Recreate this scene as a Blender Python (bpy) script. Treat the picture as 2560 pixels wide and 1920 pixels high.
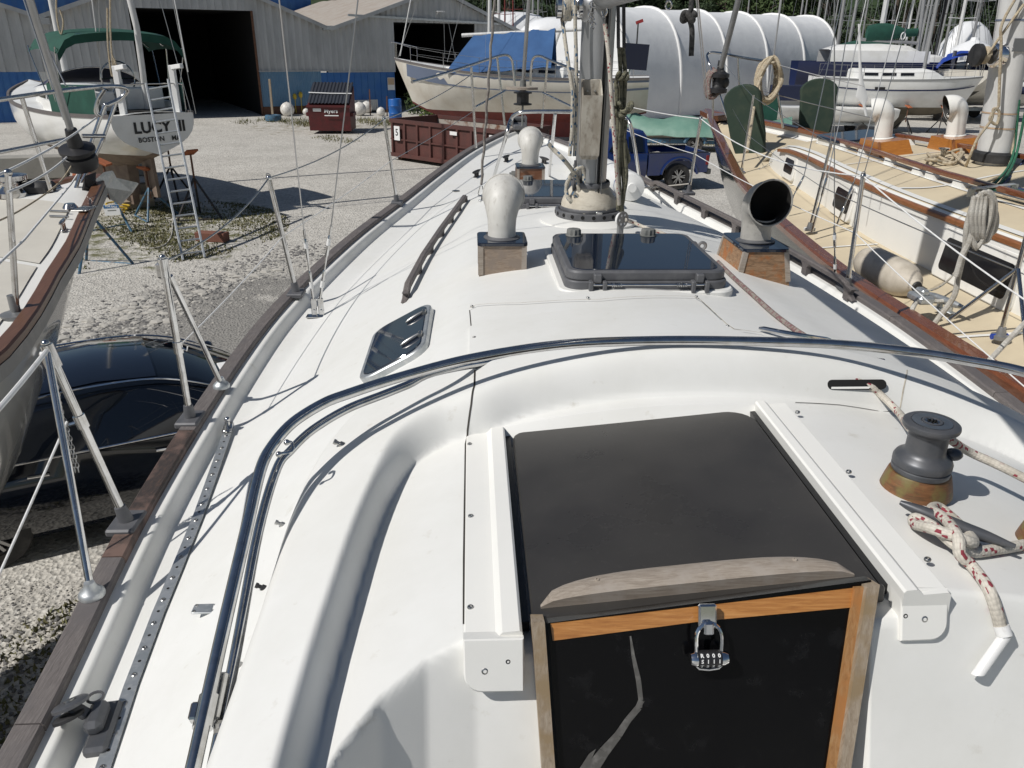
import bpy, bmesh, math, random
import numpy as np
from mathutils import Vector, Matrix, Quaternion
R = math.radians
random.seed(7)
for o in list(bpy.data.objects): bpy.data.objects.remove(o, do_unlink=True)
scene = bpy.context.scene
col = scene.collection

# ------------------------------------------------------------------ camera, sky, sun, exposure
PITCH, ROLL, CAMZ, FPX = 23.8, 0.75, 4.2, 1950.0      # focal length in pixels of a 2560 px wide picture
cam_d = bpy.data.cameras.new('camera'); cam = bpy.data.objects.new('camera', cam_d); col.objects.link(cam)
cam_d.sensor_width = 36.0; cam_d.lens = 36.0 * FPX / 2560.0; cam_d.clip_start = 0.05; cam_d.clip_end = 3000
_p, _r = R(PITCH), R(ROLL)
_f = Vector((0, math.cos(_p), -math.sin(_p))); _x = Vector((1, 0, 0)); _u = Vector((0, math.sin(_p), math.cos(_p)))
CX = _x * math.cos(_r) + _u * math.sin(_r); CY = -_x * math.sin(_r) + _u * math.cos(_r); CF = _f
cam.matrix_world = Matrix(((CX.x, CY.x, -CF.x, 0), (CX.y, CY.y, -CF.y, 0), (CX.z, CY.z, -CF.z, CAMZ), (0, 0, 0, 1)))
scene.camera = cam

SUN_AZ, SUN_EL = 60.5, 48.0                           # direction the light travels (from +Y towards +X) and its elevation
SUN_DIR = Vector((math.sin(R(SUN_AZ)) * math.cos(R(SUN_EL)), math.cos(R(SUN_AZ)) * math.cos(R(SUN_EL)), -math.sin(R(SUN_EL))))
sun_d = bpy.data.lights.new('sun', 'SUN'); sun = bpy.data.objects.new('sun', sun_d); col.objects.link(sun)
sun_d.energy = 4.9; sun_d.angle = R(0.53); sun_d.color = (1.0, 0.965, 0.915)
sun.rotation_mode = 'QUATERNION'; sun.rotation_quaternion = SUN_DIR.to_track_quat('-Z', 'Y'); sun.location = (-30, -15, 40)
world = bpy.data.worlds.new('World'); scene.world = world; world.use_nodes = True
wn = world.node_tree.nodes; wl = world.node_tree.links
bg = wn['Background']; sky = wn.new('ShaderNodeTexSky'); sky.sky_type = 'NISHITA'; sky.sun_disc = False
sky.sun_elevation = R(SUN_EL); sky.sun_rotation = R(SUN_AZ + 180); sky.air_density = 1.0; sky.dust_density = 0.6; sky.ozone_density = 1.0
wl.new(sky.outputs['Color'], bg.inputs['Color']); bg.inputs['Strength'].default_value = 0.058
scene.view_settings.view_transform = 'Standard'; scene.view_settings.look = 'None'
scene.view_settings.exposure = -0.32; scene.view_settings.gamma = 1.0
scene.render.resolution_x = 1024; scene.render.resolution_y = 768

# ------------------------------------------------------------------ measuring: a pixel of the photograph to a place in the yard
CAMP = Vector((0, 0, CAMZ))
def ray(x, y): return CX * ((x - 1280) / FPX) - CY * ((y - 960) / FPX) + CF
def atz(x, y, z):
    d = ray(x, y); return CAMP + d * ((z - CAMZ) / d.z)
def aty(x, y, Y):
    d = ray(x, y); return CAMP + d * (Y / d.y)
def atplane(x, y, p, n):
    d = ray(x, y); n = Vector(n); return CAMP + d * ((Vector(p) - CAMP).dot(n) / d.dot(n))
def gp(x, y): return atz(x, y, 0.0)
HEAD = R(-3.1)                                        # heading of the boat we stand on
BF = Vector((math.sin(HEAD), math.cos(HEAD), 0)); BR = Vector((math.cos(HEAD), -math.sin(HEAD), 0))
def B(u, v, z): return BR * u + BF * v + Vector((0, 0, z))
def uvz(p): return (p.dot(BR), p.dot(BF), p.z)

# ------------------------------------------------------------------ materials
MATS = {}
def nd(nt, t, **k):
    n = nt.nodes.new(t)
    for a, b in k.items():
        if a in n.inputs: n.inputs[a].default_value = b
        else: setattr(n, a, b)
    return n
def ramp(nt, fac, stops):
    r = nt.nodes.new('ShaderNodeValToRGB'); e = r.color_ramp.elements
    while len(e) < len(stops): e.new(0.5)
    for i, (p, c) in enumerate(stops): e[i].position = p; e[i].color = (*c, 1) if len(c) == 3 else c
    nt.links.new(fac, r.inputs[0]); return r.outputs[0]
def mixc(nt, fac, a, b, mode='MIX'):
    m = nt.nodes.new('ShaderNodeMix'); m.data_type = 'RGBA'; m.blend_type = mode
    for s, v in ((m.inputs[0], fac), (m.inputs[6], a), (m.inputs[7], b)):
        if hasattr(v, 'links') or hasattr(v, 'is_linked'): nt.links.new(v, s)
        elif isinstance(v, (int, float)): s.default_value = v
        else: s.default_value = (*v, 1)
    return m.outputs[2]
def M(name, base, rough=0.5, metal=0.0, var=None, var2=None, bump=None, stretch=None, coat=0.0, spec=None, trans=0.0, uv=False, ior=None, rvar=0.0):
    """base colour with one or two noise layers: var = (colour, scale, low, high)"""
    m = bpy.data.materials.new(name); m.use_nodes = True; nt = m.node_tree
    b = nt.nodes['Principled BSDF']; b.inputs['Base Color'].default_value = (*base, 1)
    b.inputs['Roughness'].default_value = rough; b.inputs['Metallic'].default_value = metal
    if coat: b.inputs['Coat Weight'].default_value = coat; b.inputs['Coat Roughness'].default_value = 0.06
    if spec is not None: b.inputs['Specular IOR Level'].default_value = spec
    if trans: b.inputs['Transmission Weight'].default_value = trans
    if ior: b.inputs['IOR'].default_value = ior
    tc = nt.nodes.new('ShaderNodeTexCoord'); co = tc.outputs['UV' if uv else 'Object']
    if stretch:
        mp = nt.nodes.new('ShaderNodeMapping'); mp.inputs['Scale'].default_value = stretch
        nt.links.new(co, mp.inputs[0]); co = mp.outputs[0]
    c = None
    for v in (var, var2):
        if not v: continue
        n = nd(nt, 'ShaderNodeTexNoise', Scale=v[1], Detail=6.0, Roughness=0.62); nt.links.new(co, n.inputs['Vector'])
        f = ramp(nt, n.outputs[0], [(v[2], (0, 0, 0)), (v[3], (1, 1, 1))])
        c = mixc(nt, f, c if c is not None else base, v[0])
        if rvar and v is var:
            mr = nt.nodes.new('ShaderNodeMapRange'); mr.inputs[3].default_value = rough; mr.inputs[4].default_value = min(1, rough + rvar)
            nt.links.new(f, mr.inputs[0]); nt.links.new(mr.outputs[0], b.inputs['Roughness'])
    if c is not None: nt.links.new(c, b.inputs['Base Color'])
    if bump:
        n = nd(nt, 'ShaderNodeTexNoise', Scale=bump[0], Detail=4.0); nt.links.new(co, n.inputs['Vector'])
        bp = nd(nt, 'ShaderNodeBump', Strength=bump[1], Distance=bump[2] if len(bump) > 2 else 0.002); nt.links.new(n.outputs[0], bp.inputs['Height'])
        nt.links.new(bp.outputs[0], b.inputs['Normal'])
    MATS[name] = m; return m

M('gelcoat', (0.75, 0.75, 0.725), 0.42, var=((0.665, 0.663, 0.63), 2.6, 0.40, 0.72), var2=((0.50, 0.47, 0.40), 19.0, 0.64, 0.9), bump=(90, 0.10, 0.001), rvar=0.2)
M('gelcoat_smooth', (0.76, 0.755, 0.72), 0.36, var=((0.72, 0.72, 0.69), 4.0, 0.45, 0.8), var2=((0.62, 0.60, 0.53), 22.0, 0.68, 0.9), bump=(40, 0.06, 0.001))
M('gelcoat_far', (0.80, 0.80, 0.78), 0.3, var=((0.66, 0.65, 0.6), 1.3, 0.45, 0.8))
M('sealant', (0.035, 0.03, 0.025), 0.7)
M('seam_dirt', (0.30, 0.26, 0.2), 0.8, var=((0.5, 0.47, 0.4), 30, 0.4, 0.6))
M('steel', (0.60, 0.60, 0.60), 0.13, 1.0, var=((0.46, 0.45, 0.43), 30.0, 0.45, 0.7))
M('steel_dull', (0.48, 0.48, 0.47), 0.34, 1.0, var=((0.34, 0.33, 0.31), 25.0, 0.4, 0.7))
M('wire', (0.42, 0.42, 0.42), 0.35, 0.9)
M('galvanised', (0.52, 0.54, 0.55), 0.45, 0.75, var=((0.40, 0.43, 0.44), 14.0, 0.4, 0.65), var2=((0.62, 0.63, 0.62), 45, 0.5, 0.7))
M('aluminium', (0.37, 0.375, 0.38), 0.42, 0.8, var=((0.27, 0.275, 0.28), 7.0, 0.4, 0.7), stretch=(1, 1, .25))
M('anodised_grey', (0.22, 0.225, 0.23), 0.45, 0.55, var=((0.30, 0.30, 0.30), 9.0, 0.45, 0.75), bump=(150, .1, .001))
M('hatch_frame', (0.105, 0.107, 0.115), 0.52, 0.2, var=((0.16, 0.16, 0.165), 16.0, 0.45, 0.75), bump=(200, .15, .0006))
M('winch_grey', (0.085, 0.09, 0.10), 0.42, 0.35, var=((0.12, 0.12, 0.125), 20.0, 0.4, 0.7))
M('rubber', (0.02, 0.02, 0.021), 0.6, var=((0.045, 0.045, 0.045), 12, 0.45, 0.7))
M('black_plastic', (0.018, 0.018, 0.02), 0.45)
M('black_gloss', (0.008, 0.009, 0.011), 0.12, var=((0.03, 0.03, 0.032), 60, 0.7, 0.8))
M('grey_plastic', (0.12, 0.125, 0.12), 0.6, var=((0.2, 0.2, 0.19), 20, 0.4, 0.7))
M('hatch_glass', (0.010, 0.016, 0.030), 0.04, spec=0.75, var=((0.014, 0.02, 0.034), 3, .4, .7))
M('slide_acrylic', (0.034, 0.032, 0.030), 0.26, var=((0.046, 0.043, 0.040), 3.0, 0.40, 0.75), var2=((0.085, 0.08, 0.073), 90.0, 0.60, 0.95), bump=(60, .05, .0006), rvar=0.25)
M('washboard', (0.003, 0.003, 0.0035), 0.14, spec=0.18, var=((0.012, 0.012, 0.013), 18.0, 0.55, 0.8), var2=((0.09, 0.09, 0.088), 130.0, 0.80, 0.85), rvar=0.2)
M('slide_seal', (0.006, 0.006, 0.007), 0.4)
def wood(name, a, b, c, rough, scale=(1, 1, 1), coat=0.0, patch=None, ps=9.0):
    m = bpy.data.materials.new(name); m.use_nodes = True; nt = m.node_tree; p = nt.nodes['Principled BSDF']
    p.inputs['Roughness'].default_value = rough; p.inputs['Coat Weight'].default_value = coat
    tc = nt.nodes.new('ShaderNodeTexCoord'); mp = nt.nodes.new('ShaderNodeMapping'); mp.inputs['Scale'].default_value = scale
    nt.links.new(tc.outputs['Object'], mp.inputs[0])
    n1 = nd(nt, 'ShaderNodeTexNoise', Scale=24.0, Detail=8.0, Roughness=0.7, Distortion=0.6); nt.links.new(mp.outputs[0], n1.inputs['Vector'])
    c1 = ramp(nt, n1.outputs[0], [(0.30, a), (0.52, b), (0.72, c)])
    n2 = nd(nt, 'ShaderNodeTexNoise', Scale=ps, Detail=5.0, Roughness=0.6); nt.links.new(tc.outputs['Object'], n2.inputs['Vector'])
    if patch: c1 = mixc(nt, ramp(nt, n2.outputs[0], [(0.47, (0, 0, 0)), (0.6, (1, 1, 1))]), c1, patch)
    nt.links.new(c1, p.inputs['Base Color'])
    bp = nd(nt, 'ShaderNodeBump', Strength=0.35, Distance=0.0015); nt.links.new(n1.outputs[0], bp.inputs['Height']); nt.links.new(bp.outputs[0], p.inputs['Normal'])
    MATS[name] = m; return m
wood('teak_grey_fore', (0.075, 0.065, 0.062), (0.135, 0.12, 0.115), (0.20, 0.18, 0.17), 0.75, (9, 0.7, 9), patch=(0.11, 0.10, 0.10), ps=5)
wood('teak_grey_cross', (0.20, 0.165, 0.13), (0.30, 0.255, 0.21), (0.40, 0.355, 0.30), 0.75, (0.6, 8, 10), patch=(0.33, 0.29, 0.25), ps=14)
wood('teak_box', (0.17, 0.12, 0.085), (0.29, 0.225, 0.17), (0.37, 0.31, 0.25), 0.75, (1.2, 2, 6), patch=(0.25, 0.20, 0.16), ps=16)
wood('teak_box_rusty', (0.10, 0.065, 0.04), (0.27, 0.16, 0.085), (0.36, 0.24, 0.15), 0.65, (0.9, 1.5, 5), patch=(0.30, 0.115, 0.035), ps=15)
wood('teak_varnish', (0.30, 0.115, 0.03), (0.46, 0.20, 0.055), (0.58, 0.29, 0.10), 0.35, (0.5, 6, 9), coat=0.3)
wood('teak_post', (0.22, 0.10, 0.035), (0.36, 0.19, 0.075), (0.42, 0.27, 0.14), 0.55, (7, 5, 0.6), patch=(0.38, 0.17, 0.055), ps=12)
wood('teak_worn', (0.20, 0.15, 0.10), (0.31, 0.25, 0.185), (0.38, 0.32, 0.25), 0.7, (8, 5, 0.6), patch=(0.26, 0.19, 0.11), ps=14)
wood('winch_pad_wood', (0.075, 0.045, 0.02), (0.17, 0.075, 0.03), (0.25, 0.125, 0.05), 0.5, (0.8, 0.8, 6), patch=(0.16, 0.125, 0.04), ps=22)
wood('cap_varnish', (0.11, 0.035, 0.014), (0.17, 0.057, 0.023), (0.22, 0.08, 0.035), 0.22, (6, 0.5, 6), coat=0.6)
wood('rail_varnish', (0.18, 0.065, 0.022), (0.27, 0.105, 0.037), (0.34, 0.15, 0.06), 0.35, (6, 0.5, 6), coat=0.4)
wood('box_varnish', (0.27, 0.095, 0.018), (0.40, 0.155, 0.030), (0.48, 0.20, 0.045), 0.3, (0.6, 3, 6), coat=0.5)
wood('timber', (0.22, 0.17, 0.12), (0.32, 0.26, 0.19), (0.42, 0.36, 0.28), 0.85, (0.7, 4, 4))
wood('timber_dark', (0.09, 0.045, 0.03), (0.15, 0.075, 0.05), (0.2, 0.11, 0.075), 0.85, (0.7, 4, 4))
wood('cap_worn', (0.028, 0.024, 0.022), (0.055, 0.042, 0.036), (0.12, 0.07, 0.05), 0.5, (6, 1.5, 6), patch=(0.16, 0.105, 0.085), ps=7)
M('crack_filler', (0.085, 0.082, 0.076), 0.75, var=((0.17, 0.165, 0.155), 60, .45, .7), bump=(120, .4, .001))
M('hull_gloss', (0.50, 0.50, 0.48), 0.08, coat=0.6, var=((0.42, 0.41, 0.38), 2, .4, .7), bump=(6, .05, .01))
wood('cap_brown', (0.085, 0.04, 0.022), (0.13, 0.06, 0.033), (0.17, 0.085, 0.05), 0.4, (6, 0.5, 6), coat=0.2)
M('stay_cover', (0.23, 0.215, 0.195), 0.9, var=((0.14, 0.12, 0.11), 22, .45, .6), bump=(60, .8, .004))
wood('box_stained', (0.20, 0.16, 0.13), (0.16, 0.062, 0.025), (0.12, 0.05, 0.022), 0.5, (0.7, 2, 3), patch=(0.14, 0.055, 0.024), ps=9)
M('vent_grey_white', (0.34, 0.33, 0.305), 0.45, var=((0.50, 0.48, 0.44), 7, .4, .7), var2=((0.16, 0.15, 0.14), 26, .58, .85))

def rope_mat(name, base, fleck, cells=(8, 120), amount=0.75, dirt=(0.30, 0.27, 0.22)):
    m = bpy.data.materials.new(name); m.use_nodes = True; nt = m.node_tree; p = nt.nodes['Principled BSDF']; p.inputs['Roughness'].default_value = 0.85
    tc = nt.nodes.new('ShaderNodeTexCoord')
    mp = nt.nodes.new('ShaderNodeMapping'); mp.inputs['Scale'].default_value = (cells[0], cells[1], 1); mp.inputs['Rotation'].default_value = (0, 0, 0.0)
    nt.links.new(tc.outputs['UV'], mp.inputs[0])
    ck = nt.nodes.new('ShaderNodeTexVoronoi'); ck.voronoi_dimensions = '2D'; ck.inputs['Scale'].default_value = 1.0; ck.inputs['Randomness'].default_value = 0.45
    nt.links.new(mp.outputs[0], ck.inputs['Vector'])
    sep = nt.nodes.new('ShaderNodeSeparateColor'); nt.links.new(ck.outputs['Color'], sep.inputs[0])
    f = ramp(nt, sep.outputs[0], [(amount - 0.01, (0, 0, 0)), (amount, (1, 1, 1))])
    n = nd(nt, 'ShaderNodeTexNoise', Scale=14.0, Detail=5.0); nt.links.new(tc.outputs['Object'], n.inputs['Vector'])
    c0 = mixc(nt, ramp(nt, n.outputs[0], [(0.4, (0, 0, 0)), (0.75, (1, 1, 1))]), base, dirt)
    c0 = mixc(nt, ramp(nt, ck.outputs['Distance'], [(0.25, (0, 0, 0)), (0.75, (0.45, 0.45, 0.45))]), c0, tuple(x * 0.45 for x in base))
    nt.links.new(mixc(nt, f, c0, fleck), p.inputs['Base Color'])
    bp = nd(nt, 'ShaderNodeBump', Strength=0.8, Distance=0.0015); bp.invert = True
    nt.links.new(ck.outputs['Distance'], bp.inputs['Height']); nt.links.new(bp.outputs[0], p.inputs['Normal'])
    MATS[name] = m
rope_mat('rope_red_fleck', (0.60, 0.56, 0.49), (0.24, 0.035, 0.05), (10, 120), 0.885)
rope_mat('rope_blue_fleck', (0.50, 0.47, 0.40), (0.04, 0.10, 0.18), (8, 80), 0.86)
rope_mat('rope_white', (0.55, 0.53, 0.48), (0.42, 0.40, 0.36), (6, 90), 0.7)
rope_mat('rope_cream', (0.52, 0.44, 0.31), (0.36, 0.29, 0.2), (5, 60), 0.7)
rope_mat('rope_green_grey', (0.13, 0.125, 0.085), (0.07, 0.07, 0.05), (6, 90), 0.7, dirt=(0.2, 0.19, 0.13))
rope_mat('rope_black', (0.05, 0.05, 0.05), (0.02, 0.02, 0.02), (6, 90), 0.7, dirt=(0.09, 0.085, 0.08))
rope_mat('rope_green', (0.03, 0.16, 0.09), (0.02, 0.10, 0.06), (6, 80), 0.7, dirt=(0.04, 0.13, 0.08))
rope_mat('rope_navy', (0.02, 0.035, 0.10), (0.06, 0.08, 0.16), (6, 80), 0.7, dirt=(0.03, 0.04, 0.08))
rope_mat('rope_yellow', (0.62, 0.42, 0.03), (0.4, 0.26, 0.02), (6, 80), 0.7, dirt=(0.5, 0.34, 0.03))
rope_mat('rope_brown_dirty', (0.27, 0.235, 0.205), (0.18, 0.10, 0.10), (6, 120), 0.6, dirt=(0.20, 0.175, 0.155))
M('tape_white', (0.72, 0.72, 0.71), 0.4, var=((0.5, 0.48, 0.44), 40, 0.55, 0.75))
M('vent_plastic', (0.60, 0.59, 0.555), 0.5, var=((0.47, 0.455, 0.42), 16.0, 0.38, 0.68), var2=((0.28, 0.26, 0.225), 60.0, 0.56, 0.85), stretch=(1, 1, 0.3), bump=(60, .15, .001))
M('vent_grey', (0.22, 0.215, 0.20), 0.4, var=((0.32, 0.31, 0.29), 12, .4, .7), var2=((0.12, 0.11, 0.1), 30, .6, .8))
M('vent_white_clean', (0.78, 0.77, 0.73), 0.25, var=((0.6, 0.58, 0.53), 9, 0.55, 0.8))
M('pipe_inside', (0.012, 0.011, 0.010), 0.7)
M('canvas_boot', (0.54, 0.50, 0.42), 0.85, var=((0.40, 0.36, 0.29), 10.0, 0.4, 0.7), var2=((0.26, 0.23, 0.18), 30, .58, .8), stretch=(1, 1, 2.5), bump=(45, .5, .003))
M('boot_dirty', (0.44, 0.41, 0.35), 0.6, var=((0.30, 0.265, 0.215), 12.0, 0.40, 0.62), var2=((0.18, 0.15, 0.115), 38.0, 0.52, 0.72), stretch=(1, 1, .5), bump=(60, .3, .001))
M('fender_white', (0.80, 0.80, 0.78), 0.35); M('fender_blue', (0.02, 0.09, 0.32), 0.4)
M('fender_old', (0.55, 0.50, 0.42), 0.6, var=((0.40, 0.355, 0.285), 8.0, 0.4, 0.7), var2=((0.25, 0.21, 0.16), 28.0, 0.6, 0.85))
M('deck_cream', (0.60, 0.515, 0.365), 0.7, var=((0.53, 0.45, 0.32), 3.0, 0.4, 0.7), bump=(350, .35, .001))
M('deck_cream_pale', (0.56, 0.535, 0.475), 0.7, var=((0.50, 0.475, 0.42), 3.0, 0.4, 0.7), bump=(350, .35, .001))
M('hull_green', (0.006, 0.018, 0.013), 0.12, coat=0.5)
M('hull_white', (0.76, 0.76, 0.74), 0.14, coat=0.3, var=((0.66, 0.65, 0.61), 1.5, 0.45, 0.8))
M('hull_old_white', (0.68, 0.65, 0.58), 0.35, var=((0.56, 0.51, 0.43), 1.8, 0.42, 0.75), stretch=(1, 1, .4))
M('stripe_slate', (0.13, 0.16, 0.23), 0.4); M('stripe_navy', (0.02, 0.03, 0.09), 0.4)
M('antifoul_red', (0.17, 0.035, 0.03), 0.75, var=((0.11, 0.03, 0.028), 3, 0.4, 0.7))
M('antifoul_brown', (0.22, 0.165, 0.125), 0.8, var=((0.13, 0.09, 0.07), 2.5, 0.4, 0.7))
M('antifoul_dark', (0.035, 0.035, 0.035), 0.8, var=((0.09, 0.07, 0.05), 2, 0.45, 0.7))
M('antifoul_tan', (0.20, 0.17, 0.125), 0.85, var=((0.13, 0.11, 0.08), 2, 0.45, 0.7))
M('canvas_green', (0.009, 0.058, 0.040), 0.85, bump=(30, .3, .004), var=((0.013, 0.078, 0.054), 3, .4, .7))
M('canvas_dark_green', (0.018, 0.036, 0.024), 0.85, bump=(30, .25, .004), var=((0.04, 0.055, 0.035), 5, .45, .7))
M('canvas_blue', (0.025, 0.085, 0.22), 0.8, bump=(4, .35, .03), var=((0.035, 0.11, 0.27), 1.5, .4, .7))
M('tarp_blue', (0.008, 0.045, 0.33), 0.5, bump=(5, .6, .03)); M('tarp_green_pale', (0.12, 0.24, 0.19), 0.6, bump=(2.5, .5, .06), var=((0.17, 0.29, 0.23), 1.2, .4, .7))
M('canvas_navy', (0.012, 0.018, 0.05), 0.8, bump=(6, .4, .02)); M('hull_teal', (0.13, 0.24, 0.25), 0.35)
M('window_dark', (0.012, 0.012, 0.014), 0.1); M('clear_vinyl', (0.30, 0.30, 0.30), 0.2)
M('mast_white', (0.62, 0.62, 0.61), 0.45, var=((0.45, 0.45, 0.44), 8.0, 0.45, 0.75), stretch=(1, 1, .3)); M('mast_silver', (0.36, 0.36, 0.36), 0.45, 0.5)
M('mast_red', (0.16, 0.03, 0.025), 0.5)
M('car_paint', (0.004, 0.006, 0.012), 0.06, coat=1.0, var=((0.006, 0.009, 0.016), 3, .4, .7)); M('car_glass', (0.004, 0.006, 0.010), 0.03, spec=0.8); M('chrome', (0.75, 0.75, 0.76), 0.08, 1.0)
M('tyre', (0.03, 0.029, 0.028), 0.8, var=((0.07, 0.065, 0.06), 8, .45, .7)); M('alloy', (0.42, 0.42, 0.42), 0.3, 0.9); M('truck_blue', (0.007, 0.022, 0.11), 0.16, coat=0.8, var=((0.02, 0.035, 0.09), 3, .45, .75))
M('tail_red', (0.20, 0.008, 0.01), 0.2)
M('stand_blue', (0.055, 0.14, 0.22), 0.6, var=((0.10, 0.06, 0.035), 12, 0.52, 0.65)); M('stand_dark', (0.025, 0.025, 0.027), 0.7, var=((0.07, 0.04, 0.025), 10, 0.5, 0.7)); M('stand_pad', (0.36, 0.11, 0.045), 0.8)
M('rust', (0.11, 0.05, 0.03), 0.85, var=((0.17, 0.085, 0.05), 8, .4, .7))
M('dumpster_red', (0.10, 0.012, 0.014), 0.5, var=((0.06, 0.012, 0.012), 4, .4, .7)); M('dumpster_lid', (0.022, 0.025, 0.034), 0.55)
M('container_brown', (0.095, 0.032, 0.026), 0.7, var=((0.06, 0.026, 0.022), 2.5, .4, .7), var2=((0.13, 0.06, 0.04), 14, .6, .8))
M('container_inside', (0.36, 0.33, 0.29), 0.85, var=((0.16, 0.07, 0.04), 4, .5, .66))
M('drum_blue', (0.015, 0.11, 0.38), 0.4); M('buoy_white', (0.68, 0.66, 0.62), 0.5, var=((0.45, 0.41, 0.36), 6, .5, .7)); M('buoy_yellow', (0.55, 0.40, 0.04), 0.5)
M('paint_white', (0.75, 0.75, 0.74), 0.5); M('paint_blue', (0.03, 0.13, 0.3), 0.5); M('ink_black', (0.012, 0.012, 0.014), 0.5); M('ink_red', (0.3, 0.03, 0.03), 0.5); M('sign_tan', (0.5, 0.36, 0.24), 0.6)
M('solar_cell', (0.008, 0.012, 0.03), 0.2); M('concrete', (0.33, 0.32, 0.29), 0.9, var=((0.24, 0.23, 0.21), 1.6, .4, .7), bump=(30, .3, .004))
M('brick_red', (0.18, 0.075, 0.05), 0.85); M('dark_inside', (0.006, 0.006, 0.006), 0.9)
M('shed_silver', (0.46, 0.47, 0.475), 0.5, 0.2, var=((0.34, 0.35, 0.355), 1.2, .4, .7), stretch=(1, 1, .3))
M('shed_blue', (0.02, 0.12, 0.38), 0.45, var=((0.045, 0.16, 0.38), 1.2, .4, .7)); M('shed_blue_pale', (0.10, 0.22, 0.36), 0.5, var=((0.15, 0.26, 0.38), 1.2, .4, .7))
M('shed_white', (0.66, 0.66, 0.64), 0.5)
M('shed_roof', (0.44, 0.40, 0.35), 0.6, 0.2, var=((0.30, 0.22, 0.16), 2.2, .45, .75), stretch=(.35, 2, 2))
M('tent_white', (0.80, 0.81, 0.81), 0.55, bump=(1.4, .45, .05), var=((0.72, 0.73, 0.74), .8, .4, .7)); M('tent_wrap', (0.58, 0.59, 0.60), 0.35, bump=(3, .8, .05), stretch=(1, 1, .25))
M('shrink_white', (0.74, 0.75, 0.76), 0.4, bump=(1.2, .6, .08))
M('bark', (0.09, 0.07, 0.055), 0.9); M('leaf_dark', (0.018, 0.036, 0.012), 0.8, var=((0.035, 0.06, 0.018), .5, .4, .7)); M('leaf_mid', (0.035, 0.062, 0.016), 0.8, var=((0.055, 0.085, 0.02), .5, .4, .7)); M('leaf_light', (0.075, 0.11, 0.022), 0.8, var=((0.11, 0.13, 0.03), .5, .4, .7))
M('weed', (0.115, 0.12, 0.045), 0.9, var=((0.20, 0.17, 0.085), 3, .4, .7)); M('stone_pale', (0.42, 0.40, 0.36), 0.9); M('stone_dark', (0.15, 0.145, 0.14), 0.9)
# ------------------------------------------------------------------ building meshes
def smooth_path(pts, n=6, closed=False):
    P = [Vector(p) for p in pts]; out = []
    m = len(P)
    for i in range(m if closed else m - 1):
        p1, p2 = P[i], P[(i + 1) % m]
        p0 = P[(i - 1) % m] if (closed or i > 0) else p1 + (p1 - p2)
        p3 = P[(i + 2) % m] if (closed or i + 2 < m) else p2 + (p2 - p1)
        for k in range(n):
            t = k / n
            out.append(0.5 * ((2 * p1) + (-p0 + p2) * t + (2 * p0 - 5 * p1 + 4 * p2 - p3) * t * t + (-p0 + 3 * p1 - 3 * p2 + p3) * t ** 3))
    if not closed: out.append(P[-1].copy())
    return out
def sag(a, b, s, n=8):
    a, b = Vector(a), Vector(b)
    return [a.lerp(b, i / n) - Vector((0, 0, 4 * s * (i / n) * (1 - i / n))) for i in range(n + 1)]
def frame(d, up=(0, 0, 1)):
    d = Vector(d).normalized(); up = Vector(up)
    if abs(d.dot(up)) > 0.98: up = Vector((0, 1, 0)) if abs(d.y) < 0.9 else Vector((1, 0, 0))
    x = up.cross(d).normalized(); y = d.cross(x); return x, y, d
def basis(x, y, z, o=(0, 0, 0)):
    return Matrix(((x[0], y[0], z[0], o[0]), (x[1], y[1], z[1], o[1]), (x[2], y[2], z[2], o[2]), (0, 0, 0, 1)))
def rrect(w, h, r, n=5):
    out = []
    for cx, cy, a0 in ((w / 2 - r, h / 2 - r, 0), (-w / 2 + r, h / 2 - r, 90), (-w / 2 + r, -h / 2 + r, 180), (w / 2 - r, -h / 2 + r, 270)):
        for k in range(n + 1):
            a = R(a0 + 90 * k / n); out.append((cx + r * math.cos(a), cy + r * math.sin(a)))
    return out
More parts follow.
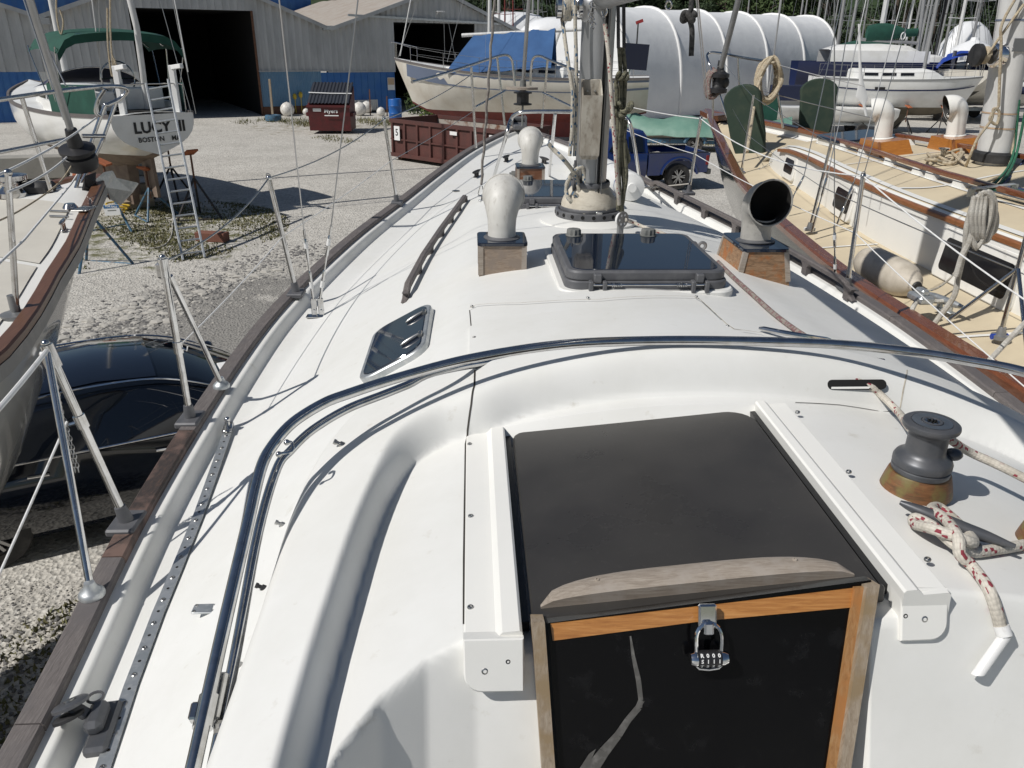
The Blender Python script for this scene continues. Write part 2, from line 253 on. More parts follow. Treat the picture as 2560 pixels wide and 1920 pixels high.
class MB:
    def __init__(s): s.v = []; s.f = []; s.uv = {}
    def add(s, vs, fs, m=None):
        o = len(s.v)
        for p in vs: s.v.append(tuple(m @ Vector(p)) if m is not None else tuple(p))
        for f in fs: s.f.append(tuple(i + o for i in f))
        return s
    def box(s, c, size, m=None, ch=0.0):
        hx, hy, hz = size[0] / 2, size[1] / 2, size[2] / 2
        T = Matrix.Translation(Vector(c)) if m is None else m @ Matrix.Translation(Vector(c))
        if ch <= 0:
            vs = [(x, y, z) for z in (-hz, hz) for y in (-hy, hy) for x in (-hx, hx)]
            fs = [(0, 2, 3, 1), (4, 5, 7, 6), (0, 1, 5, 4), (2, 6, 7, 3), (0, 4, 6, 2), (1, 3, 7, 5)]
            return s.add(vs, fs, T)
        vs = []; idx = {}
        for sx in (-1, 1):
            for sy in (-1, 1):
                for sz in (-1, 1):
                    for ax in range(3):
                        p = [sx * (hx - ch), sy * (hy - ch), sz * (hz - ch)]
                        p[ax] = (sx * hx, sy * hy, sz * hz)[ax]
                        idx[(sx, sy, sz, ax)] = len(vs); vs.append(tuple(p))
        fs = []
        def face(keys):
            q = [vs[k] for k in keys]; c0 = Vector((0, 0, 0))
            for p in q: c0 += Vector(p)
            n = (Vector(q[1]) - Vector(q[0])).cross(Vector(q[2]) - Vector(q[1]))
            fs.append(tuple(keys) if n.dot(c0) > 0 else tuple(reversed(keys)))
        for ax in range(3):
            a, b = [k for k in range(3) if k != ax]
            for sg in (-1, 1):
                ks = []
                for p, q in ((-1, -1), (1, -1), (1, 1), (-1, 1)):
                    t = [0, 0, 0]; t[ax] = sg; t[a] = p; t[b] = q; ks.append(idx[(t[0], t[1], t[2], ax)])
                face(ks)
        for ax in range(3):
            a, b = [k for k in range(3) if k != ax]
            for p in (-1, 1):
                for q in (-1, 1):
                    ks = []
                    for sg, w in ((-1, a), (1, a), (1, b), (-1, b)):
                        t = [0, 0, 0]; t[ax] = sg; t[a] = p; t[b] = q; ks.append(idx[(t[0], t[1], t[2], w)])
                    face(ks)
        for sx in (-1, 1):
            for sy in (-1, 1):
                for sz in (-1, 1): face([idx[(sx, sy, sz, k)] for k in range(3)])
        return s.add(vs, fs, T)
    def bar(s, a, b, w, h, ch=0.0, up=(0, 0, 1), ext=0.0):
        a, b = Vector(a), Vector(b); x, y, d = frame(b - a, up); L = (b - a).length + 2 * ext
        return s.box((0, 0, 0), (w, h, L), basis(x, y, d, (a + b) / 2), ch)
    def tube(s, pts, r, n=8, caps=True, closed=False):
        P = [Vector(p) for p in pts]; P = [p for i, p in enumerate(P) if i == 0 or (p - P[i - 1]).length > 1e-6]
        m = len(P); rs = r if isinstance(r, (list, tuple)) else [r] * m
        if len(rs) != m: rs = [rs[0] + (rs[-1] - rs[0]) * i / (m - 1) for i in range(m)]
        o = len(s.v); T = []
        for i in range(m):
            if closed: t = P[(i + 1) % m] - P[i - 1]
            else: t = P[min(i + 1, m - 1)] - P[max(i - 1, 0)]
            T.append(t.normalized() if t.length > 1e-9 else Vector((0, 0, 1)))
        x, y, _ = frame(T[0]); L = [0]
        for i in range(m):
            if i:
                q = T[i - 1].rotation_difference(T[i]); x = q @ x; y = q @ y; L.append(L[-1] + (P[i] - P[i - 1]).length)
            for k in range(n):
                a = 2 * math.pi * k / n; s.v.append(tuple(P[i] + x * (rs[i] * math.cos(a)) + y * (rs[i] * math.sin(a))))
        for i in range(m if closed else m - 1):
            j = (i + 1) % m
            for k in range(n):
                l = (k + 1) % n; s.uv[len(s.f)] = ((k / n, L[i]), ((k + 1) / n, L[i]), ((k + 1) / n, L[j]), (k / n, L[j]))
                s.f.append((o + i * n + k, o + i * n + l, o + j * n + l, o + j * n + k))
        if caps and not closed:
            s.f.append(tuple(o + k for k in reversed(range(n)))); s.f.append(tuple(o + (m - 1) * n + k for k in range(n)))
        return s
    def lathe(s, prof, n=24, m=None, cap=True):
        o = len(s.v); k0 = len(prof)
        for r, z in prof:
            for k in range(n):
                a = 2 * math.pi * k / n; p = Vector((r * math.cos(a), r * math.sin(a), z)); s.v.append(tuple(m @ p if m is not None else p))
        for i in range(k0 - 1):
            for k in range(n):
                l = (k + 1) % n; s.f.append((o + i * n + k, o + i * n + l, o + (i + 1) * n + l, o + (i + 1) * n + k))
        if cap:
            if prof[0][0] > 1e-4: s.f.append(tuple(o + k for k in reversed(range(n))))
            if prof[-1][0] > 1e-4: s.f.append(tuple(o + (k0 - 1) * n + k for k in range(n)))
        return s
    def prism(s, poly, z0, z1, m=None, ch=0.0, inset=None):
        """poly counter-clockwise in xy, extruded z0..z1; ch chamfers the top edge"""
        n = len(poly); rings = [[(x, y, z0) for x, y in poly]]
        if ch > 0:
            rings.append([(x, y, z1 - ch) for x, y in poly])
            q = []
            for i in range(n):
                a, b, c = Vector(poly[i - 1]), Vector(poly[i]), Vector(poly[(i + 1) % n])
                e1, e2 = (b - a), (c - b); e1 = e1.normalized() if e1.length > 1e-9 else e2.normalized(); e2 = e2.normalized() if e2.length > 1e-9 else e1
                nn = Vector((-(e1.y + e2.y), e1.x + e2.x)); nn = nn.normalized() if nn.length > 1e-9 else Vector((-e1.y, e1.x))
                q.append((b.x + nn.x * ch, b.y + nn.y * ch, z1))
            rings.append(q)
        else: rings.append([(x, y, z1) for x, y in poly])
        vs = [p for r_ in rings for p in r_]; fs = [tuple(reversed(range(n)))]
        for k in range(len(rings) - 1):
            for i in range(n):
                j = (i + 1) % n; fs.append((k * n + i, k * n + j, (k + 1) * n + j, (k + 1) * n + i))
        t = (len(rings) - 1) * n; fs.append(tuple(t + i for i in range(n)))
        return s.add(vs, fs, m)
    def loft(s, rings, closed=True, caps=True):
        n = len(rings[0]); o = len(s.v)
        for r_ in rings:
            for p in r_: s.v.append(tuple(p))
        for i in range(len(rings) - 1):
            for k in range(n if closed else n - 1):
                l = (k + 1) % n; s.f.append((o + i * n + k, o + i * n + l, o + (i + 1) * n + l, o + (i + 1) * n + k))
        if caps and closed:
            s.f.append(tuple(o + k for k in reversed(range(n)))); t = o + (len(rings) - 1) * n; s.f.append(tuple(t + k for k in range(n)))
        return s
    def sphere(s, c, r, n=12, k=8, sq=(1, 1, 1)):
        prof = [(max(1e-5, math.sin(math.pi * i / k)), -math.cos(math.pi * i / k)) for i in range(k + 1)]
        m = Matrix.Translation(Vector(c)) @ Matrix.Diagonal((r * sq[0], r * sq[1], r * sq[2], 1))
        return s.lathe(prof, n, m)
    def text(s, body, size, m, ext=0.0, bold=0.0):
        cu = bpy.data.curves.new('t', 'FONT'); cu.body = body; cu.size = size; cu.align_x = 'CENTER'; cu.align_y = 'CENTER'; cu.extrude = ext; cu.offset = bold; cu.resolution_u = 2
        ob = bpy.data.objects.new('t', cu); col.objects.link(ob); dg = bpy.context.evaluated_depsgraph_get(); dg.update()
        me = bpy.data.meshes.new_from_object(ob.evaluated_get(dg))
        s.add([tuple(v.co) for v in me.vertices], [tuple(p.vertices) for p in me.polygons], m)
        bpy.data.objects.remove(ob, do_unlink=True); bpy.data.meshes.remove(me); bpy.data.curves.remove(cu); return s
    def build(s, name, mat, parent=None, smooth=38, label=None, loc=None, fix=False):
        base = root_loc(parent) if parent is not None else Vector(loc) if loc is not None else Vector((0, 0, 0))
        me = bpy.data.meshes.new(name)
        a = np.array(s.v, dtype=np.float64) - np.array(base)
        me.from_pydata(a.tolist(), [], s.f); me.validate(verbose=False)
        if s.uv and len(me.polygons) == len(s.f):
            ul = me.uv_layers.new(name='UVMap'); arr = np.zeros((len(me.loops), 2)); k = 0
            for i, f in enumerate(s.f):
                u = s.uv.get(i)
                if u: arr[k:k + 4] = u
                k += len(f)
            ul.data.foreach_set('uv', arr.ravel())
        if fix:
            bm = bmesh.new(); bm.from_mesh(me); bmesh.ops.recalc_face_normals(bm, faces=bm.faces); bm.to_mesh(me); bm.free()
        if smooth:
            me.polygons.foreach_set('use_smooth', [True] * len(me.polygons))
            if smooth < 180: me.set_sharp_from_angle(angle=R(smooth))
        me.materials.append(MATS[mat] if isinstance(mat, str) else mat)
        ob = bpy.data.objects.new(name, me); col.objects.link(ob)
        if parent is not None: ob.parent = parent
        elif loc is not None: ob.location = base
        if label: ob['label'] = label
        return ob
def root_loc(o):
    while o.parent is not None: o = o.parent
    return Vector(o.location)
def tag(o, label=None, cat=None, group=None, kind=None):
    for k, v in (('label', label), ('category', cat), ('group', group), ('kind', kind)):
        if v: o[k] = v
    return o
def thing(name, label, cat, loc=(0, 0, 0), group=None):
    o = bpy.data.objects.new(name, None); o.empty_display_size = 0.2; col.objects.link(o); o.location = Vector(loc)
    return tag(o, label, cat, group)
def copy_tree(o, parent=None, loc=None, rotz=None, label=None, group=None, scale=None):
    c = o.copy(); col.objects.link(c); c.parent = parent
    if loc is not None: c.location = loc
    if rotz is not None: c.rotation_euler = (0, 0, rotz)
    if scale is not None: c.scale = scale if not isinstance(scale, (int, float)) else (scale,) * 3
    if label: c['label'] = label
    if group: c['group'] = group
    for ch in list(o.children): copy_tree(ch, c)
    return c
def part(name, mat, parent, fn, **k):
    m = MB(); fn(m); return m.build(name, mat, parent, **k)
def tubeobj(name, mat, parent, pts, r, n=8, **k): return MB().tube(pts, r, n).build(name, mat, parent, **k)
def boxobj(name, mat, parent, c, size, m=None, ch=0.0, **k): return MB().box(c, size, m, ch).build(name, mat, parent, **k)
def sstep(x): x = np.clip(x, 0, 1); return x * x * x * (x * (6 * x - 15) + 10)
def sst(x): x = min(1, max(0, x)); return x * x * x * (x * (6 * x - 15) + 10)
def lerpt(tab, x): return float(np.interp(x, [a for a, b in tab], [b for a, b in tab]))
# ------------------------------------------------------------------ ground
def ground_material():
    m = bpy.data.materials.new('gravel_yard'); m.use_nodes = True; nt = m.node_tree; p = nt.nodes['Principled BSDF']; p.inputs['Roughness'].default_value = 0.95
    p.inputs['Specular IOR Level'].default_value = 0.2
    tc = nt.nodes.new('ShaderNodeTexCoord'); co = tc.outputs['Object']
    def noise(s, d=6.0, r=0.6):
        n = nd(nt, 'ShaderNodeTexNoise', Scale=s, Detail=d, Roughness=r); nt.links.new(co, n.inputs['Vector']); return n.outputs[0]
    vor = nd(nt, 'ShaderNodeTexVoronoi', Scale=26.0); nt.links.new(co, vor.inputs['Vector'])
    sp = nt.nodes.new('ShaderNodeSeparateColor'); nt.links.new(vor.outputs['Color'], sp.inputs[0])
    c = ramp(nt, noise(0.55), [(0.30, (0.46, 0.44, 0.395)), (0.5, (0.555, 0.53, 0.48)), (0.72, (0.63, 0.605, 0.55))])
    c = mixc(nt, ramp(nt, noise(5.0), [(0.4, (0, 0, 0)), (0.75, (0.55, 0.55, 0.55))]), c, (0.33, 0.31, 0.28))
    c = mixc(nt, ramp(nt, sp.outputs[0], [(0.0, (0.55, 0.55, 0.55)), (0.25, (0, 0, 0)), (0.8, (0, 0, 0)), (1.0, (0.5, 0.5, 0.5))]), c, (0.15, 0.145, 0.135))
    c = mixc(nt, ramp(nt, sp.outputs[1], [(0.86, (0, 0, 0)), (0.92, (0.8, 0.8, 0.8))]), c, (0.60, 0.58, 0.53))
    n2 = noise(1.1); n3 = noise(3.0)
    def vmath(op, a, b=None):
        n = nt.nodes.new('ShaderNodeVectorMath'); n.operation = op; nt.links.new(a, n.inputs[0])
        if b is not None: n.inputs[1].default_value = b
        return n
    def mth(op, a, b):
        n = nt.nodes.new('ShaderNodeMath'); n.operation = op
        for i, q in enumerate((a, b)):
            if hasattr(q, 'is_linked'): nt.links.new(q, n.inputs[i])
            else: n.inputs[i].default_value = q
        return n.outputs[0]
    def patch(cen, rad, scale, soft=1.0):
        d = vmath('SUBTRACT', co, (cen[0], cen[1], 0)); s_ = vmath('MULTIPLY', d.outputs[0], (1 / scale[0], 1 / scale[1], 0)); l = vmath('LENGTH', s_.outputs[0]).outputs['Value']
        return mth('ADD', mth('SUBTRACT', 1.0, l), mth('MULTIPLY', mth('SUBTRACT', n2, 0.5), 2.2 * soft))
    # damp darker gravel beside the boats and mossy ground under the blocked up hull
    c = mixc(nt, ramp(nt, patch((-4.3, 10.6), 1, (2.7, 5.6), .9), [(0.10, (0, 0, 0)), (0.45, (0.75, 0.75, 0.75))]), c, (0.175, 0.168, 0.157))
    mossf = mth('MULTIPLY', ramp(nt, patch((-9.0, 18.4), 1, (3.4, 3.6), 1.2), [(0.05, (0, 0, 0)), (0.35, (1, 1, 1))]), ramp(nt, n3, [(0.42, (0, 0, 0)), (0.62, (1, 1, 1))]))
    c = mixc(nt, mossf, c, (0.125, 0.125, 0.055))
    mossg = mth('MULTIPLY', ramp(nt, patch((-9.3, 42.0), 1, (5.0, 3.4), 1.2), [(0.05, (0, 0, 0)), (0.4, (.8, .8, .8))]), ramp(nt, n3, [(0.45, (0, 0, 0)), (0.65, (1, 1, 1))]))
    c = mixc(nt, mossg, c, (0.20, 0.17, 0.11))
    nt.links.new(c, p.inputs['Base Color'])
    bp = nd(nt, 'ShaderNodeBump', Strength=0.9, Distance=0.02); nt.links.new(vor.outputs['Distance'], bp.inputs['Height'])
    n4 = noise(9.0); bp2 = nd(nt, 'ShaderNodeBump', Strength=0.5, Distance=0.05); nt.links.new(n4, bp2.inputs['Height']); nt.links.new(bp.outputs[0], bp2.inputs['Normal'])
    nt.links.new(bp2.outputs[0], p.inputs['Normal']); MATS['gravel_yard'] = m
ground_material()
def ground_z(x, y):
    return 0.05 * math.sin(x * 0.31 + y * 0.13) * math.cos(y * 0.23) * min(1.0, max(0.0, (math.hypot(x, y) - 5) / 10))
g = MB(); rr = [0, 2, 4, 6, 8, 10, 12, 14, 16, 18, 20, 23, 26, 30, 34, 38, 43, 48, 55, 65, 80, 120, 250, 600, 1500]; na = 72
g.v.append((0, 6, 0)); 
for r_ in rr[1:]:
    for k in range(na):
        a = 2 * math.pi * k / na; x, y = r_ * math.cos(a), 6 + r_ * math.sin(a); g.v.append((x, y, ground_z(x, y) * (0 if r_ > 80 else 1)))
for k in range(na): g.f.append((0, 1 + k, 1 + (k + 1) % na))
for i in range(len(rr) - 2):
    for k in range(na):
        a, b = 1 + i * na, 1 + (i + 1) * na; g.f.append((a + k, b + k, b + (k + 1) % na, a + (k + 1) % na))
tag(g.build('ground', 'gravel_yard', smooth=180), kind='structure', label='pale grey gravel of the boatyard')

# ------------------------------------------------------------------ the boat we stand on: heights of its moulded deck
UC = 0.58
def ctab(tab, n=12):
    P = smooth_path([(a, b, 0) for a, b in tab], n); return np.array([p.x for p in P]), np.array([p.y for p in P])
_hx, _hy = ctab([(-2.5, 1.40), (-1.0, 1.51), (0.0, 1.57), (1.26, 1.615), (2.2, 1.68), (3.3, 1.675), (4.1, 1.61), (5.2, 1.42), (6.2, 1.18), (7.3, 0.92), (8.3, 0.66), (9.0, 0.42), (9.5, 0.22), (9.87, 0.03)])
def hb(v): return np.interp(v, _hx, _hy)
def zsheer(v): return 2.79 + 0.055 * (np.asarray(v) - 2.0)
_dx, _dy = ctab([(-3, 1.40), (1.0, 1.44), (2.5, 1.50), (3.5, 1.45), (4.5, 1.30), (5.5, 1.06), (6.4, 0.80), (7.6, 0.55), (9.9, 0.4)])
_px, _py = ctab([(-0.2, 0.968), (0.0, 1.0), (0.2, 0.968), (0.387, 0.885), (0.50, 0.735), (0.60, 0.59), (0.69, 0.46), (0.865, 0.19), (0.965, 0.045), (1.03, 0.0), (1.2, 0.0)])
_sx, _sy = ctab([(-0.2, 0.968), (0.0, 1.0), (0.2, 0.968), (0.387, 0.885), (0.50, 0.80), (0.62, 0.71), (0.72, 0.625), (0.80, 0.53), (0.84, 0.42), (0.88, 0.20), (0.92, 0.04), (0.96, 0.0), (1.2, 0.0)])
INNER = smooth_path([(-0.262, 0.2, 0), (-0.26, 0.85, 0), (-0.243, 1.2, 0), (-0.226, 1.40, 0), (-0.20, 1.56, 0), (-0.165, 1.68, 0), (-0.09, 1.745, 0), (0.02, 1.768, 0), (0.14, 1.805, 0), (0.34, 1.83, 0), (0.6, 1.835, 0), (0.86, 1.835, 0), (1.10, 1.828, 0), (1.25, 1.80, 0), (1.40, 1.745, 0), (1.52, 1.65, 0), (1.585, 1.48, 0), (1.60, 1.15, 0), (1.60, 0.2, 0)], 6)
OUTER = smooth_path([(-0.42, 0.2, 0), (-0.425, 0.8, 0), (-0.43, 1.2, 0), (-0.44, 1.5, 0), (-0.42, 1.75, 0), (-0.34, 1.95, 0), (-0.2, 2.03, 0), (0.0, 2.01, 0), (0.3, 2.01, 0), (0.58, 2.02, 0), (0.86, 2.02, 0), (1.16, 2.02, 0), (1.36, 2.01, 0), (1.55, 1.96, 0), (1.69, 1.83, 0), (1.75, 1.62, 0), (1.76, 1.2, 0), (1.76, 0.2, 0)], 6)
def sdist(u, v, path):
    """signed distance to an open arch, positive on its outer side"""
    P = np.array([(p.x, p.y) for p in path]); best = np.full(u.shape, 1e9); sg = np.zeros(u.shape)
    for i in range(len(P) - 1):
        a, b = P[i], P[i + 1]; e = b - a; L2 = e @ e
        t = np.clip(((u - a[0]) * e[0] + (v - a[1]) * e[1]) / L2, 0, 1)
        dx, dy = u - a[0] - t * e[0], v - a[1] - t * e[1]; d = np.hypot(dx, dy)
        c = e[0] * dy - e[1] * dx; m = d < best; best = np.where(m, d, best); sg = np.where(m, np.sign(c), sg)
    return best * np.where(sg == 0, 1, sg)
AFT_U = [-1.5, -0.60, -0.40, -0.30, -0.25, -0.20, -0.15, -0.08, 0.0, 0.1, 1.24, 1.34, 1.42, 1.49, 1.54, 1.59, 1.64, 1.74, 1.9, 2.9]
AFT_V = [-3.0, -3.0, 0.2, 0.56, 0.73, 0.86, 0.935, 0.99, 1.015, 1.02, 1.02, 1.015, 0.99, 0.94, 0.86, 0.74, 0.56, 0.2, -3, -3]
def deck_z(u, v, fine=True):
    u = np.asarray(u, float); v = np.asarray(v, float)
    d = np.abs(u - UC); h = hb(v); o = h - d; zs = zsheer(v)
    dk = zs - 0.055 + 0.025 * (1 - np.clip(d / np.maximum(h, .05), 0, 1) ** 2) * np.clip((v - 5) / 2, 0, 1)
    zc = np.interp(v, [-3, 2.0, 3.0, 4.4, 5.3, 6.2, 7.0], [3.37, 3.37, 3.335, 3.31, 3.285, 3.24, 3.18])
    q = d / np.interp(v, _dx, _dy); p = np.where(u > UC, np.interp(q, _sx, _sy), np.interp(q, _px, _py)) * (1 - sstep((v - 5.75) / 1.35))
    z = dk + (zc - dk) * p
    if fine:
        near = (v < 2.5) & (v > 0.0) & (u > -0.75) & (u < 2.0)
        if np.any(near):
            uu, vv = np.broadcast_to(u, z.shape)[near], np.broadcast_to(v, z.shape)[near]
            di, do = sdist(uu, vv, INNER), sdist(uu, vv, OUTER)
            w = 0.036 + 0.05 * np.clip((vv - 1.5) / 0.4, 0, 1)
            mx = np.clip((di + w / 2) / w, 0, 1); mi = 1 - (1 - mx) ** 1.7; mo = 1 - sstep((do + 0.06) / 0.12)
            zr = 3.47 - 0.235 * (uu - UC) ** 2
            zz = z[near]; ins = zz
            # the floor inside the arch ends in a rounded edge and falls away to the cockpit
            va = np.interp(uu, AFT_U, AFT_V); e = va - vv
            camber = 3.372 - 0.225 * (uu - UC) ** 2
            floor = np.where(di < 0.04, camber, zz)
            fall = np.where(e > -0.02, np.maximum(0, e) * 2.6 + 0.020 * np.exp(-np.abs(e) / 0.012) * 0, 0)
            soft = 0.5 * (fall + np.sqrt(fall ** 2 + 0.0003)) - 0.0087
            floor = floor - np.where(e > -0.05, np.maximum(soft, 0), 0)
            floor = np.maximum(floor, 2.55)
            well = (uu > -0.012) & (uu < 0.777) & (vv < 1.733); floor = np.where(well, np.minimum(floor, 3.30 + 0.1 * (uu - .095) - .034), floor); floor = np.where((uu > 0.125) & (uu < 0.655) & (vv < 1.03), floor - 0.2, floor)
            inner_mask = 1 - mi
            zz = floor * inner_mask + mi * (zz + (np.maximum(zr, zz) - zz) * mo)
            z = z.copy(); z[near] = zz
    # bulwark: face, flange, cap bed
    f = sstep((0.135 - o) / 0.045)
    z = z * (1 - f) + (zs - 0.004) * f
    return z
def dz1(u, v): return float(deck_z(np.array([u]), np.array([v]))[0])
def DP(u, v, dz=0.0): return B(u, v, dz1(u, v) + dz)
def px_deck(x, y, dz=0.0):
    d = ray(x, y); zz = np.linspace(3.62, 2.55, 1400); t = (zz - CAMZ) / d.z
    u = t * d.dot(BR); v = t * d.dot(BF); f = zz - deck_z(u, np.minimum(v, 9.8)) - dz; i = int(np.argmax(f <= 0))
    if f[i] > 0: i = len(zz) - 1
    i = max(i, 1); k = f[i - 1] / (f[i - 1] - f[i]) if f[i - 1] != f[i] else 0
    return atz(x, y, float(zz[i - 1] + (zz[i] - zz[i - 1]) * min(1, max(0, k))))
def dnorm(p):
    u, v, _ = uvz(p); e = .006; return (Z3_ - BR * ((dz1(u + e, v) - dz1(u - e, v)) / (2 * e)) - BF * ((dz1(u, v + e) - dz1(u, v - e)) / (2 * e))).normalized()
Z3_ = Vector((0, 0, 1))

def vrows():
    a = list(np.arange(-0.25, 0.55, 0.05)) + list(np.arange(0.55, 2.4, 0.0075)) + list(np.arange(2.4, 4.2, 0.03)) + list(np.arange(4.2, 9.8, 0.05)) + [9.8, 9.86]
    return np.array(a)
vs_ = vrows(); ss = np.concatenate([np.linspace(-1, -0.86, 40), np.linspace(-0.858, 0.858, 430)[0:], np.linspace(0.86, 1, 40)])
VV, SS = np.meshgrid(vs_, ss, indexing='ij'); HBV = hb(VV)
# keep the bulwark a constant width all along
O_ = np.where(np.abs(SS) > 0.859, (1 - np.abs(SS)) / 0.14 * 0.19, 0)
frac = np.clip(np.abs(SS) / 0.859, 0, 1); inner_w = np.maximum(HBV - 0.19, 0.0)
DD = np.where(np.abs(SS) > 0.859, np.maximum(HBV - O_, 0), frac * inner_w); UU = UC + np.sign(SS) * DD
ZZ = deck_z(UU, VV)
pts = UU[..., None] * np.array(BR) + VV[..., None] * np.array(BF); pts[..., 2] += ZZ
own = thing('sailboat', 'white sailboat with grey teak toe rails and a smoked sliding companionway hatch', 'sailboat', (0.45, 4.0, 0.0))
dm = MB(); nr, nc = VV.shape; dm.v = [tuple(p) for p in pts.reshape(-1, 3)]
dm.f = [(i * nc + j, i * nc + j + 1, (i + 1) * nc + j + 1, (i + 1) * nc + j) for i in range(nr - 1) for j in range(nc - 1)]
dm.build('deck', 'gelcoat', own, smooth=180)

# hull: topsides and bottom, fin keel, rudder
def hull_ring(v, side):
    h = float(hb(v)); zs = float(zsheer(v)); t = max(0.0, (v + 2.5) / 12.4); out = []
    zb = 1.35 + 0.55 * max(0, (v - 5.5) / 4.4) ** 2 + 0.25 * max(0, (1.5 - v) / 4) ** 2
    for k in range(9):
        q = k / 8; z = zs - 0.02 + (zb - zs) * (1 - math.cos(q * math.pi / 2)) if k < 9 else zb
        z = zs - 0.02 + (zb - zs + 0.02) * q
        w = h * (1 - q ** (3.0 - 1.6 * max(0, (v - 4) / 6))) if k else h
        out.append(B(UC + side * max(w, 0.004), v - 0.55 * q * max(0, (v - 8) / 1.9), z))
    return out
for side, nm in ((-1, 'p'), (1, 's')):
    m = MB(); rows = [hull_ring(v, side) for v in np.linspace(-2.5, 9.87, 40)]
    if side > 0: rows = rows[::-1]
    m.loft(rows, closed=False); m.build('hull_side', 'hull_white', own, smooth=180)
m = MB(); fin = [(3.0, 1.6), (5.0, 1.6), (4.6, 0.12), (3.0, 0.12)]
m.loft([[B(UC + s_ * 0.09, v, z) for v, z in fin] for s_ in (-1, 1)]); m.build('keel', 'antifoul_dark', own)
m = MB(); m.loft([[B(UC + s_ * 0.03, v, z) for v, z in [(-2.0, 1.7), (-1.3, 1.6), (-1.35, 0.7), (-1.8, 0.7)]] for s_ in (-1, 1)]); m.build('rudder', 'antifoul_dark', own)
m = MB(); tr = [hull_ring(-2.5, 1)[k] for k in range(9)] + [hull_ring(-2.5, -1)[k] for k in range(8, -1, -1)]; m.add([tuple(p) for p in tr], [tuple(range(len(tr)))]); m.build('transom', 'hull_white', own, smooth=0)

# toe rail caps, in planks butted end to end
def cap_run(side, v0, v1, mat, w=0.068, hgt=0.022, o0=-0.004, lift=0.0, n=10, label=None, name='toe_rail'):
    m = MB(); rings = []
    for v in np.linspace(v0, v1, n):
        h = float(hb(v)); e = 0.02; dv = (float(hb(v + e)) - float(hb(v - e))) / (2 * e); nx = 1 / math.hypot(1, dv)
        uo, ui = h - o0, max(h - (w + o0) / nx, 0.0); z = float(zsheer(v)) + lift
        r_ = [(uo, z - 0.02), (uo, z + hgt * .7), (uo - .006, z + hgt), (ui + .006, z + hgt), (ui, z + hgt * .7), (ui, z - 0.012)]
        rings.append([B(UC + side * a, v, b) for a, b in r_])
    if side > 0: rings = rings[::-1]
    m.loft(rings); return m.build(name, mat, own, smooth=30, label=label)
seams = [-0.2, 1.35, 1.93, 2.66, 4.35, 6.9, 9.8]
for a, b in zip(seams[:-1], seams[1:]):
    cap_run(-1, a + 0.002, b - 0.002, 'teak_grey_fore' if abs(a - 1.93) > .1 else 'cap_worn', n=14)
for a, b in zip([-0.2, 2.9, 3.75, 6.6], [2.9, 3.75, 6.6, 9.8]): cap_run(1, a + .002, b - .002, 'teak_grey_fore', n=14)
m = MB(); m.prism([(-0.10, -0.14), (0.10, -0.14), (0.035, 0.13), (-0.035, 0.13)], 0, 0.03, basis(BR, BF, (0, 0, 1), B(UC, 9.78, float(zsheer(9.8)))), .006); m.build('stem_block', 'teak_grey_fore', own)
# raised teak rail with hand holes on the starboard bulwark
def slot_rail(name, pts, hgt, th, mat, nh, parent, post=0.05, top=0.026, taper=0.1):
    """a grab rail: a bar carried on feet, one mesh"""
    P = [Vector(p) for p in pts]; L = [0]
    for i in range(1, len(P)): L.append(L[-1] + (P[i] - P[i - 1]).length)
    def at(s_):
        for i in range(1, len(P)):
            if s_ <= L[i] + 1e-9: return P[i - 1].lerp(P[i], (s_ - L[i - 1]) / (L[i] - L[i - 1]))
        return P[-1]
    T = L[-1]; m = MB(); n = 60; rings = []
    for i in range(n + 1):
        s_ = T * i / n; p = at(s_); d = (at(min(T, s_ + .02)) - at(max(0, s_ - .02))).normalized(); x = Vector((0, 0, 1)).cross(d).normalized(); zz = Vector((0, 0, 1))
        e = min(s_, T - s_) / taper; k = sst(e) if e < 1 else 1; top_h = 0.006 + (hgt - 0.006) * k; bot_h = max(0.0, top_h - top)
        rings.append([p + x * th / 2 + zz * bot_h, p + x * th / 2 + zz * (top_h - .005), p + x * (th / 2 - .006) + zz * top_h, p - x * (th / 2 - .006) + zz * top_h, p - x * th / 2 + zz * (top_h - .005), p - x * th / 2 + zz * bot_h])
    m.loft(rings)
    for k in range(nh + 1):
        s_ = taper * 0.55 + (T - taper * 1.1) * k / nh; p = at(s_); d = (at(min(T, s_ + .02)) - at(max(0, s_ - .02))).normalized(); x = Vector((0, 0, 1)).cross(d).normalized()
        pr = [(-post * .95, hgt - top + .002), (-post * .5, hgt * .45), (-post * .5, -0.012), (post * .5, -0.012), (post * .5, hgt * .45), (post * .95, hgt - top + .002)]
        m.loft([[p + d * a + Vector((0, 0, b)) + x * (sx * (th / 2 - .002)) for a, b in pr] for sx in (1, -1)])
    return m.build(name, mat, parent, smooth=30)
slot_rail('grab_rail', [B(UC + float(hb(v)) - 0.10, v, float(zsheer(v)) + 0.002) for v in np.linspace(4.02, 6.75, 12)], 0.085, 0.035, 'teak_grey_fore', 6, own, taper=.12)
slot_rail('grab_rail', [px_deck(*p) for p in [(1010, 758), (1060, 660), (1105, 590), (1140, 540), (1166, 502)]], 0.062, 0.03, 'teak_grey_fore', 6, own, taper=.13)
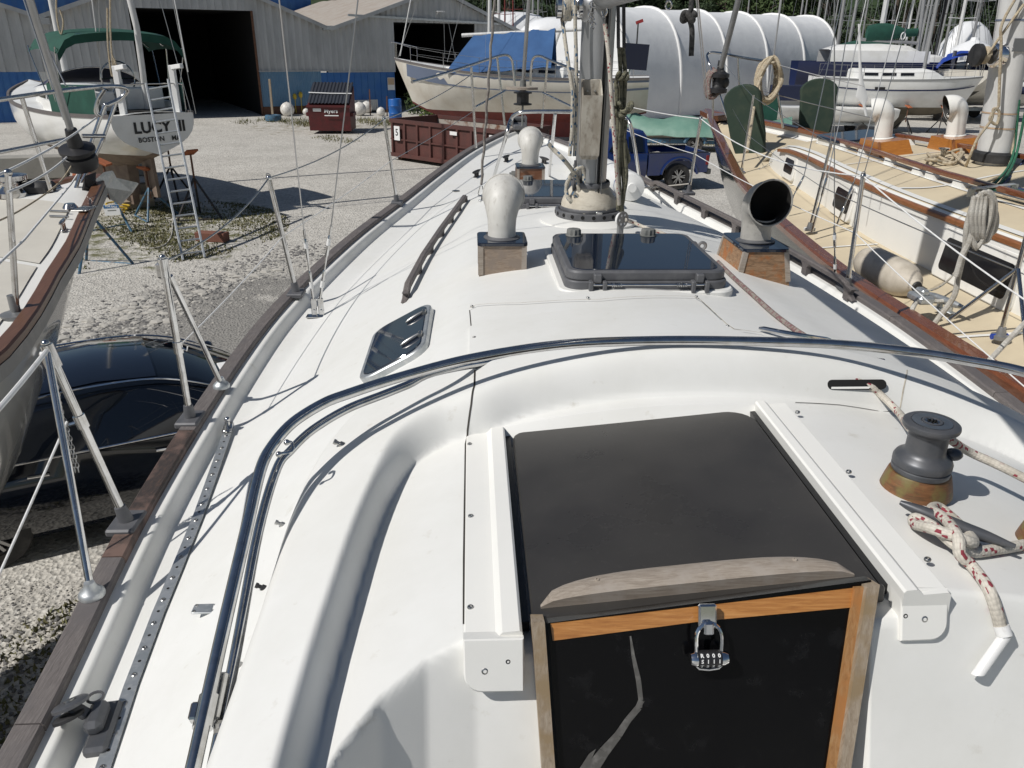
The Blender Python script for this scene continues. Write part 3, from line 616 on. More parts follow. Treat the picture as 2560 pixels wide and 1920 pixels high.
# ------------------------------------------------------------------ fittings of the boat we stand on
Z3 = Vector((0, 0, 1))
def bfr(u, v, z): return basis(BR, BF, Z3, B(u, v, z))
def screw(p, n, parent=own, r=0.006, mat='steel_dull'):
    x, y, d = frame(n); m = MB(); M4 = basis(x, y, d, p)
    m.lathe([(r, -0.002), (r, 0.001), (r * .8, 0.0025), (r * .45, 0.003), (r * .4, 0.0012), (1e-5, 0.0012)], 12, M4); m.build('screw', mat, parent)
SLX = (BR + Z3 * 0.1).normalized(); SLN = SLX.cross(BF).normalized()      # the companionway sits on the slope of the cambered roof
def slp(u, v, dz=0.0): return B(u, v, 3.30 + 0.1 * (u - 0.095)) + SLN * dz
# sliding hatch
sl = MB(); w_, l_ = 0.597, 0.74
def slm(u, v, dz): return basis(SLX, BF, SLN, slp(u, v, dz))
poly = [(-.298, -.345), (.298, -.345)] + [(.298 - .07 + .07 * math.cos(R(a)), .345 - .07 + .07 * math.sin(R(a))) for a in range(0, 91, 15)] + [(-.298 + .03 + .03 * math.cos(R(a)), .345 - .03 + .03 * math.sin(R(a))) for a in range(90, 181, 30)]
sl.prism(poly, -0.022, 0.0, slm(0.3925, 1.392, 0), .004); slide = sl.build('sliding_hatch', 'slide_acrylic', own, smooth=30)
m = MB(); m.box((0, 0, 0), (0.605, 0.014, 0.034), slm(0.3925, 1.040, -0.014), .004); m.build('hatch_lip', 'slide_acrylic', slide, smooth=30)
for uu in (.084, .699): boxobj('seal', 'slide_seal', own, (0, 0, 0), (0.013, .70, .02), slm(uu, 1.40, -0.016))
m = MB(); rings = []
for k in range(25):
    t = -1 + k / 12.0; wv = 0.007 + 0.055 * math.sqrt(max(0, 1 - abs(t) ** 3.2)); hh = 0.004 + 0.022 * math.sqrt(max(0, 1 - abs(t) ** 4)); uu = .385 + .272 * t; va = 1.072
    o = slp(uu, va, 0)
    rings.append([o, o + SLN * hh * .85, o + BF * wv * .25 + SLN * hh, o + BF * wv * .7 + SLN * hh * .95, o + BF * wv + SLN * hh * .55, o + BF * wv])
m.loft(rings); m.build('hatch_handle', 'teak_grey_cross', slide, smooth=50)
for t in (-.62, 0.05, .66): screw(slp(.385 + .272 * t, 1.104, .0225), SLN, slide, .005, 'teak_grey_cross')
# rails each side of it, turned down over the bulkhead
RK = Vector(BF) * 1.0 + Z3 * 2.6; RK = RK.normalized(); BN = BR.cross(RK).normalized()
if BN.dot(BF) > 0: BN = -BN
BKO = B(0.4, 1.02, 3.345)
def bk(x, y, off=0.0): return atplane(x, y, BKO + BN * off, BN)
def bkm(p): return basis(BR, RK, BN, p)
for side, u0, u1 in ((-1, -0.02, 0.078), (1, 0.705, 0.785)):
    um = u0 + (u1 - u0) * (0.55 if side < 0 else 0.42); prof = [(u0, -.06), (u1, -.06)]
    hi, lo = 0.020, 0.006
    if side < 0: prof += [(u1, hi - .004), (u1 - .004, hi), (um + .012, hi), (um, lo + .002), (u0 + .004, lo + .001), (u0, lo - .004)]
    else: prof += [(u1, lo - .004), (u1 - .004, lo + .001), (um, lo + .002), (um - .012, hi), (u0 + .004, hi), (u0, hi - .004)]
    m = MB(); m.loft([[slp(a, v, b) for a, b in prof] for v in (1.0, 1.40, 1.735)][::-1]); rail = m.build('hatch_runner', 'gelcoat_smooth', own, smooth=25)
    # apron: a plate on the bulkhead with one rounded lower corner
    L_, Rr = (slp(u0, 1.014, lo), slp(u1, 1.014, hi))
    cx = (u0 + u1) / 2; w = u1 - u0; hgt = 0.088; rc = 0.03
    c_ = Vector(B(cx, 1.0, 3.30 + 0.1 * (cx - .095) - 0.032)); c_ = c_ - BN * ((c_ - BKO).dot(BN)) + BN * 0.006
    if side < 0: pl = [(w / 2, hgt / 2), (-w / 2, hgt / 2)] + [(-w / 2 + rc - rc * math.cos(R(a)), -hgt / 2 + rc - rc * math.sin(R(a))) for a in range(0, 91, 15)] + [(w / 2, -hgt / 2)]
    else: pl = [(w / 2, hgt / 2), (-w / 2, hgt / 2), (-w / 2, -hgt / 2)] + [(w / 2 - rc + rc * math.sin(R(a)), -hgt / 2 + rc - rc * math.cos(R(a))) for a in range(0, 91, 15)]
    m = MB(); m.prism(pl, -0.02, 0.0145, bkm(c_), .003); m.build('runner_apron', 'gelcoat_smooth', own, smooth=25)
for p in ((1174, 1110), (1177, 1290), (1176, 1518)): screw(atplane(*p, slp(0.0, 1.4, .0075), SLN), SLN)
for p in ((1994, 1030), (2122, 1179), (2319, 1398)): screw(atplane(*p, slp(0.77, 1.4, .0075), SLN), SLN)
for p in ((1212, 1677), (2310, 1547)): screw(bk(*p, .018), BN, r=.007)
for p in ((1270, 1653), (2262, 1539)): screw(bk(*p, .018), BN, r=.005, mat='dark_inside')
# companionway: posts, head trim, washboard with its repaired crack
def quad_on_bulkhead(name, mat, px, off0, off1, parent=own):
    P = [bk(*p, off1) for p in px]; Q = [bk(*p, off1) + BN * (off0 - off1) for p in px]
    a = (P[1] - P[0]).cross(P[2] - P[1]); P, Q = (P, Q) if a.dot(BN) > 0 else (P[::-1], Q[::-1])
    m = MB(); m.loft([Q, P]); return m.build(name, mat, parent, smooth=0)
quad_on_bulkhead('washboard', 'washboard', [(1352, 1560), (2178, 1450), (2096, 2060), (1385, 2060)], -0.01, 0.012)
m = MB()
for seg in ([(1576, 1590), (1583, 1640), (1596, 1700), (1602, 1750), (1597, 1768), (1570, 1800), (1545, 1838), (1510, 1880), (1470, 1935)],):
    W = [4, 9, 13, 12, 17, 17, 20, 27, 36]
    for i in range(len(seg) - 1):
        (x0, y0), (x1, y1) = seg[i], seg[i + 1]; d = Vector((x1 - x0, y1 - y0)).normalized(); n_ = Vector((-d.y, d.x))
        q = [(x0 - n_.x * W[i] / 2, y0 - n_.y * W[i] / 2), (x0 + n_.x * W[i] / 2, y0 + n_.y * W[i] / 2), (x1 + n_.x * W[i + 1] / 2, y1 + n_.y * W[i + 1] / 2), (x1 - n_.x * W[i + 1] / 2, y1 - n_.y * W[i + 1] / 2)]
        q = [q[0], q[3], q[2], q[1]]; P = [bk(*p, .0135) for p in q]; m.add([tuple(p) for p in P], [(0, 1, 2, 3)])
        if i in (4,): P = [bk(*p, .0137) for p in [(1590, 1765), (1612, 1752), (1600, 1772), (1585, 1785)]]; m.add([tuple(p) for p in P], [(0, 1, 2, 3)])
P = [bk(*p, .0138) for p in [(1490, 1872), (1472, 1885), (1440, 1935), (1462, 1935)]]; m.add([tuple(p) for p in P], [(0, 1, 2, 3)])
m.build('filled_crack', 'crack_filler', own, smooth=0)
quad_on_bulkhead('door_post', 'teak_worn', [(1330, 1556), (1362, 1556), (1398, 2060), (1365, 2060)], -.01, 0.028)
quad_on_bulkhead('door_post', 'dark_inside', [(1362, 1556), (1370, 1556), (1406, 2060), (1398, 2060)], -.01, 0.020)
quad_on_bulkhead('door_post', 'teak_post', [(2138, 1470), (2168, 1468), (2078, 2060), (2050, 2060)], -.01, 0.020)
quad_on_bulkhead('door_post', 'teak_worn', [(2168, 1468), (2200, 1462), (2106, 2060), (2078, 2060)], -.01, 0.030)
quad_on_bulkhead('head_trim', 'teak_varnish', [(1376, 1560), (1748, 1516), (1748, 1554), (1382, 1602)], -.005, 0.014)
quad_on_bulkhead('head_trim', 'teak_varnish', [(1787, 1512), (2138, 1470), (2136, 1518), (1787, 1550)], -.005, 0.014)
# combination padlock hanging from its hasp
hp = bk(1768, 1545, .03); lock = thing('padlock', 'chrome combination padlock with black number wheels hanging on the companionway', 'padlock', bk(1770, 1640, .03))
m = MB(); m.box((0, 0, 0), (.030, .040, .010), bkm(bk(1768, 1540, .028)), .003); m.box((0, -.018, .008), (.016, .022, .010), bkm(bk(1768, 1540, .03)), .003); m.build('hasp', 'chrome', own, smooth=30)
LC = bk(1772, 1640, .034)
def lk(x, y, z=0.0): return LC + BR * x + RK * y + BN * z
m = MB(); arc = [lk(-.020, .004), lk(-.021, .022)] + [lk(.021 * math.cos(R(a)), .030 + .024 * math.sin(R(a))) for a in range(180, -1, -20)] + [lk(.021, .022), lk(.020, .004)]
m.tube(arc, .0034, 8); m.build('shackle', 'chrome', lock)
m = MB(); m.tube([lk(-.031, -.004), lk(-.0305, -.004), lk(-.024, -.004), lk(-.0195, -.004)], [.004, .010, .0125, .0125], 14); m.tube([lk(.0195, -.004), lk(.024, -.004), lk(.0305, -.004), lk(.031, -.004)], [.0125, .0125, .010, .004], 14)
m.tube([lk(-.021, .0), lk(-.024, -.012), lk(-.016, -.020), lk(0, -.022), lk(.016, -.020), lk(.024, -.012), lk(.021, .0)], .003, 8); m.build('lock_body', 'chrome', lock)
for k in range(4):
    x0 = -.0185 + k * .00935; m = MB(); m.tube([lk(x0, -.004), lk(x0 + .0088, -.004)], .0135, 20); wh = m.build('number_wheel', 'black_plastic', lock)
    ch = ['RST', '012', '012', '012'][k]
    m = MB()
    for j, c in enumerate(ch):
        a = R(38 - 38 * j); nrm = BN * math.cos(a) + RK * math.sin(a); tg = RK * math.cos(a) - BN * math.sin(a)
        m.text(c, .0088, basis(BR, tg, nrm, lk(x0 + .0044, -.004) + nrm * .0139), bold=.0003)
    m.build('digits', 'paint_white', wh, smooth=0)
# dodger hoops folded flat against the arch
def on_slope(x, y, z0, k, v0):
    v = 1.5
    for _ in range(20):
        p = atz(x, y, z0 - k * (v0 - v)); v = p.dot(BF)
    return p
t1 = [(455, 2020), (483, 1920), (548, 1620), (617, 1320), (652, 1173), (683, 1112), (732, 1057), (806, 1010), (867, 986), (990, 946), (1175, 897)]
P1 = [on_slope(x, y, 3.49, .33, 1.90) for x, y in t1] + [atz(x, y, 3.488) for x, y in [(1400, 862), (1630, 852), (1860, 853)]] + [atz(x, y, 3.483) for x, y in [(2079, 860), (2267, 878), (2420, 902), (2560, 930)]] + [atz(2720, 985, 3.46)]
hoop = tubeobj('dodger_hoop', 'steel', own, smooth_path(P1, 6), .0125, 14)
t2 = [(505, 2020), (532, 1920), (592, 1620), (646, 1330), (692, 1173), (726, 1127), (781, 1075), (867, 1023), (960, 986), (1020, 962), (1110, 925)]
P2 = [on_slope(x, y, 3.445, .33, 1.94) for x, y in t2]; P2 += [B(0.2, 2.06, 3.375), B(.7, 2.075, 3.395), B(1.2, 2.06, 3.35)]
tubeobj('dodger_hoop', 'steel', own, smooth_path(P2, 6), .0105, 14)
# second hoop just seen as a bright sliver on the starboard side
tubeobj('grab_bar', 'steel', own, smooth_path([px_deck(1897, 820, .012), px_deck(1960, 832, .02), px_deck(2020, 842, .02), px_deck(2075, 850, .012)], 5), [.004] + [.009] * 14 + [.006], 8)
m = MB(); a_ = on_slope(693, 1115, 3.49, .33, 1.90); 
for dx, dy in ((-12, 18), (8, -12)): m.sphere(on_slope(693 + dx * 1.0, 1118 + dy, 3.49, .33, 1.90) + BR * .014, .007)
m.tube(smooth_path([on_slope(682, 1134, 3.49, .33, 1.90) + BR * .016, on_slope(706, 1128, 3.49, .33, 1.90) + BR * .02, on_slope(712, 1108, 3.49, .33, 1.90) + BR * .016, on_slope(700, 1104, 3.49, .33, 1.90) + BR * .014], 4), .0035, 8); m.build('strap_eye', 'steel', hoop)
# clamps on the hoops by the coaming
for (x, y), d in (((515, 1780), 0), ((548, 1745), 1)):
    p = on_slope(x, y, 3.49 - .03 * d, .33, 1.92); t_ = (P1[2] - P1[1]).normalized(); m = MB()
    if d == 0: m.tube([p - t_ * .027, p + t_ * .027], .0165, 14); m.box((0.018, 0, 0), (.014, .02, .03), basis(*frame(t_), p), .003)
    else: m.box((0, 0, 0), (.02, .026, .085), basis(*frame(t_), p), .004); m.tube([p - t_ * .05 + BR * .004, p - t_ * .05 + BR * .02], .012, 10)
    m.build('clamp', 'steel', own, smooth=30)
for p, mt in (((855, 1112), 'steel_dull'), ((707, 1312), 'steel_dull'), ((660, 1470), 'black_plastic'), ((600, 1663), 'steel_dull')):
    q = px_deck(*p); m = MB(); x, y, d = frame(-BR + Z3 * .5); M4 = basis(x, y, d, q); m.lathe([(.008, -.004), (.008, .006), (.005, .007), (.005, .014), (.007, .015), (.007, .022), (1e-4, .0225)], 10, M4); m.build('snap_stud', mt, own)
# moulded seams on the roof: the cover over the sliding hatch
def deck_line(name, mat, px=None, uvp=None, w=0.004, dz=0.0015, n=10):
    P = [px_deck(*p, dz) for p in px] if px else [DP(u, v, dz) for u, v in uvp]
    Q = []
    for i in range(len(P) - 1):
        for k in range(n): 
            q = P[i].lerp(P[i + 1], k / n); u, v, _ = uvz(q); Q.append(DP(u, v, dz))
    Q.append(P[-1]); m = MB()
    for i in range(len(Q)):
        d = (Q[min(i + 1, len(Q) - 1)] - Q[max(0, i - 1)]).normalized(); s_ = d.cross(Z3).normalized() * (w / 2)
        m.v += [tuple(Q[i] - s_), tuple(Q[i] + s_)]
    m.f = [(2 * i, 2 * i + 1, 2 * i + 3, 2 * i + 2) for i in range(len(Q) - 1)]
    return m.build(name, mat, own, smooth=180)
deck_line('seam', 'sealant', px=[(1160, 1560), (1160, 1400), (1162, 1250), (1164, 1110), (1169, 1075), (1178, 1010), (1186, 964), (1187, 925)], w=.0045)
deck_line('seam', 'sealant', px=[(1184, 870), (1178, 820), (1174, 775)], w=.0035)
cov = MB(); n_ = 14; rows = []
for k in range(n_ + 1):
    v = 2.09 + (2.57 - 2.09) * k / n_; ur = .87 - .08 * sst((v - 2.34) / .23); rows.append([DP(-0.012 + (ur + .012) * j / 24, v, .007) for j in range(25)])
top = rows; m = MB(); m.loft(top, closed=False)
edge = [rows[i][0] for i in range(n_ + 1)] + rows[-1][1:] + [rows[i][-1] for i in range(n_ - 1, -1, -1)]
m.loft([edge, [p - Z3 * .012 for p in edge]], closed=False); m.build('roof_cover', 'gelcoat', own, smooth=40)
for p in ((1180, 765), (1186, 843), (1470, 744), (1741, 741), (1819, 815)): screw(px_deck(*p, .007), Z3)
deck_line('seam', 'seam_dirt', px=[(1174, 770), (1190, 762), (1300, 757), (1500, 748), (1735, 741), (1752, 750), (1815, 808), (1835, 822), (1905, 832)], w=.0035, dz=.009)
deck_line('seam', 'seam_dirt', px=[(2268, 924), (2258, 975), (2250, 1020)], w=.003)
deck_line('seam', 'sealant', px=[(1988, 1006), (2100, 1012), (2248, 1026)], w=.003)
# line slot in the arch: black solid, the opening's shade put into its colour
c0 = px_deck(2140, 962); arch_n = dnorm(c0); arch_n = (arch_n - BR * arch_n.dot(BR)).normalized(); c0 = c0 + arch_n * .002; xx = BR; yy = arch_n.cross(xx).normalized()
m = MB(); m.prism(rrect(.158, .026, .0125, 5), -.05, .004, basis(xx, yy, arch_n, c0)); slot = m.build('line_slot', 'dark_inside', own, smooth=30)
m = MB(); m.prism([(-.070, -.0115), (.03, -.0115), (.036, -.006), (-.069, -.006)], .0, .0055, basis(xx, yy, arch_n, c0)); m.build('slot_sill', 'gelcoat_smooth', slot, smooth=0)
# ---- winches
def winch(c, s=1.0, name='winch'):
    M4 = Matrix.Translation(c) @ Matrix.Scale(s, 4)
    b = MB().lathe([(.078, 0), (.078, .004), (.072, .03), (.066, .052), (.064, .055)], 32, M4 @ Matrix.Diagonal((1.05, .92, 1, 1))).build('winch_pad', 'winch_pad_wood', own)
    w = MB().lathe([(.062, .055), (.0635, .057), (.0635, .067), (.061, .069), (.061, .071), (.064, .073), (.064, .085), (.060, .093), (.050, .099), (.045, .106), (.043, .112), (.043, .150), (.044, .155), (.050, .160), (.057, .164), (.060, .168), (.061, .173), (.060, .178), (.056, .181), (.044, .1815), (.043, .180), (.022, .180), (.022, .183), (.018, .184), (.0165, .183), (.0165, .172), (1e-5, .172)], 40, M4).build(name, 'winch_grey', own)
    MB().lathe([(.0425, .1805), (.0425, .1822), (.024, .1822), (.024, .1805)], 40, M4, cap=False).build('top_ring', 'steel_dull', w)
    m = MB()
    for k in range(8):
        a = k * math.pi / 4; m.box((math.cos(a) * .0145, math.sin(a) * .0145, .177), (.006, .006, .011), M4 @ Matrix.Rotation(0, 4, 'Z'))
    m.lathe([(.0165, .171), (.0165, .1725), (1e-5, .1725)], 12, M4); m.build('winch_socket', 'steel', w, smooth=0)
    return c
wc = px_deck(2287, 1226); winch(wc, .89)
m = MB(); wj = Vector(wc) + BR * .062 + Z3 * .085 - BF * .0; m.sphere(wj, .016, sq=(1.2, 1, .8)); m.build('line_stripper', 'winch_grey', own)
winch(px_deck(2640, 1375), .95)
# jam cleat on the roof with its line, end taped
clc = px_deck(2380, 1345); cdir = (px_deck(2487, 1348) - px_deck(2278, 1268)).normalized()
def horn_cleat(c, d, L, mat, parent, hh=.03, r=.011):
    m = MB(); d = Vector(d); P = [c - d * L / 2 + Z3 * (hh + .004), c - d * L * .33 + Z3 * (hh + .002), c - d * L * .12 + Z3 * hh, c + d * L * .12 + Z3 * hh, c + d * L * .33 + Z3 * (hh + .002), c + d * L / 2 + Z3 * (hh + .004)]
    m.tube(smooth_path(P, 3), [r * .35, r * .6, r * .75, r * .9, r, r * 1.05, r * 1.1, r * 1.15, r * 1.1, r * 1.05, r, r * .9, r * .75, r * .6, r * .45, r * .35], 10)
    for s_ in (-1, 1): m.tube([c + d * (s_ * L * .13) - Z3 * .004, c + d * (s_ * L * .13) + Z3 * hh], r * .85, 10)
    m.box((0, 0, .002), (L * .5, r * 2.2, .006), basis(d, Z3.cross(d).normalized(), Z3, c), .002)
    return m.build('cleat', mat, parent)
horn_cleat(clc, cdir, .20, 'winch_grey', own, .028, .0125)
def pd(x, y, dz): return px_deck(x, y, dz)
def rope(name, label, mat, pts, r, n=10, sm=6, group=None):
    P = smooth_path(pts, sm); o = MB().tube(P, r, n).build(name, mat, loc=P[0]); return tag(o, label, 'rope', group)
rp = [pd(2600, 1355, .012), pd(2560, 1362, .012), pd(2500, 1372, .012), pd(2430, 1380, .014), pd(2385, 1360, .030), pd(2335, 1318, .030), pd(2290, 1295, .024), pd(2288, 1310, .018), pd(2330, 1322, .042), pd(2400, 1345, .046), pd(2432, 1356, .035), pd(2420, 1335, .022), pd(2375, 1290, .020), pd(2345, 1268, .022), pd(2330, 1275, .03), pd(2365, 1300, .044), pd(2395, 1345, .05), pd(2400, 1385, .03), pd(2430, 1415, .014)]
tail = [pd(2470, 1470, .012)]
for p in ((2492, 1530), (2502, 1570)): tail.append(bk(*p, .016))
P = smooth_path(rp + tail, 6); o = MB().tube(P, .0105, 12).build('cleated_line', 'rope_red_fleck', loc=P[0]); ln = tag(o, 'white and red flecked line made fast on the cleat, tail hanging over the bulkhead', 'rope')
e0, e1, e2 = bk(2503, 1570, .018), bk(2512, 1590, .022), bk(2445, 1685, .026)
m = MB(); m.tube([e0 - RK * -.004, e1], .0125, 12); d = (e2 - e1); 
m.loft([[e1 + BR * (.011 * math.cos(R(a))) + BN * (.009 * math.sin(R(a))) for a in range(-20, 201, 22)], [e2 + BR * (.011 * math.cos(R(a))) + BN * (.009 * math.sin(R(a))) for a in range(-20, 201, 22)]], closed=False)
m.build('tape', 'tape_white', ln, fix=False)
rope('jib_sheet', 'white line with red flecks running from the arch slot past the winch', 'rope_red_fleck', [px_deck(2120, 945, -.02), px_deck(2175, 966, .004), pd(2205, 990, .022), pd(2250, 1035, .04), wc + Z3 * .112 + BF * .05 + BR * .0, wc + Z3 * .115 + BF * .036 + BR * .045, pd(2420, 1128, .075), pd(2500, 1165, .07), pd(2600, 1215, .07)], .0095, 12)
rope('roof_line', 'grey brown weathered line lying along the roof beside the near hatch', 'rope_brown_dirty', [pd(1795, 655, .010), pd(1830, 690, .010), pd(1880, 735, .010), pd(1930, 780, .010), pd(1975, 815, .010), pd(2015, 842, .012)], .0095, 10)
m = MB(); m.box((0, 0, .001), (.03, .011, .002), basis(BR, BF, Z3, px_deck(2332, 1257))); m.build('name_plate', 'black_plastic', own, smooth=0)

# ---- deck hatches
def hatch(u, v, w, d, zb, fwd_knobs, springs=True):
    h = MB(); M4 = bfr(u, v, zb); h.prism(rrect(w + .05, d + .05, .07), -.03, .010, M4, .006); root = h.build('deck_hatch', 'gelcoat_smooth', own, smooth=30)
    MB().prism(rrect(w, d, .06), .008, .042, M4, .004).build('base_frame', 'hatch_frame', root, smooth=30)
    MB().prism(rrect(w - .012, d - .012, .058), .045, .078, M4 @ Matrix.Translation((0, .006, 0)), .007).build('lid_frame', 'hatch_frame', root, smooth=30)
    MB().prism(rrect(w - .060, d - .060, .05), .07, .0805, M4 @ Matrix.Translation((0, .006, 0)), .002).build('glass', 'hatch_glass', root, smooth=30)
    for x in fwd_knobs:
        k = MB(); prof = []; K = M4 @ Matrix.Translation((x, d / 2 - .06, .080)); n = 40; o = len(k.v)
        for z, r0, wob in ((0, .036, 0), (.004, .037, 0), (.006, .033, .0022), (.026, .032, .0022), (.030, .029, .001), (.031, .020, 0)):
            for j in range(n): a = 2 * math.pi * j / n; r_ = r0 - wob * (1 + math.cos(a * 10)); k.v.append(tuple(K @ Vector((r_ * math.cos(a), r_ * math.sin(a), z))))
        for i in range(5):
            for j in range(n): k.f.append((i * n + j, i * n + (j + 1) % n, (i + 1) * n + (j + 1) % n, (i + 1) * n + j))
        k.f.append(tuple(5 * n + j for j in range(n))); k.build('knob', 'grey_plastic', root, smooth=40)
    if springs:
        for x in (-w * .31, w * .31):
            m = MB()
            for dx in (-.026, .026): m.box((x + dx, -d / 2 - .012, .026), (.016, .034, .046), M4, .003)
            m.box((x, -d / 2 + .002, .056), (.030, .034, .034), M4, .004); m.build('hinge', 'hatch_frame', root, smooth=30)
        m = MB(); m.tube([M4 @ Vector((x, -d / 2 - .016, .034)) for x in (-w * .36, w * .36)], .0045, 8)
        for x0 in (-w * .31 + .05, w * .31 - .092):
            m.tube([M4 @ Vector((x0 + .042 * t / 48, -d / 2 - .016 + .0085 * math.cos(2 * math.pi * t / 8), .034 + .0085 * math.sin(2 * math.pi * t / 8))) for t in range(49)], .0017, 5)
        m.build('hinge_rod', 'steel', root)
    return root
hatch(0.668, 3.165, .63, .655, 3.325, (-.215, .12))
hatch(0.56, 4.95, .66, .66, 3.275, (-.19,))
# ---- ventilators on their boxes
def cowl_path(M4, s=1.0, r0=.064):
    P = [(0, 0, 0), (0, 0, .045), (0, .001, .085), (0, .010, .122), (0, .030, .152), (0, .058, .168), (0, .088, .172), (0, .104, .172)]
    r_ = [.064, .0625, .065, .074, .083, .087, .089, .093]
    return [M4 @ (Vector(p) * s) for p in P], [x * s for x in r_]
def vent(px_base, zc, yaw, boxdim, wood_m, lid_m, cowl_m, s=1.0, taper=0.0, corner='teak_grey_cross', base_uv=None, lean=0.0, fl=True):
    u, v = base_uv; zb = dz1(u, v); M4 = bfr(u, v, zb); w, d, h = boxdim
    root = MB()
    root.loft([[M4 @ Vector((sx * (w / 2 + taper), sy * (d / 2 + taper * .6), -.03)) for sx, sy in ((-1, -1), (1, -1), (1, 1), (-1, 1))], [M4 @ Vector((sx * w / 2, sy * d / 2, h)) for sx, sy in ((-1, -1), (1, -1), (1, 1), (-1, 1))]])
    root = root.build('vent_box', wood_m, own, smooth=0)
    for sx, sy in ((-1, -1), (1, -1), (1, 1), (-1, 1)):
        m = MB(); m.bar(M4 @ Vector((sx * (w / 2 + taper - .008), sy * (d / 2 + taper * .6 - .008), -.01)), M4 @ Vector((sx * (w / 2 - .008), sy * (d / 2 - .008), h - .001)), .022, .022); m.build('corner_post', corner, root, smooth=0)
    MB().prism(rrect(w + .012, d + .012, .02), h, h + .014, M4, .003).build('lid', lid_m, root, smooth=30)
    C4 = M4 @ Matrix.Translation((0, 0, h + .012)) @ Matrix.Rotation(yaw, 4, 'Z') @ Matrix.Rotation(lean, 4, 'X')
    if fl: MB().lathe([(.083 * s, 0), (.083 * s, .004), (.066 * s, .010), (.064 * s, .012)], 32, C4, cap=False).build('flange', 'vent_grey' if cowl_m == 'vent_grey' else 'hatch_frame', root)
    P, r_ = cowl_path(C4, s); Ps = smooth_path(P, 4); rs = list(np.interp(np.linspace(0, 7, len(Ps)), range(8), r_))
    m = MB(); m.tube(Ps, rs, 28, caps=False)
    d_ = (Ps[-1] - Ps[-2]).normalized(); n = 28; lip = Ps[-1]; x, y, _ = frame(d_)
    m.tube([lip + x * ((rs[-1] + .001) * math.cos(2 * math.pi * k / 28)) + y * ((rs[-1] + .001) * math.sin(2 * math.pi * k / 28)) for k in range(28)], .004 * s, 6, closed=True)
    cw = m.build('cowl', cowl_m, root, smooth=60)
    m = MB(); m.tube(list(reversed(Ps)), [x - .005 for x in reversed(rs)], 24, caps=False); m.f = [tuple(reversed(f)) for f in m.f]; m.uv = {}; m.build('throat', 'pipe_inside', cw, smooth=60)
    return root
vent(None, 0, R(-6), (.20, .20, .115), 'teak_box', 'hatch_glass', 'vent_plastic', .95, .0, base_uv=uvz(px_deck(1254, 666))[:2])
vent(None, 0, R(-4), (.205, .20, .10), 'box_stained', 'hatch_glass', 'vent_plastic', 1.0, .0, base_uv=(0.44, 6.02), corner='teak_grey_cross')
vent(None, 0, R(186), (.20, .32, .125), 'teak_box_rusty', 'hatch_glass', 'vent_grey_white', 1.08, .022, base_uv=(1.315, 3.53), corner='teak_grey_cross', lean=R(4))
m = MB(); q = B(.33, 6.0, 3.27); m.tube([q, q - BR * .03], .03, 14); m.tube([q - BR * .03, q - BR * .045], .02, 12); m.build('valve', 'grey_plastic', own)
# ---- mast
MU, MV, _ = uvz(px_deck(1471, 549)); MZ = dz1(MU, MV); MC = B(MU, MV, 0)
def oval(cx, a, b, z, n=28): return [cx + BR * (a * math.cos(2 * math.pi * k / n)) + BF * (b * math.sin(2 * math.pi * k / n)) + Z3 * z for k in range(n)]
mast = MB().loft([oval(MC, .082, .115, MZ - .05), oval(MC, .082, .115, 13.0)]).build('mast', 'aluminium', own, smooth=50)
m = MB(); m.box((0.026, -.112, 0), (.006, .02, 8), Matrix.Translation(MC + Z3 * 7.4) @ basis(BR, BF, Z3), 0); m.build('sail_groove', 'dark_inside', mast)
m = MB(); m.box((0.012, -.1155, 0), (.006, .014, 8.2), Matrix.Translation(MC + Z3 * 7.4) @ basis(BR, BF, Z3), .002); m.box((0.040, -.113, 0), (.006, .014, 8.2), Matrix.Translation(MC + Z3 * 7.4) @ basis(BR, BF, Z3), .002); m.build('groove_lip', 'aluminium', mast)
MB().lathe([(.26, -.01), (.26, .004), (.20, .022), (.17, .026)], 40, Matrix.Translation(B(MU, MV, MZ)), cap=False).build('mast_plinth', 'gelcoat_smooth', own)
m = MB(); m.lathe([(.165, .012), (.178, .018), (.183, .04), (.183, .058), (.178, .062), (.166, .062), (.162, .05), (.160, .02)], 48, Matrix.Translation(B(MU, MV, MZ)), cap=False); ring = m.build('mast_collar', 'hatch_frame', own)
for k in range(20):
    m = MB(); a = 2 * math.pi * k / 20; d = BR * math.cos(a) + BF * math.sin(a); x, y, _ = frame(d); m.lathe([(.010, .1815), (.010, .1842), (1e-4, .1842)], 10, basis(x, y, d, B(MU, MV, MZ + .045))); m.build('collar_hole', 'dark_inside', ring)
m = MB(); prof = [(.158, .015), (.160, .05), (.154, .075), (.150, .10), (.140, .125), (.128, .145), (.116, .165), (.106, .178), (.106, .20)]; n = 40; rings = []
for i, (r_, z) in enumerate(prof):
    row = []
    for k in range(n):
        a = 2 * math.pi * k / n; f = max(0, (r_ - .1) / .06); rr_ = r_ * (1 + .02 * math.sin(a * 7 + i * 1.3) + .012 * math.sin(a * 13 + i * 2)); ax = .90 + .1 * f
        row.append(B(MU, MV, MZ + z) + BR * (rr_ * math.cos(a) * ax) + BF * (rr_ * math.sin(a) * (1.12 - .1 * f)))
    rings.append(row)
m.loft(rings, caps=False); boot = m.build('mast_boot', 'canvas_boot', own, smooth=180)
for z, a, b in ((.182, .101, .124), (.052, .157, .160)):
    m = MB(); m.loft([oval(B(MU, MV, 0), a, b, MZ + z), oval(B(MU, MV, 0), a + .003, b + .003, MZ + z + .006), oval(B(MU, MV, 0), a + .003, b + .003, MZ + z + .022), oval(B(MU, MV, 0), a, b, MZ + z + .028)], caps=False); m.build('strap', 'hatch_frame', boot)
m = MB(); m.box((0, 0, 0), (.036, .014, .018), Matrix.Translation(B(MU + .03, MV - .163, MZ + .067)) @ basis(BR, BF, Z3), .003); m.build('clip', 'steel', boot)
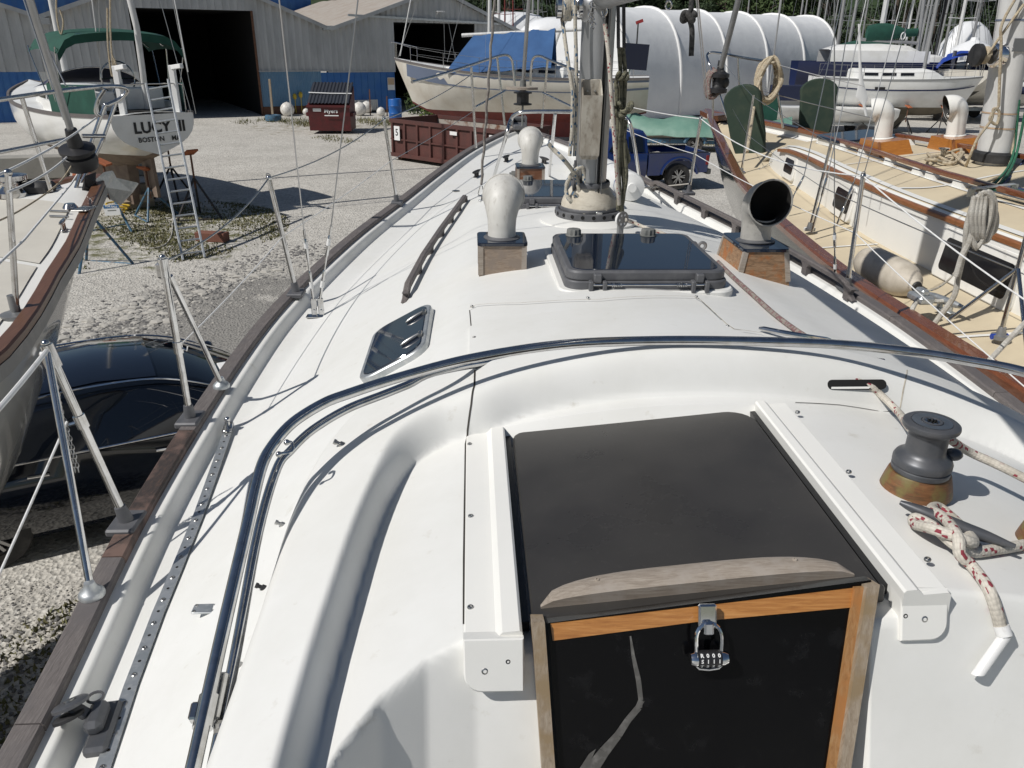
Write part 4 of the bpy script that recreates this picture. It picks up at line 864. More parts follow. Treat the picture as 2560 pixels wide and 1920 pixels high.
# mast winch, pocket for its handle, cleat
wx = B(MU - .085, MV - .02, MZ + 1.04); M4 = basis(BF, Z3, -BR, wx)
MB().lathe([(.058, 0), (.06, .02), (.054, .035), (.046, .045), (.046, .085), (.052, .10), (.056, .105), (.056, .125), (.04, .13), (.018, .132)], 28, M4).build('mast_winch', 'steel', own)
m = MB(); m.lathe([(.085, -.035), (.08, -.015), (.062, 0), (.062, .002)], 28, M4); m.build('winch_base', 'aluminium', own)
pc = B(MU - .038, MV - .150, MZ + .47); m = MB(); Mp = basis(BR, BF, Z3, pc)
def ringp(w, d, z0, z1): return [Mp @ Vector((sx * w / 2, sy * d / 2, z0 if sy < 0 else z1)) for sx, sy in ((-1, -1), (1, -1), (1, 1), (-1, 1))]
m.loft([ringp(.075, .045, -.13, -.13), ringp(.095, .065, -.11, -.11), ringp(.098, .068, 0.0, 0.0), ringp(.100, .07, .175, .245), ringp(.086, .056, .172, .242), ringp(.084, .054, -.08, -.08)]); pk = m.build('handle_pocket', 'boot_dirty', own, smooth=25)
for sx in (-.018, .02): screw(Mp @ Vector((sx, .024, .19)), -BF, pk, .006)
horn_cleat_c = B(MU - .092, MV - .055, MZ + .22); m = MB(); m.tube([horn_cleat_c - Z3 * .10, horn_cleat_c - Z3 * .04, horn_cleat_c + Z3 * .04, horn_cleat_c + Z3 * .10], [.006, .011, .011, .006], 10); m.tube([horn_cleat_c - Z3 * .02, horn_cleat_c - Z3 * .02 + BR * .02], .011, 8); m.tube([horn_cleat_c + Z3 * .02, horn_cleat_c + Z3 * .02 + BR * .02], .011, 8); m.build('mast_cleat', 'hatch_frame', own)
# boom swung out to starboard, gooseneck and fittings
BD = Vector((math.sin(R(2.0)), -math.cos(R(2.0)), 0)); G0 = B(MU, MV - .12, 0) + Z3 * 4.425
bm_ = MB(); bx, by, bd = frame(BD)
def bring(s_): return [G0 + BD * s_ + bx * (.07 * math.cos(2 * math.pi * k / 24)) + Z3 * (.085 * math.sin(2 * math.pi * k / 24)) for k in range(24)]
bm_.loft([bring(.03), bring(3.9)]); boom = bm_.build('boom', 'aluminium', own, smooth=50)
m = MB(); m.box((0, 0, 0), (.09, .10, .13), basis(bx, Z3.cross(bx), Z3, G0 + BD * .0 - Z3 * .02), .01); m.tube([G0 - BD * .06 - Z3 * .12, G0 - BD * .06 + Z3 * .12], .014, 10); m.build('gooseneck', 'aluminium', own, smooth=30)
m = MB(); h0 = aty(1510, 22, MV - .15)
m.tube(smooth_path([h0 + Z3 * .03, h0 - Z3 * .01 + BR * .016, h0 - Z3 * .035, h0 - Z3 * .01 - BR * .012], 4), .004, 6)
for k in range(5): m.tube([aty(1480 + 3 * math.sin(k * 2), 12 + k * 13, MV - .15) + BR * (.012 * math.cos(j)) + Z3 * (.014 * math.sin(j)) for j in np.linspace(0, 5.5, 9)], .0035, 6)
m.build('shackle', 'steel', own)
bp = aty(1672, 6, MV - .75); m = MB(); m.tube([bp + Z3 * .05, bp], .004, 6); m.tube([bp + BR * (.012 * math.sin(j)) + Z3 * (.016 * math.cos(j) - .01) for j in np.linspace(0, 6.2, 12)], .004, 6); m.build('boom_bail', 'steel', own)
rope('reef_pendant', 'grey knotted pendant hanging from the boom end of the mast', 'rope_black', [aty(1730, -40, 3.4), aty(1728, 20, 3.4), aty(1722, 40, 3.4), aty(1730, 75, 3.4), aty(1728, 140, 3.4)], .0105, 10)
m = MB(); kc = aty(1722, 42, 3.39); m.tube(smooth_path([kc + BR * (.024 * math.cos(a)) + Z3 * (.014 * math.sin(2 * a)) + BF * (.014 * math.sin(a)) for a in np.linspace(0, 5.6, 12)], 4), .012, 10); tag(m.build('stopper_knot', 'rope_black', loc=kc), 'fat stopper knot tied in the grey hanging pendant', 'knot')
# two lines of a block hanging beside it
for x0, x1 in ((1738, 1764), (1742, 1770)): rope('topping_line', 'thin grey line falling from the boom to the starboard deck edge', 'wire', [aty(x0, -30, 3.5), aty(x1, 250, 5.6)], .003, 6, 1, 'thin lines under the boom')
# ------------------------------------------------------------------ stanchions, lifelines, rigging, bow gear
def cap_pt(side, v, o=0.03, dz=0.022): return B(UC + side * (float(hb(v)) - o), v, float(zsheer(v)) + dz)
def px_line(x0, y0, Y0, x1, y1, Y1): return [aty(x0, y0, Y0), aty(x1, y1, Y1)]
LIFE = {}
def stanchion(nm, base_px, top_px, side=-1, brace=None, r=.0125, v=None, mids=()):
    # foot on the cap
    vv = 2.0
    for _ in range(12):
        p = atz(*base_px, float(zsheer(vv)) + .03); vv = p.dot(BF)
    foot = p; top = aty(*top_px, foot.y + 0.0)
    root = MB(); d = (top - foot).normalized(); x, y, _ = frame(d)
    root.tube([foot + d * .02, top], r, 14); root = root.build('stanchion', 'steel', own)
    m = MB(); m.tube([foot - d * .02, foot + d * .005, foot + d * .05], [r * 1.9, r * 1.75, r * 1.35], 14); m.box((0, 0, -.012), (.085, .12, .026), basis(BR, BF, Z3, foot), .006); m.build('stanchion_base', 'hatch_frame', root, smooth=30)
    m = MB(); m.sphere(top, r * 1.2); m.tube([top + d * .01 + BR * (.011 * math.cos(a)) + d * (.012 * math.sin(a)) for a in np.linspace(0, 6.28, 10)][:-1], .0035, 6, closed=True); m.build('top_cap', 'steel', root)
    LIFE[nm] = (foot, top); return root
s1 = stanchion('p1', (315, 1300), (120, 872)); s2 = stanchion('p2', (475, 1042), (408, 655)); stanchion('p3', (740, 728), (672, 445)); stanchion('p4', (992, 503), (960, 298)); stanchion('s1', (1722, 478), (1752, 297), 1); stanchion('s2', (2118, 716), (2158, 440), 1)
def brace(root, base_px, top_px, topY, r=.0105):
    vv = 2.0
    for _ in range(12):
        p = atz(*base_px, float(zsheer(vv)) + .035); vv = p.dot(BF)
    t = aty(*top_px, topY); MB().tube([p, t], r, 12).build('brace', 'steel', root)
    m = MB(); m.lathe([(.034, -.014), (.034, -.004), (.028, .004), (.018, .012), (.013, .03), (1e-4, .031)], 20, Matrix.Translation(p)); m.build('brace_foot', 'galvanised', root)
brace(s1, (228, 1478), (118, 880), LIFE['p1'][1].y - .01); brace(s2, (553, 960), (425, 690), LIFE['p2'][1].y + .01)
for nm, pxs, root in (('p1', ((110, 850), (128, 900)), s1), ('p2', ((408, 645), (425, 690)), s2)):
    t = LIFE[nm][1]; d = (LIFE[nm][0] - t).normalized(); m = MB(); m.tube([t - d * .012, t + d * .055], .0175, 14); m.box((0.012, 0, .03), (.03, .03, .055), basis(*frame(d), t), .006); m.sphere(t - d * .016, .012); m.build('top_fitting', 'steel', root, smooth=35)
def along(nm, f): a, b = LIFE[nm]; return a.lerp(b, f)
m = MB(); p = along('p1', .60); d = (LIFE['p1'][1] - LIFE['p1'][0]).normalized(); m.tube([p - d * .02, p + d * .02], .017, 14); m.tube([p, p - BR * .04 - Z3 * .012], .006, 8); m.build('clamp', 'steel', s1)
m = MB(); p = along('p2', .47); d = (LIFE['p2'][1] - LIFE['p2'][0]).normalized(); m.tube([p - d * .022, p + d * .022], .017, 14); m.tube([p + BR * .012, p + BR * .03 - Z3 * .012, p + BR * .035 + Z3 * .006], .004, 6); m.build('clamp', 'steel', s2)
# chain hanging at the gate
ch = smooth_path([aty(140, 955, LIFE['p1'][1].y + .02), aty(150, 1020, LIFE['p1'][1].y + .03), aty(172, 1105, LIFE['p1'][1].y), aty(188, 1180, LIFE['p1'][1].y - .03)], 8); m = MB()
L_ = sum((ch[i + 1] - ch[i]).length for i in range(len(ch) - 1)); n = int(L_ / .0135); acc = [0]
for i in range(len(ch) - 1): acc.append(acc[-1] + (ch[i + 1] - ch[i]).length)
gate = thing('gate_chain', 'thin doubled chain hanging at the lifeline gate between two steel tubes', 'chain', ch[0])
for off in (0.0, .012):
    for k in range(n):
        s_ = (k + .5) * L_ / n; i = max(j for j in range(len(acc)) if acc[j] <= s_); i = min(i, len(ch) - 2); p = ch[i].lerp(ch[i + 1], (s_ - acc[i]) / max(1e-6, acc[i + 1] - acc[i])) + BR * off * min(1, 3 * s_); d = (ch[i + 1] - ch[i]).normalized()
        x, y, _ = frame(d); w = x if k % 2 else y
        m = MB(); m.tube([p + d * (.0085 * math.cos(a)) + w * (.0045 * math.sin(a)) for a in np.linspace(0, 2 * math.pi, 9)[:-1]], .0014, 5, closed=True); m.build('chain_link', 'steel_dull', gate)
def life(a, b, s, r=.0035, mat='tape_white', name='lifeline'): return tubeobj(name, mat, own, sag(a, b, s, 10), r, 8)
p2t, p3t, p4t = LIFE['p2'][1], LIFE['p3'][1], LIFE['p4'][1]
life(p2t, p3t, .05, .0038, 'steel_dull'); life(p3t, p4t, .045, .0038, 'steel_dull'); life(p4t, aty(1180, 185, 8.1), .035, .004, 'steel_dull')
life(along('p2', .47), along('p3', .50), .012, .0026, 'tape_white'); life(along('p3', .50), along('p4', .50), .012, .0026, 'tape_white'); life(along('p4', .50), aty(1180, 280, 8.2), .01, .0028, 'wire')
life(LIFE['p1'][1], aty(-60, 1085, 1.5), .004, .0065, 'tape_white'); life(along('p1', .60) - BR * .04, aty(-40, 1520, 1.62), .002, .0035, 'tape_white')
s1t, s2t = LIFE['s1'][1], LIFE['s2'][1]
life(aty(1570, 266, 8.2), s1t, .01, .004); life(s1t, s2t, .09, .004); life(s2t, aty(2600, 775, 3.15), .02, .004)
life(aty(1540, 315, 8.3), along('s1', .52), .012, .003); life(along('s1', .52), along('s2', .5), .02, .003); life(along('s2', .5), aty(2600, 1000, 2.9), .012, .003)
# shrouds with turnbuckles to the port chainplate
cp = px_deck(795, 792)
m = MB()
for dx in (-.016, .020): m.box((dx, 0, .05), (.030, .010, .11), basis(BR, BF, Z3, cp), .004)
m.box((0, 0, .004), (.12, .05, .008), basis(BR, BF, Z3, cp), .002); m.tube([cp + BR * -.016 + Z3 * .035 - BF * .012, cp + BR * -.016 + Z3 * .035 + BF * .012], .007, 8); m.tube([cp + BR * .020 + Z3 * .035 - BF * .012, cp + BR * .020 + Z3 * .035 + BF * .012], .007, 8)
m.build('chainplate', 'steel', own, smooth=30)
def turnbuckle(a, b, parent=own, tape=True, r=1.0):
    a, b = Vector(a), Vector(b); d = (b - a); L = d.length; f = lambda t: a + d * t
    m = MB(); m.tube([f(0), f(.12)], .0075 * r, 8); m.tube([f(.10), f(.13), f(.38), f(.41)], [.004 * r, .0085 * r, .0085 * r, .005 * r], 10); m.tube([f(.41), f(.60)], .0048 * r, 8); m.tube([f(.58), f(.61), f(.86), f(.89)], [.005 * r, .0085 * r, .0085 * r, .004 * r], 10); m.tube([f(.88), f(1)], .0068 * r, 10)
    t = m.build('turnbuckle', 'steel', parent)
    if tape:
        for k in (.16, .74): MB().tube([f(k), f(k + .09)], .0105 * r, 10).build('tape', 'tape_white', t)
    return t
def shroud(c, px_a, Ya, px_b, Yb, r=.0032, ext=2.5, tb=True, mat='wire', name='shroud'):
    a = aty(*px_a, Ya); b = aty(*px_b, Yb); t = b + (b - a) * ext
    if tb: turnbuckle(c, a)
    return tubeobj(name, mat, own, [a, b, t], r, 6)
cy = cp.y
shroud(cp + BR * -.016 + Z3 * .10, (760, 575), cy, (698, 0), cy - .35); shroud(cp + BR * .020 + Z3 * .10, (828, 565), cy, (895, 0), cy + .05)
# starboard shrouds
c2 = px_deck(2088, 692)
shroud(c2, (2086, 565), c2.y, (2086, 0), c2.y + .05)
# forestay with its furling drum, and the bow rail
by_ = 9.55; fd = aty(1307, 246, by_)
m = MB(); m.lathe([(.06, -.075), (.105, -.07), (.105, -.055), (.07, -.05), (.07, .05), (.105, .055), (.105, .07), (.06, .075), (.03, .09), (.028, .17)], 24, Matrix.Translation(fd)); drum = m.build('furling_drum', 'black_plastic', own, smooth=35)
m = MB(); m.tube([fd + Z3 * .10, fd + Z3 * .20], [.04, .032], 12); m.tube([fd - Z3 * .08, fd - Z3 * .30], .012, 8); m.build('drum_neck', 'grey_plastic', drum)
tubeobj('forestay', 'aluminium', own, [fd + Z3 * .15, aty(1322, 0, by_ - .15), aty(1322, 0, by_ - .15) + Vector((.02, -.9, 6.5))], .022, 10)
def pz(x, y, Y): return aty(x, y, Y)
pulp = MB(); pp = [pz(1030, 205, 7.4), pz(1090, 190, 7.9), pz(1170, 165, 8.3), pz(1240, 142, 8.9), pz(1268, 138, 9.1), pz(1280, 152, 9.15), pz(1284, 180, 9.15), pz(1287, 215, 9.15)]
pulp.tube(smooth_path(pp, 6), .0135, 12); pulpit = pulp.build('bow_rail', 'steel', own)
pp2 = [pz(1326, 215, 9.3), pz(1328, 170, 9.3), pz(1334, 145, 9.25), pz(1350, 140, 9.15), pz(1374, 150, 9.0), pz(1420, 168, 8.6), pz(1470, 190, 8.1)]
tubeobj('bow_rail', 'steel', own, smooth_path(pp2, 6), .0135, 12)
for (x0, y0), (x1, y1), Y in (((1190, 370), (1178, 168), 8.25), ((1262, 312), (1243, 143), 8.95), ((1354, 320), (1369, 150), 9.0), ((1428, 372), (1432, 172), 8.5)):
    tubeobj('rail_post', 'steel', own, [pz(x0, y0, Y), pz(x1, y1, Y)], .0125, 12)
for (a, b) in (((1188, 268, 8.25), (1262, 228, 8.95)), ((1357, 232, 9.0), (1432, 268, 8.5))): tubeobj('lower_rail', 'steel', own, [pz(*a), pz(*b)], .0115, 10)
m = MB(); c_ = pz(1305, 221, 9.35); m.loft([[c_ + BR * (.17 * math.cos(a)) * 1.05 + BF * (.10 * math.sin(a)) + Z3 * z for a in np.linspace(0, 2 * math.pi, 25)[:-1]] for z in (-.012, .012)]); m.build('pulpit_seat', 'teak_grey_cross', own, smooth=40)
m = MB(); st = B(UC, 9.7, float(zsheer(9.7))); m.box((0, .12, .045), (.16, .5, .05), basis(BR, BF, Z3, st), .01)
for s_ in (-1, 1): m.box((s_ * .08, .2, .09), (.012, .36, .12), basis(BR, BF, Z3, st), .004)
m.tube([st + BR * -.08 + BF * .33 + Z3 * .1, st + BR * .08 + BF * .33 + Z3 * .1], .035, 12); m.build('anchor_roller', 'hatch_frame', own, smooth=30)
# steel hoop in front of the mast
gl = [px_deck(1233, 447), pz(1262, 352, 5.75), pz(1277, 300, 5.75), pz(1295, 283, 5.72), pz(1330, 279, 5.7), pz(1440, 279, 5.66), pz(1545, 281, 5.62), pz(1563, 292, 5.6), pz(1580, 330, 5.6), px_deck(1600, 452)]
hoopb = tubeobj('mast_hoop', 'steel', own, smooth_path(gl, 6), .0135, 12)
MB().tube([px_deck(1373, 440), pz(1388, 283, 5.68)], .0125, 12).build('hoop_leg', 'steel', hoopb)
# old staysail stay, frayed grey, on its shackle
sp = px_deck(1206, 502)
st_ = MB(); P = [pz(1203, 462, sp.y)] + [pz(1203 + 33 * t + 1.6 * math.sin(t * 40), 462 - 462 * t, sp.y + .1 * t) for t in np.linspace(.05, 1, 24)]; P.append(P[-1] + (P[-1] - P[0]) * 1.5)
st_.tube(P, .0085, 8); tag(st_.build('inner_stay', 'stay_cover', loc=sp), 'frayed grey covered inner stay shackled to the deck ahead of the mast', 'stay')
m = MB(); a = pz(1203, 465, sp.y)
for dx in (-.02, .02): m.tube([a + BR * dx * .3, a + BR * dx - Z3 * .05, sp + BR * dx + Z3 * .035], .004, 6)
m.tube([sp - BR * .03 + Z3 * .03, sp + BR * .03 + Z3 * .03], .006, 8); m.tube([sp, sp + Z3 * .03], .009, 8); m.box((0, 0, .002), (.05, .03, .006), basis(BR, BF, Z3, sp), .001); m.build('pad_eye', 'steel', own)
# deck fill cap, cleats, eyes, plates
for p in ((1140, 478), (1098, 508)):
    if p[0] == 1140: MB().lathe([(.034, 0), (.034, .004), (.026, .007), (1e-4, .007)], 24, Matrix.Translation(px_deck(*p))).build('deck_filler', 'steel_dull', own)
for p, q in (((1180, 442), (1203, 425)), ((1258, 402), (1274, 388)), ((1348, 395), (1372, 405))): 
    a = px_deck((p[0] + q[0]) / 2, (p[1] + q[1]) / 2 + 8); horn_cleat(a, (B(.35, 1, 0)).normalized() if p[0] < 1300 else (B(-.35, 1, 0)).normalized(), .22, 'rubber', own, .045, .014)
e = px_deck(1754, 626); m = MB()
for dx in (0, -.045): m.tube([e + BR * dx + BR * (.017 * math.cos(a)) + Z3 * (.022 + .017 * math.sin(a)) for a in np.linspace(0, 2 * math.pi, 17)[:-1]], .008, 8, closed=True)
m.build('line_eye', 'anodised_grey', own)
pq = px_deck(514, 1531); m = MB(); m.prism(rrect(.062, .036, .006), 0, .004, basis(BR, BF, Z3, pq + Z3 * .010), .001); pl = m.build('cover_plate', 'galvanised', own, smooth=30)
for dx, dy in ((-.024, -.011), (.024, -.011), (.024, .011), (-.024, .011)): screw(pq + Z3 * .014 + BR * dx + BF * dy, Z3, pl, .004)
# genoa track with its car
tk = [px_deck(*p, 0) for p in ((572, 1083), (497, 1300), (445, 1430), (397, 1545), (330, 1725), (272, 1900), (235, 2010))]
TK = []
for i in range(len(tk) - 1):
    for k in range(8):
        q = tk[i].lerp(tk[i + 1], k / 8); u, v, _ = uvz(q); TK.append(DP(u, v))
m = MB(); rings = []
for i, q in enumerate(TK):
    d = (TK[min(i + 1, len(TK) - 1)] - TK[max(0, i - 1)]).normalized(); x = d.cross(Z3).normalized(); rings.append([q + x * a + Z3 * b for a, b in ((-.008, -.004), (-.008, .010), (-.016, .012), (-.016, .018), (.016, .018), (.016, .012), (.008, .010), (.008, -.004))])
m.loft(rings); track = m.build('genoa_track', 'galvanised', own, smooth=25)
acc = [0]
for i in range(1, len(TK)): acc.append(acc[-1] + (TK[i] - TK[i - 1]).length)
s_ = .05; k = 0
while s_ < acc[-1] - .02:
    i = max(j for j in range(len(acc)) if acc[j] <= s_); q = TK[i].lerp(TK[min(i + 1, len(TK) - 1)], (s_ - acc[i]) / max(1e-6, acc[min(i + 1, len(acc) - 1)] - acc[i])) + Z3 * .018
    if k % 2 == 0: screw(q, Z3, track, .0075)
    else: MB().lathe([(.0042, -.001), (.0042, .0004), (1e-5, .0004)], 12, Matrix.Translation(q)).build('track_hole', 'dark_inside', track)
    s_ += .046; k += 1
m = MB(); e = tk[0] + Z3 * .02; d = (tk[1] - tk[0]).normalized(); x = d.cross(Z3); m.box((0, 0, .004), (.036, .07, .012), basis(x, d, Z3, e), .003); m.tube([e - d * .01, e - d * .01 + Z3 * .03], .009, 10); m.sphere(e - d * .01 + Z3 * .034, .012); m.tube([e + d * .03 - x * .014, e - d * .03 - x * .014 + Z3 * .012, e - d * .03 + x * .014 + Z3 * .012, e + d * .03 + x * .014], .003, 6); m.build('track_stop', 'steel', track)
# the car: carriage on the track with a sheave block leaning outboard
cpos = px_deck(262, 1830, .02); d = (tk[-2] - tk[-3]).normalized(); x = d.cross(Z3).normalized()
if x.dot(BR) > 0: x = -x
CM = basis(x, d, Z3, cpos); car = MB(); car.box((0, 0, .012), (.052, .15, .03), CM, .008); car.box((.012, -.01, .038), (.040, .085, .04), CM, .012); car = car.build('genoa_car', 'winch_grey', own, smooth=30)
sh = CM @ Vector((.062, -.02, .055)); shn = (Z3 * .75 + x * .25 - d * .35).normalized(); fx, fy, _ = frame(shn)
for off, rr_, nm in ((.016, .040, 'block_cheek'), (-.012, .036, 'sheave')):
    m = MB(); m.lathe([(rr_ * .6, -.004), (rr_, -.003), (rr_, .004), (rr_ * .85, .008), (rr_ * .25, .009), (1e-4, .009)], 28, basis(fx, fy, shn, sh + shn * off + (x * .012 if off < 0 else Vector()))); m.build(nm, 'winch_grey' if off > 0 else 'rubber', car)
m = MB(); m.lathe([(.012, .0), (.012, .003), (.007, .004), (1e-4, .004)], 16, basis(fx, fy, shn, sh + shn * .0255)); m.build('axle', 'steel_dull', car)
m = MB(); m.bar(CM @ Vector((.03, -.012, .045)), sh + shn * .014, .03, .012, .004); m.tube([CM @ Vector((.024, -.055 + .017 * math.cos(a), .056 + .0 * math.sin(a))) + x * (.017 * math.sin(a)) for a in np.linspace(0, 2 * math.pi, 15)[:-1]], .0035, 6, closed=True); m.build('block_arm', 'winch_grey', car)
# portlight on the port side of the roof
qp = [px_deck(*p, .012) for p in ((915, 925), (1062, 885), (1068, 795), (950, 825))]; pcn = sum(qp, Vector()) / 4
py_ = BF.copy(); gx = (px_deck(1065, 840) - px_deck(925, 880)); gx = (gx - py_ * gx.dot(py_)).normalized(); pn = gx.cross(py_).normalized()
PM = basis(gx, py_, pn, pcn + pn * -.006)
pw, pl_ = .245, .50
MB().prism(rrect(pw + .03, pl_ + .03, .07), -.05, .022, PM, .004).build('portlight_frame', 'galvanised', own, smooth=30)
pg = MB().prism(rrect(pw - .004, pl_ - .004, .06), .0, .026, PM, .003).build('portlight_glass', 'hatch_glass', own, smooth=30)
for yy_ in (-.12, .13):
    m = MB(); m.tube([PM @ Vector((.116, yy_ - .02, .03)), PM @ Vector((.116, yy_ + .02, .03))], .008, 10)
    m.tube([PM @ Vector((.116 - .08 * t, yy_ - .022 * t, .032)) for t in (0, .3, .6, .85, 1)], [.006, .009, .010, .008, .003], 10); m.build('dog_lever', 'steel_dull', own, smooth=40)
# turning block at the mast foot and line to the hatch
bl = px_deck(1552, 548, .09); m = MB(); bx_, by2, _ = frame(BF)
m.lathe([(.030, -.010), (.033, -.006), (.033, .006), (.030, .010)], 24, basis(*frame(BF * .8 - BR * .6), bl)); wheel = m.build('block_sheave', 'tape_white', own)
m = MB(); n2 = (BF * .8 - BR * .6).normalized(); m.lathe([(.040, -.004), (.040, 0.0), (1e-4, 0.0)], 24, basis(*frame(-n2), bl - n2 * .014)); m.box((0, 0, -.05), (.03, .03, .06), basis(BR, BF, Z3, bl), .006); m.build('turning_block', 'anodised_grey', own, smooth=30)
for k in range(6):
    a = k * math.pi / 3; x, y, _ = frame(-n2); m = MB(); q = bl - n2 * .0145 + x * (.024 * math.cos(a)) + y * (.024 * math.sin(a)); m.lathe([(.0062, 0), (.0062, .0006), (1e-4, .0006)], 10, basis(x, y, -n2, q)); m.build('cheek_hole', 'tape_white', own)
rope('halyard_lead', 'red flecked line running from the mast foot block to the near hatch', 'rope_red_fleck', [bl - BF * .01 + Z3 * .0 + BR * .02, pd(1580, 555, .05), pd(1620, 572, .04), pd(1660, 585, .03), pd(1700, 610, .015)], .009, 10)
# lines on the mast
my = MV - .14
rope('halyard', 'white halyard with red flecks down the starboard face of the mast', 'rope_red_fleck', [pz(1512, 60, my - .02), pz(1522, 140, my - .03), pz(1530, 260, my - .03), pz(1540, 400, my - .03), pz(1548, 512, my)], .0105, 10)
for k, pts in enumerate([[(1548, 118), (1552, 200), (1550, 300), (1546, 400), (1550, 480), (1556, 530)], [(1557, 118), (1563, 190), (1558, 290), (1552, 380), (1560, 470), (1552, 535)], [(1542, 240), (1556, 330), (1568, 380), (1572, 400), (1562, 412)], [(1540, 200), (1545, 300), (1540, 390), (1546, 470), (1545, 525)], [(1565, 300), (1560, 360), (1566, 440), (1556, 500)]]):
    rope('hanging_line', 'dirty olive line of the slack bundle hanging down the mast', 'rope_green_grey', [pz(x, y, my + .02 + .012 * (k % 3)) for x, y in pts], .0105, 8, 6, 'olive lines bundled on the mast')
for k, (x, y) in enumerate(((1556, 190), (1562, 268), (1552, 280))):
    m = MB(); c = pz(x, y, my - .01); s_ = .024 if k == 0 else .034; m.tube(smooth_path([c + BR * (s_ * math.cos(a)) + Z3 * (s_ * .6 * math.sin(2 * a + k)) + BF * (.016 * math.sin(3 * a)) for a in np.linspace(0, 9.0, 18)], 4), .0105, 8); tag(m.build('line_knot', 'rope_green_grey', loc=c), ['small olive knot high on the mast line bundle', 'large tangled olive knot halfway down the mast bundle', 'second coil of olive knot beside the mast bundle'][k], 'knot')
for x in (1545, 1559): MB().bar(pz(x, -30, my), pz(x + 1, 120, my), .016, .008).build('batten_car_track', 'black_plastic', own)
# halyards with blue flecks on the mast winch
wl = B(MU - .085 - .075, MV - .02, MZ + 1.04)
m = MB(); P = [pz(1437, -20, my + .05), pz(1438, 40, my + .05), wl + BF * -.055 + Z3 * .02 + BR * .02]
for k in range(57): a = 2 * math.pi * k / 12; P.append(wl + BR * (.022 - .043 * k / 56) + BF * (-.057 * math.cos(a)) + Z3 * (.057 * math.sin(a)))
P += [pz(1422, 170, my), pz(1432, 230, my - .02), pz(1430, 330, my - .02), pz(1424, 390, my - .02)]
m.tube(P, .0095, 10); tag(m.build('winch_halyard', 'rope_blue_fleck', loc=wl), 'white halyard with blue flecks wrapped round the chrome mast winch', 'rope')
rope('spare_halyard', 'white halyard with blue flecks falling straight past the mast winch', 'rope_blue_fleck', [pz(1437, -30, my + .02), pz(1438, 60, my + .02), pz(1441, 170, my + .01), pz(1440, 300, my), pz(1436, 390, my)], .009, 10)
cc = horn_cleat_c
rope('cleat_hitch', 'blue flecked halyard end cleated in loops low on the mast', 'rope_blue_fleck', [pz(1370, 358, my), pz(1385, 375, my), pz(1410, 400, my - .02), cc + Vector((.0, -.03, .03)), cc + Vector((.02, -.03, -.03)), cc + Vector((.03, -.03, -.09)), cc + Vector((-.02, -.04, -.10)), cc + Vector((-.045, -.03, -.04)), cc + Vector((-.02, -.04, .03)), cc + Vector((.03, -.04, .07)), cc + Vector((.05, -.03, .0)), cc + Vector((.035, -.04, -.08)), cc + Vector((-.01, -.05, -.06))], .0115, 10)
# white fender lying on the foredeck against the bulwark
fa, fb = px_deck(1440, 385, .10), px_deck(1580, 470, .09); d = (fb - fa).normalized(); x, y, _ = frame(d); L_ = (fb - fa).length
fen = thing('fender', 'white cylindrical fender with a blue end ring lying on the foredeck', 'fender', fa)
MB().lathe([(.03, 0), (.07, .015), (.092, .05), (.095, .1), (.095, L_ - .14)], 24, basis(x, y, d, fa)).build('body', 'fender_white', fen)
MB().lathe([(.0965, L_ - .14), (.0965, L_ - .125)], 24, basis(x, y, d, fa), cap=False).build('ring', 'fender_blue', fen)
MB().lathe([(.095, L_ - .125), (.093, L_ - .05), (.085, L_ - .02), (.03, L_ - .005), (.028, L_ + .01), (1e-4, L_ + .01)], 24, basis(x, y, d, fa)).build('end', 'fender_white', fen)
rope('fender_lashing', 'short white lashing from the fender end to the starboard stanchion', 'rope_white', [fb, pd(1640, 468, .08), LIFE['s1'][0] + Z3 * .06], .006, 8)
# ------------------------------------------------------------------ the neighbour to starboard: cream decks, dark green hull, varnished cap rail
class Frame:
    """s metres aft of the bow, t metres to the right of the centre line, heeled"""
    def __init__(f, bow, aft_deg, heel=0.0):
        a = R(aft_deg); f.o = Vector((bow[0], bow[1], 0)); f.a = Vector((math.sin(a), -math.cos(a), 0)); f.l = Vector((math.cos(a), math.sin(a), 0)); f.k = heel
    def __call__(f, s, t, z): return f.o + f.a * s + f.l * (t - f.k * (z - 2.8)) + Vector((0, 0, z + f.k * t))
    def px(f, x, y, z0):
        n = Vector((0, 0, 1)) - f.l * f.k; return atplane(x, y, f.o + Vector((0, 0, z0)), n)
    def st(f, p): d = p - f.o; return d.dot(f.a), d.dot(f.l)
    def m(f, s, t, z): up = (Vector((0, 0, 1)) - f.l * f.k).normalized(); l = (f.l + Vector((0, 0, f.k))).normalized(); return basis(l, up.cross(l), up, f(s, t, z))
def tabf(tab):
    x, y = ctab(tab, 8); return lambda s: float(np.interp(s, x, y))
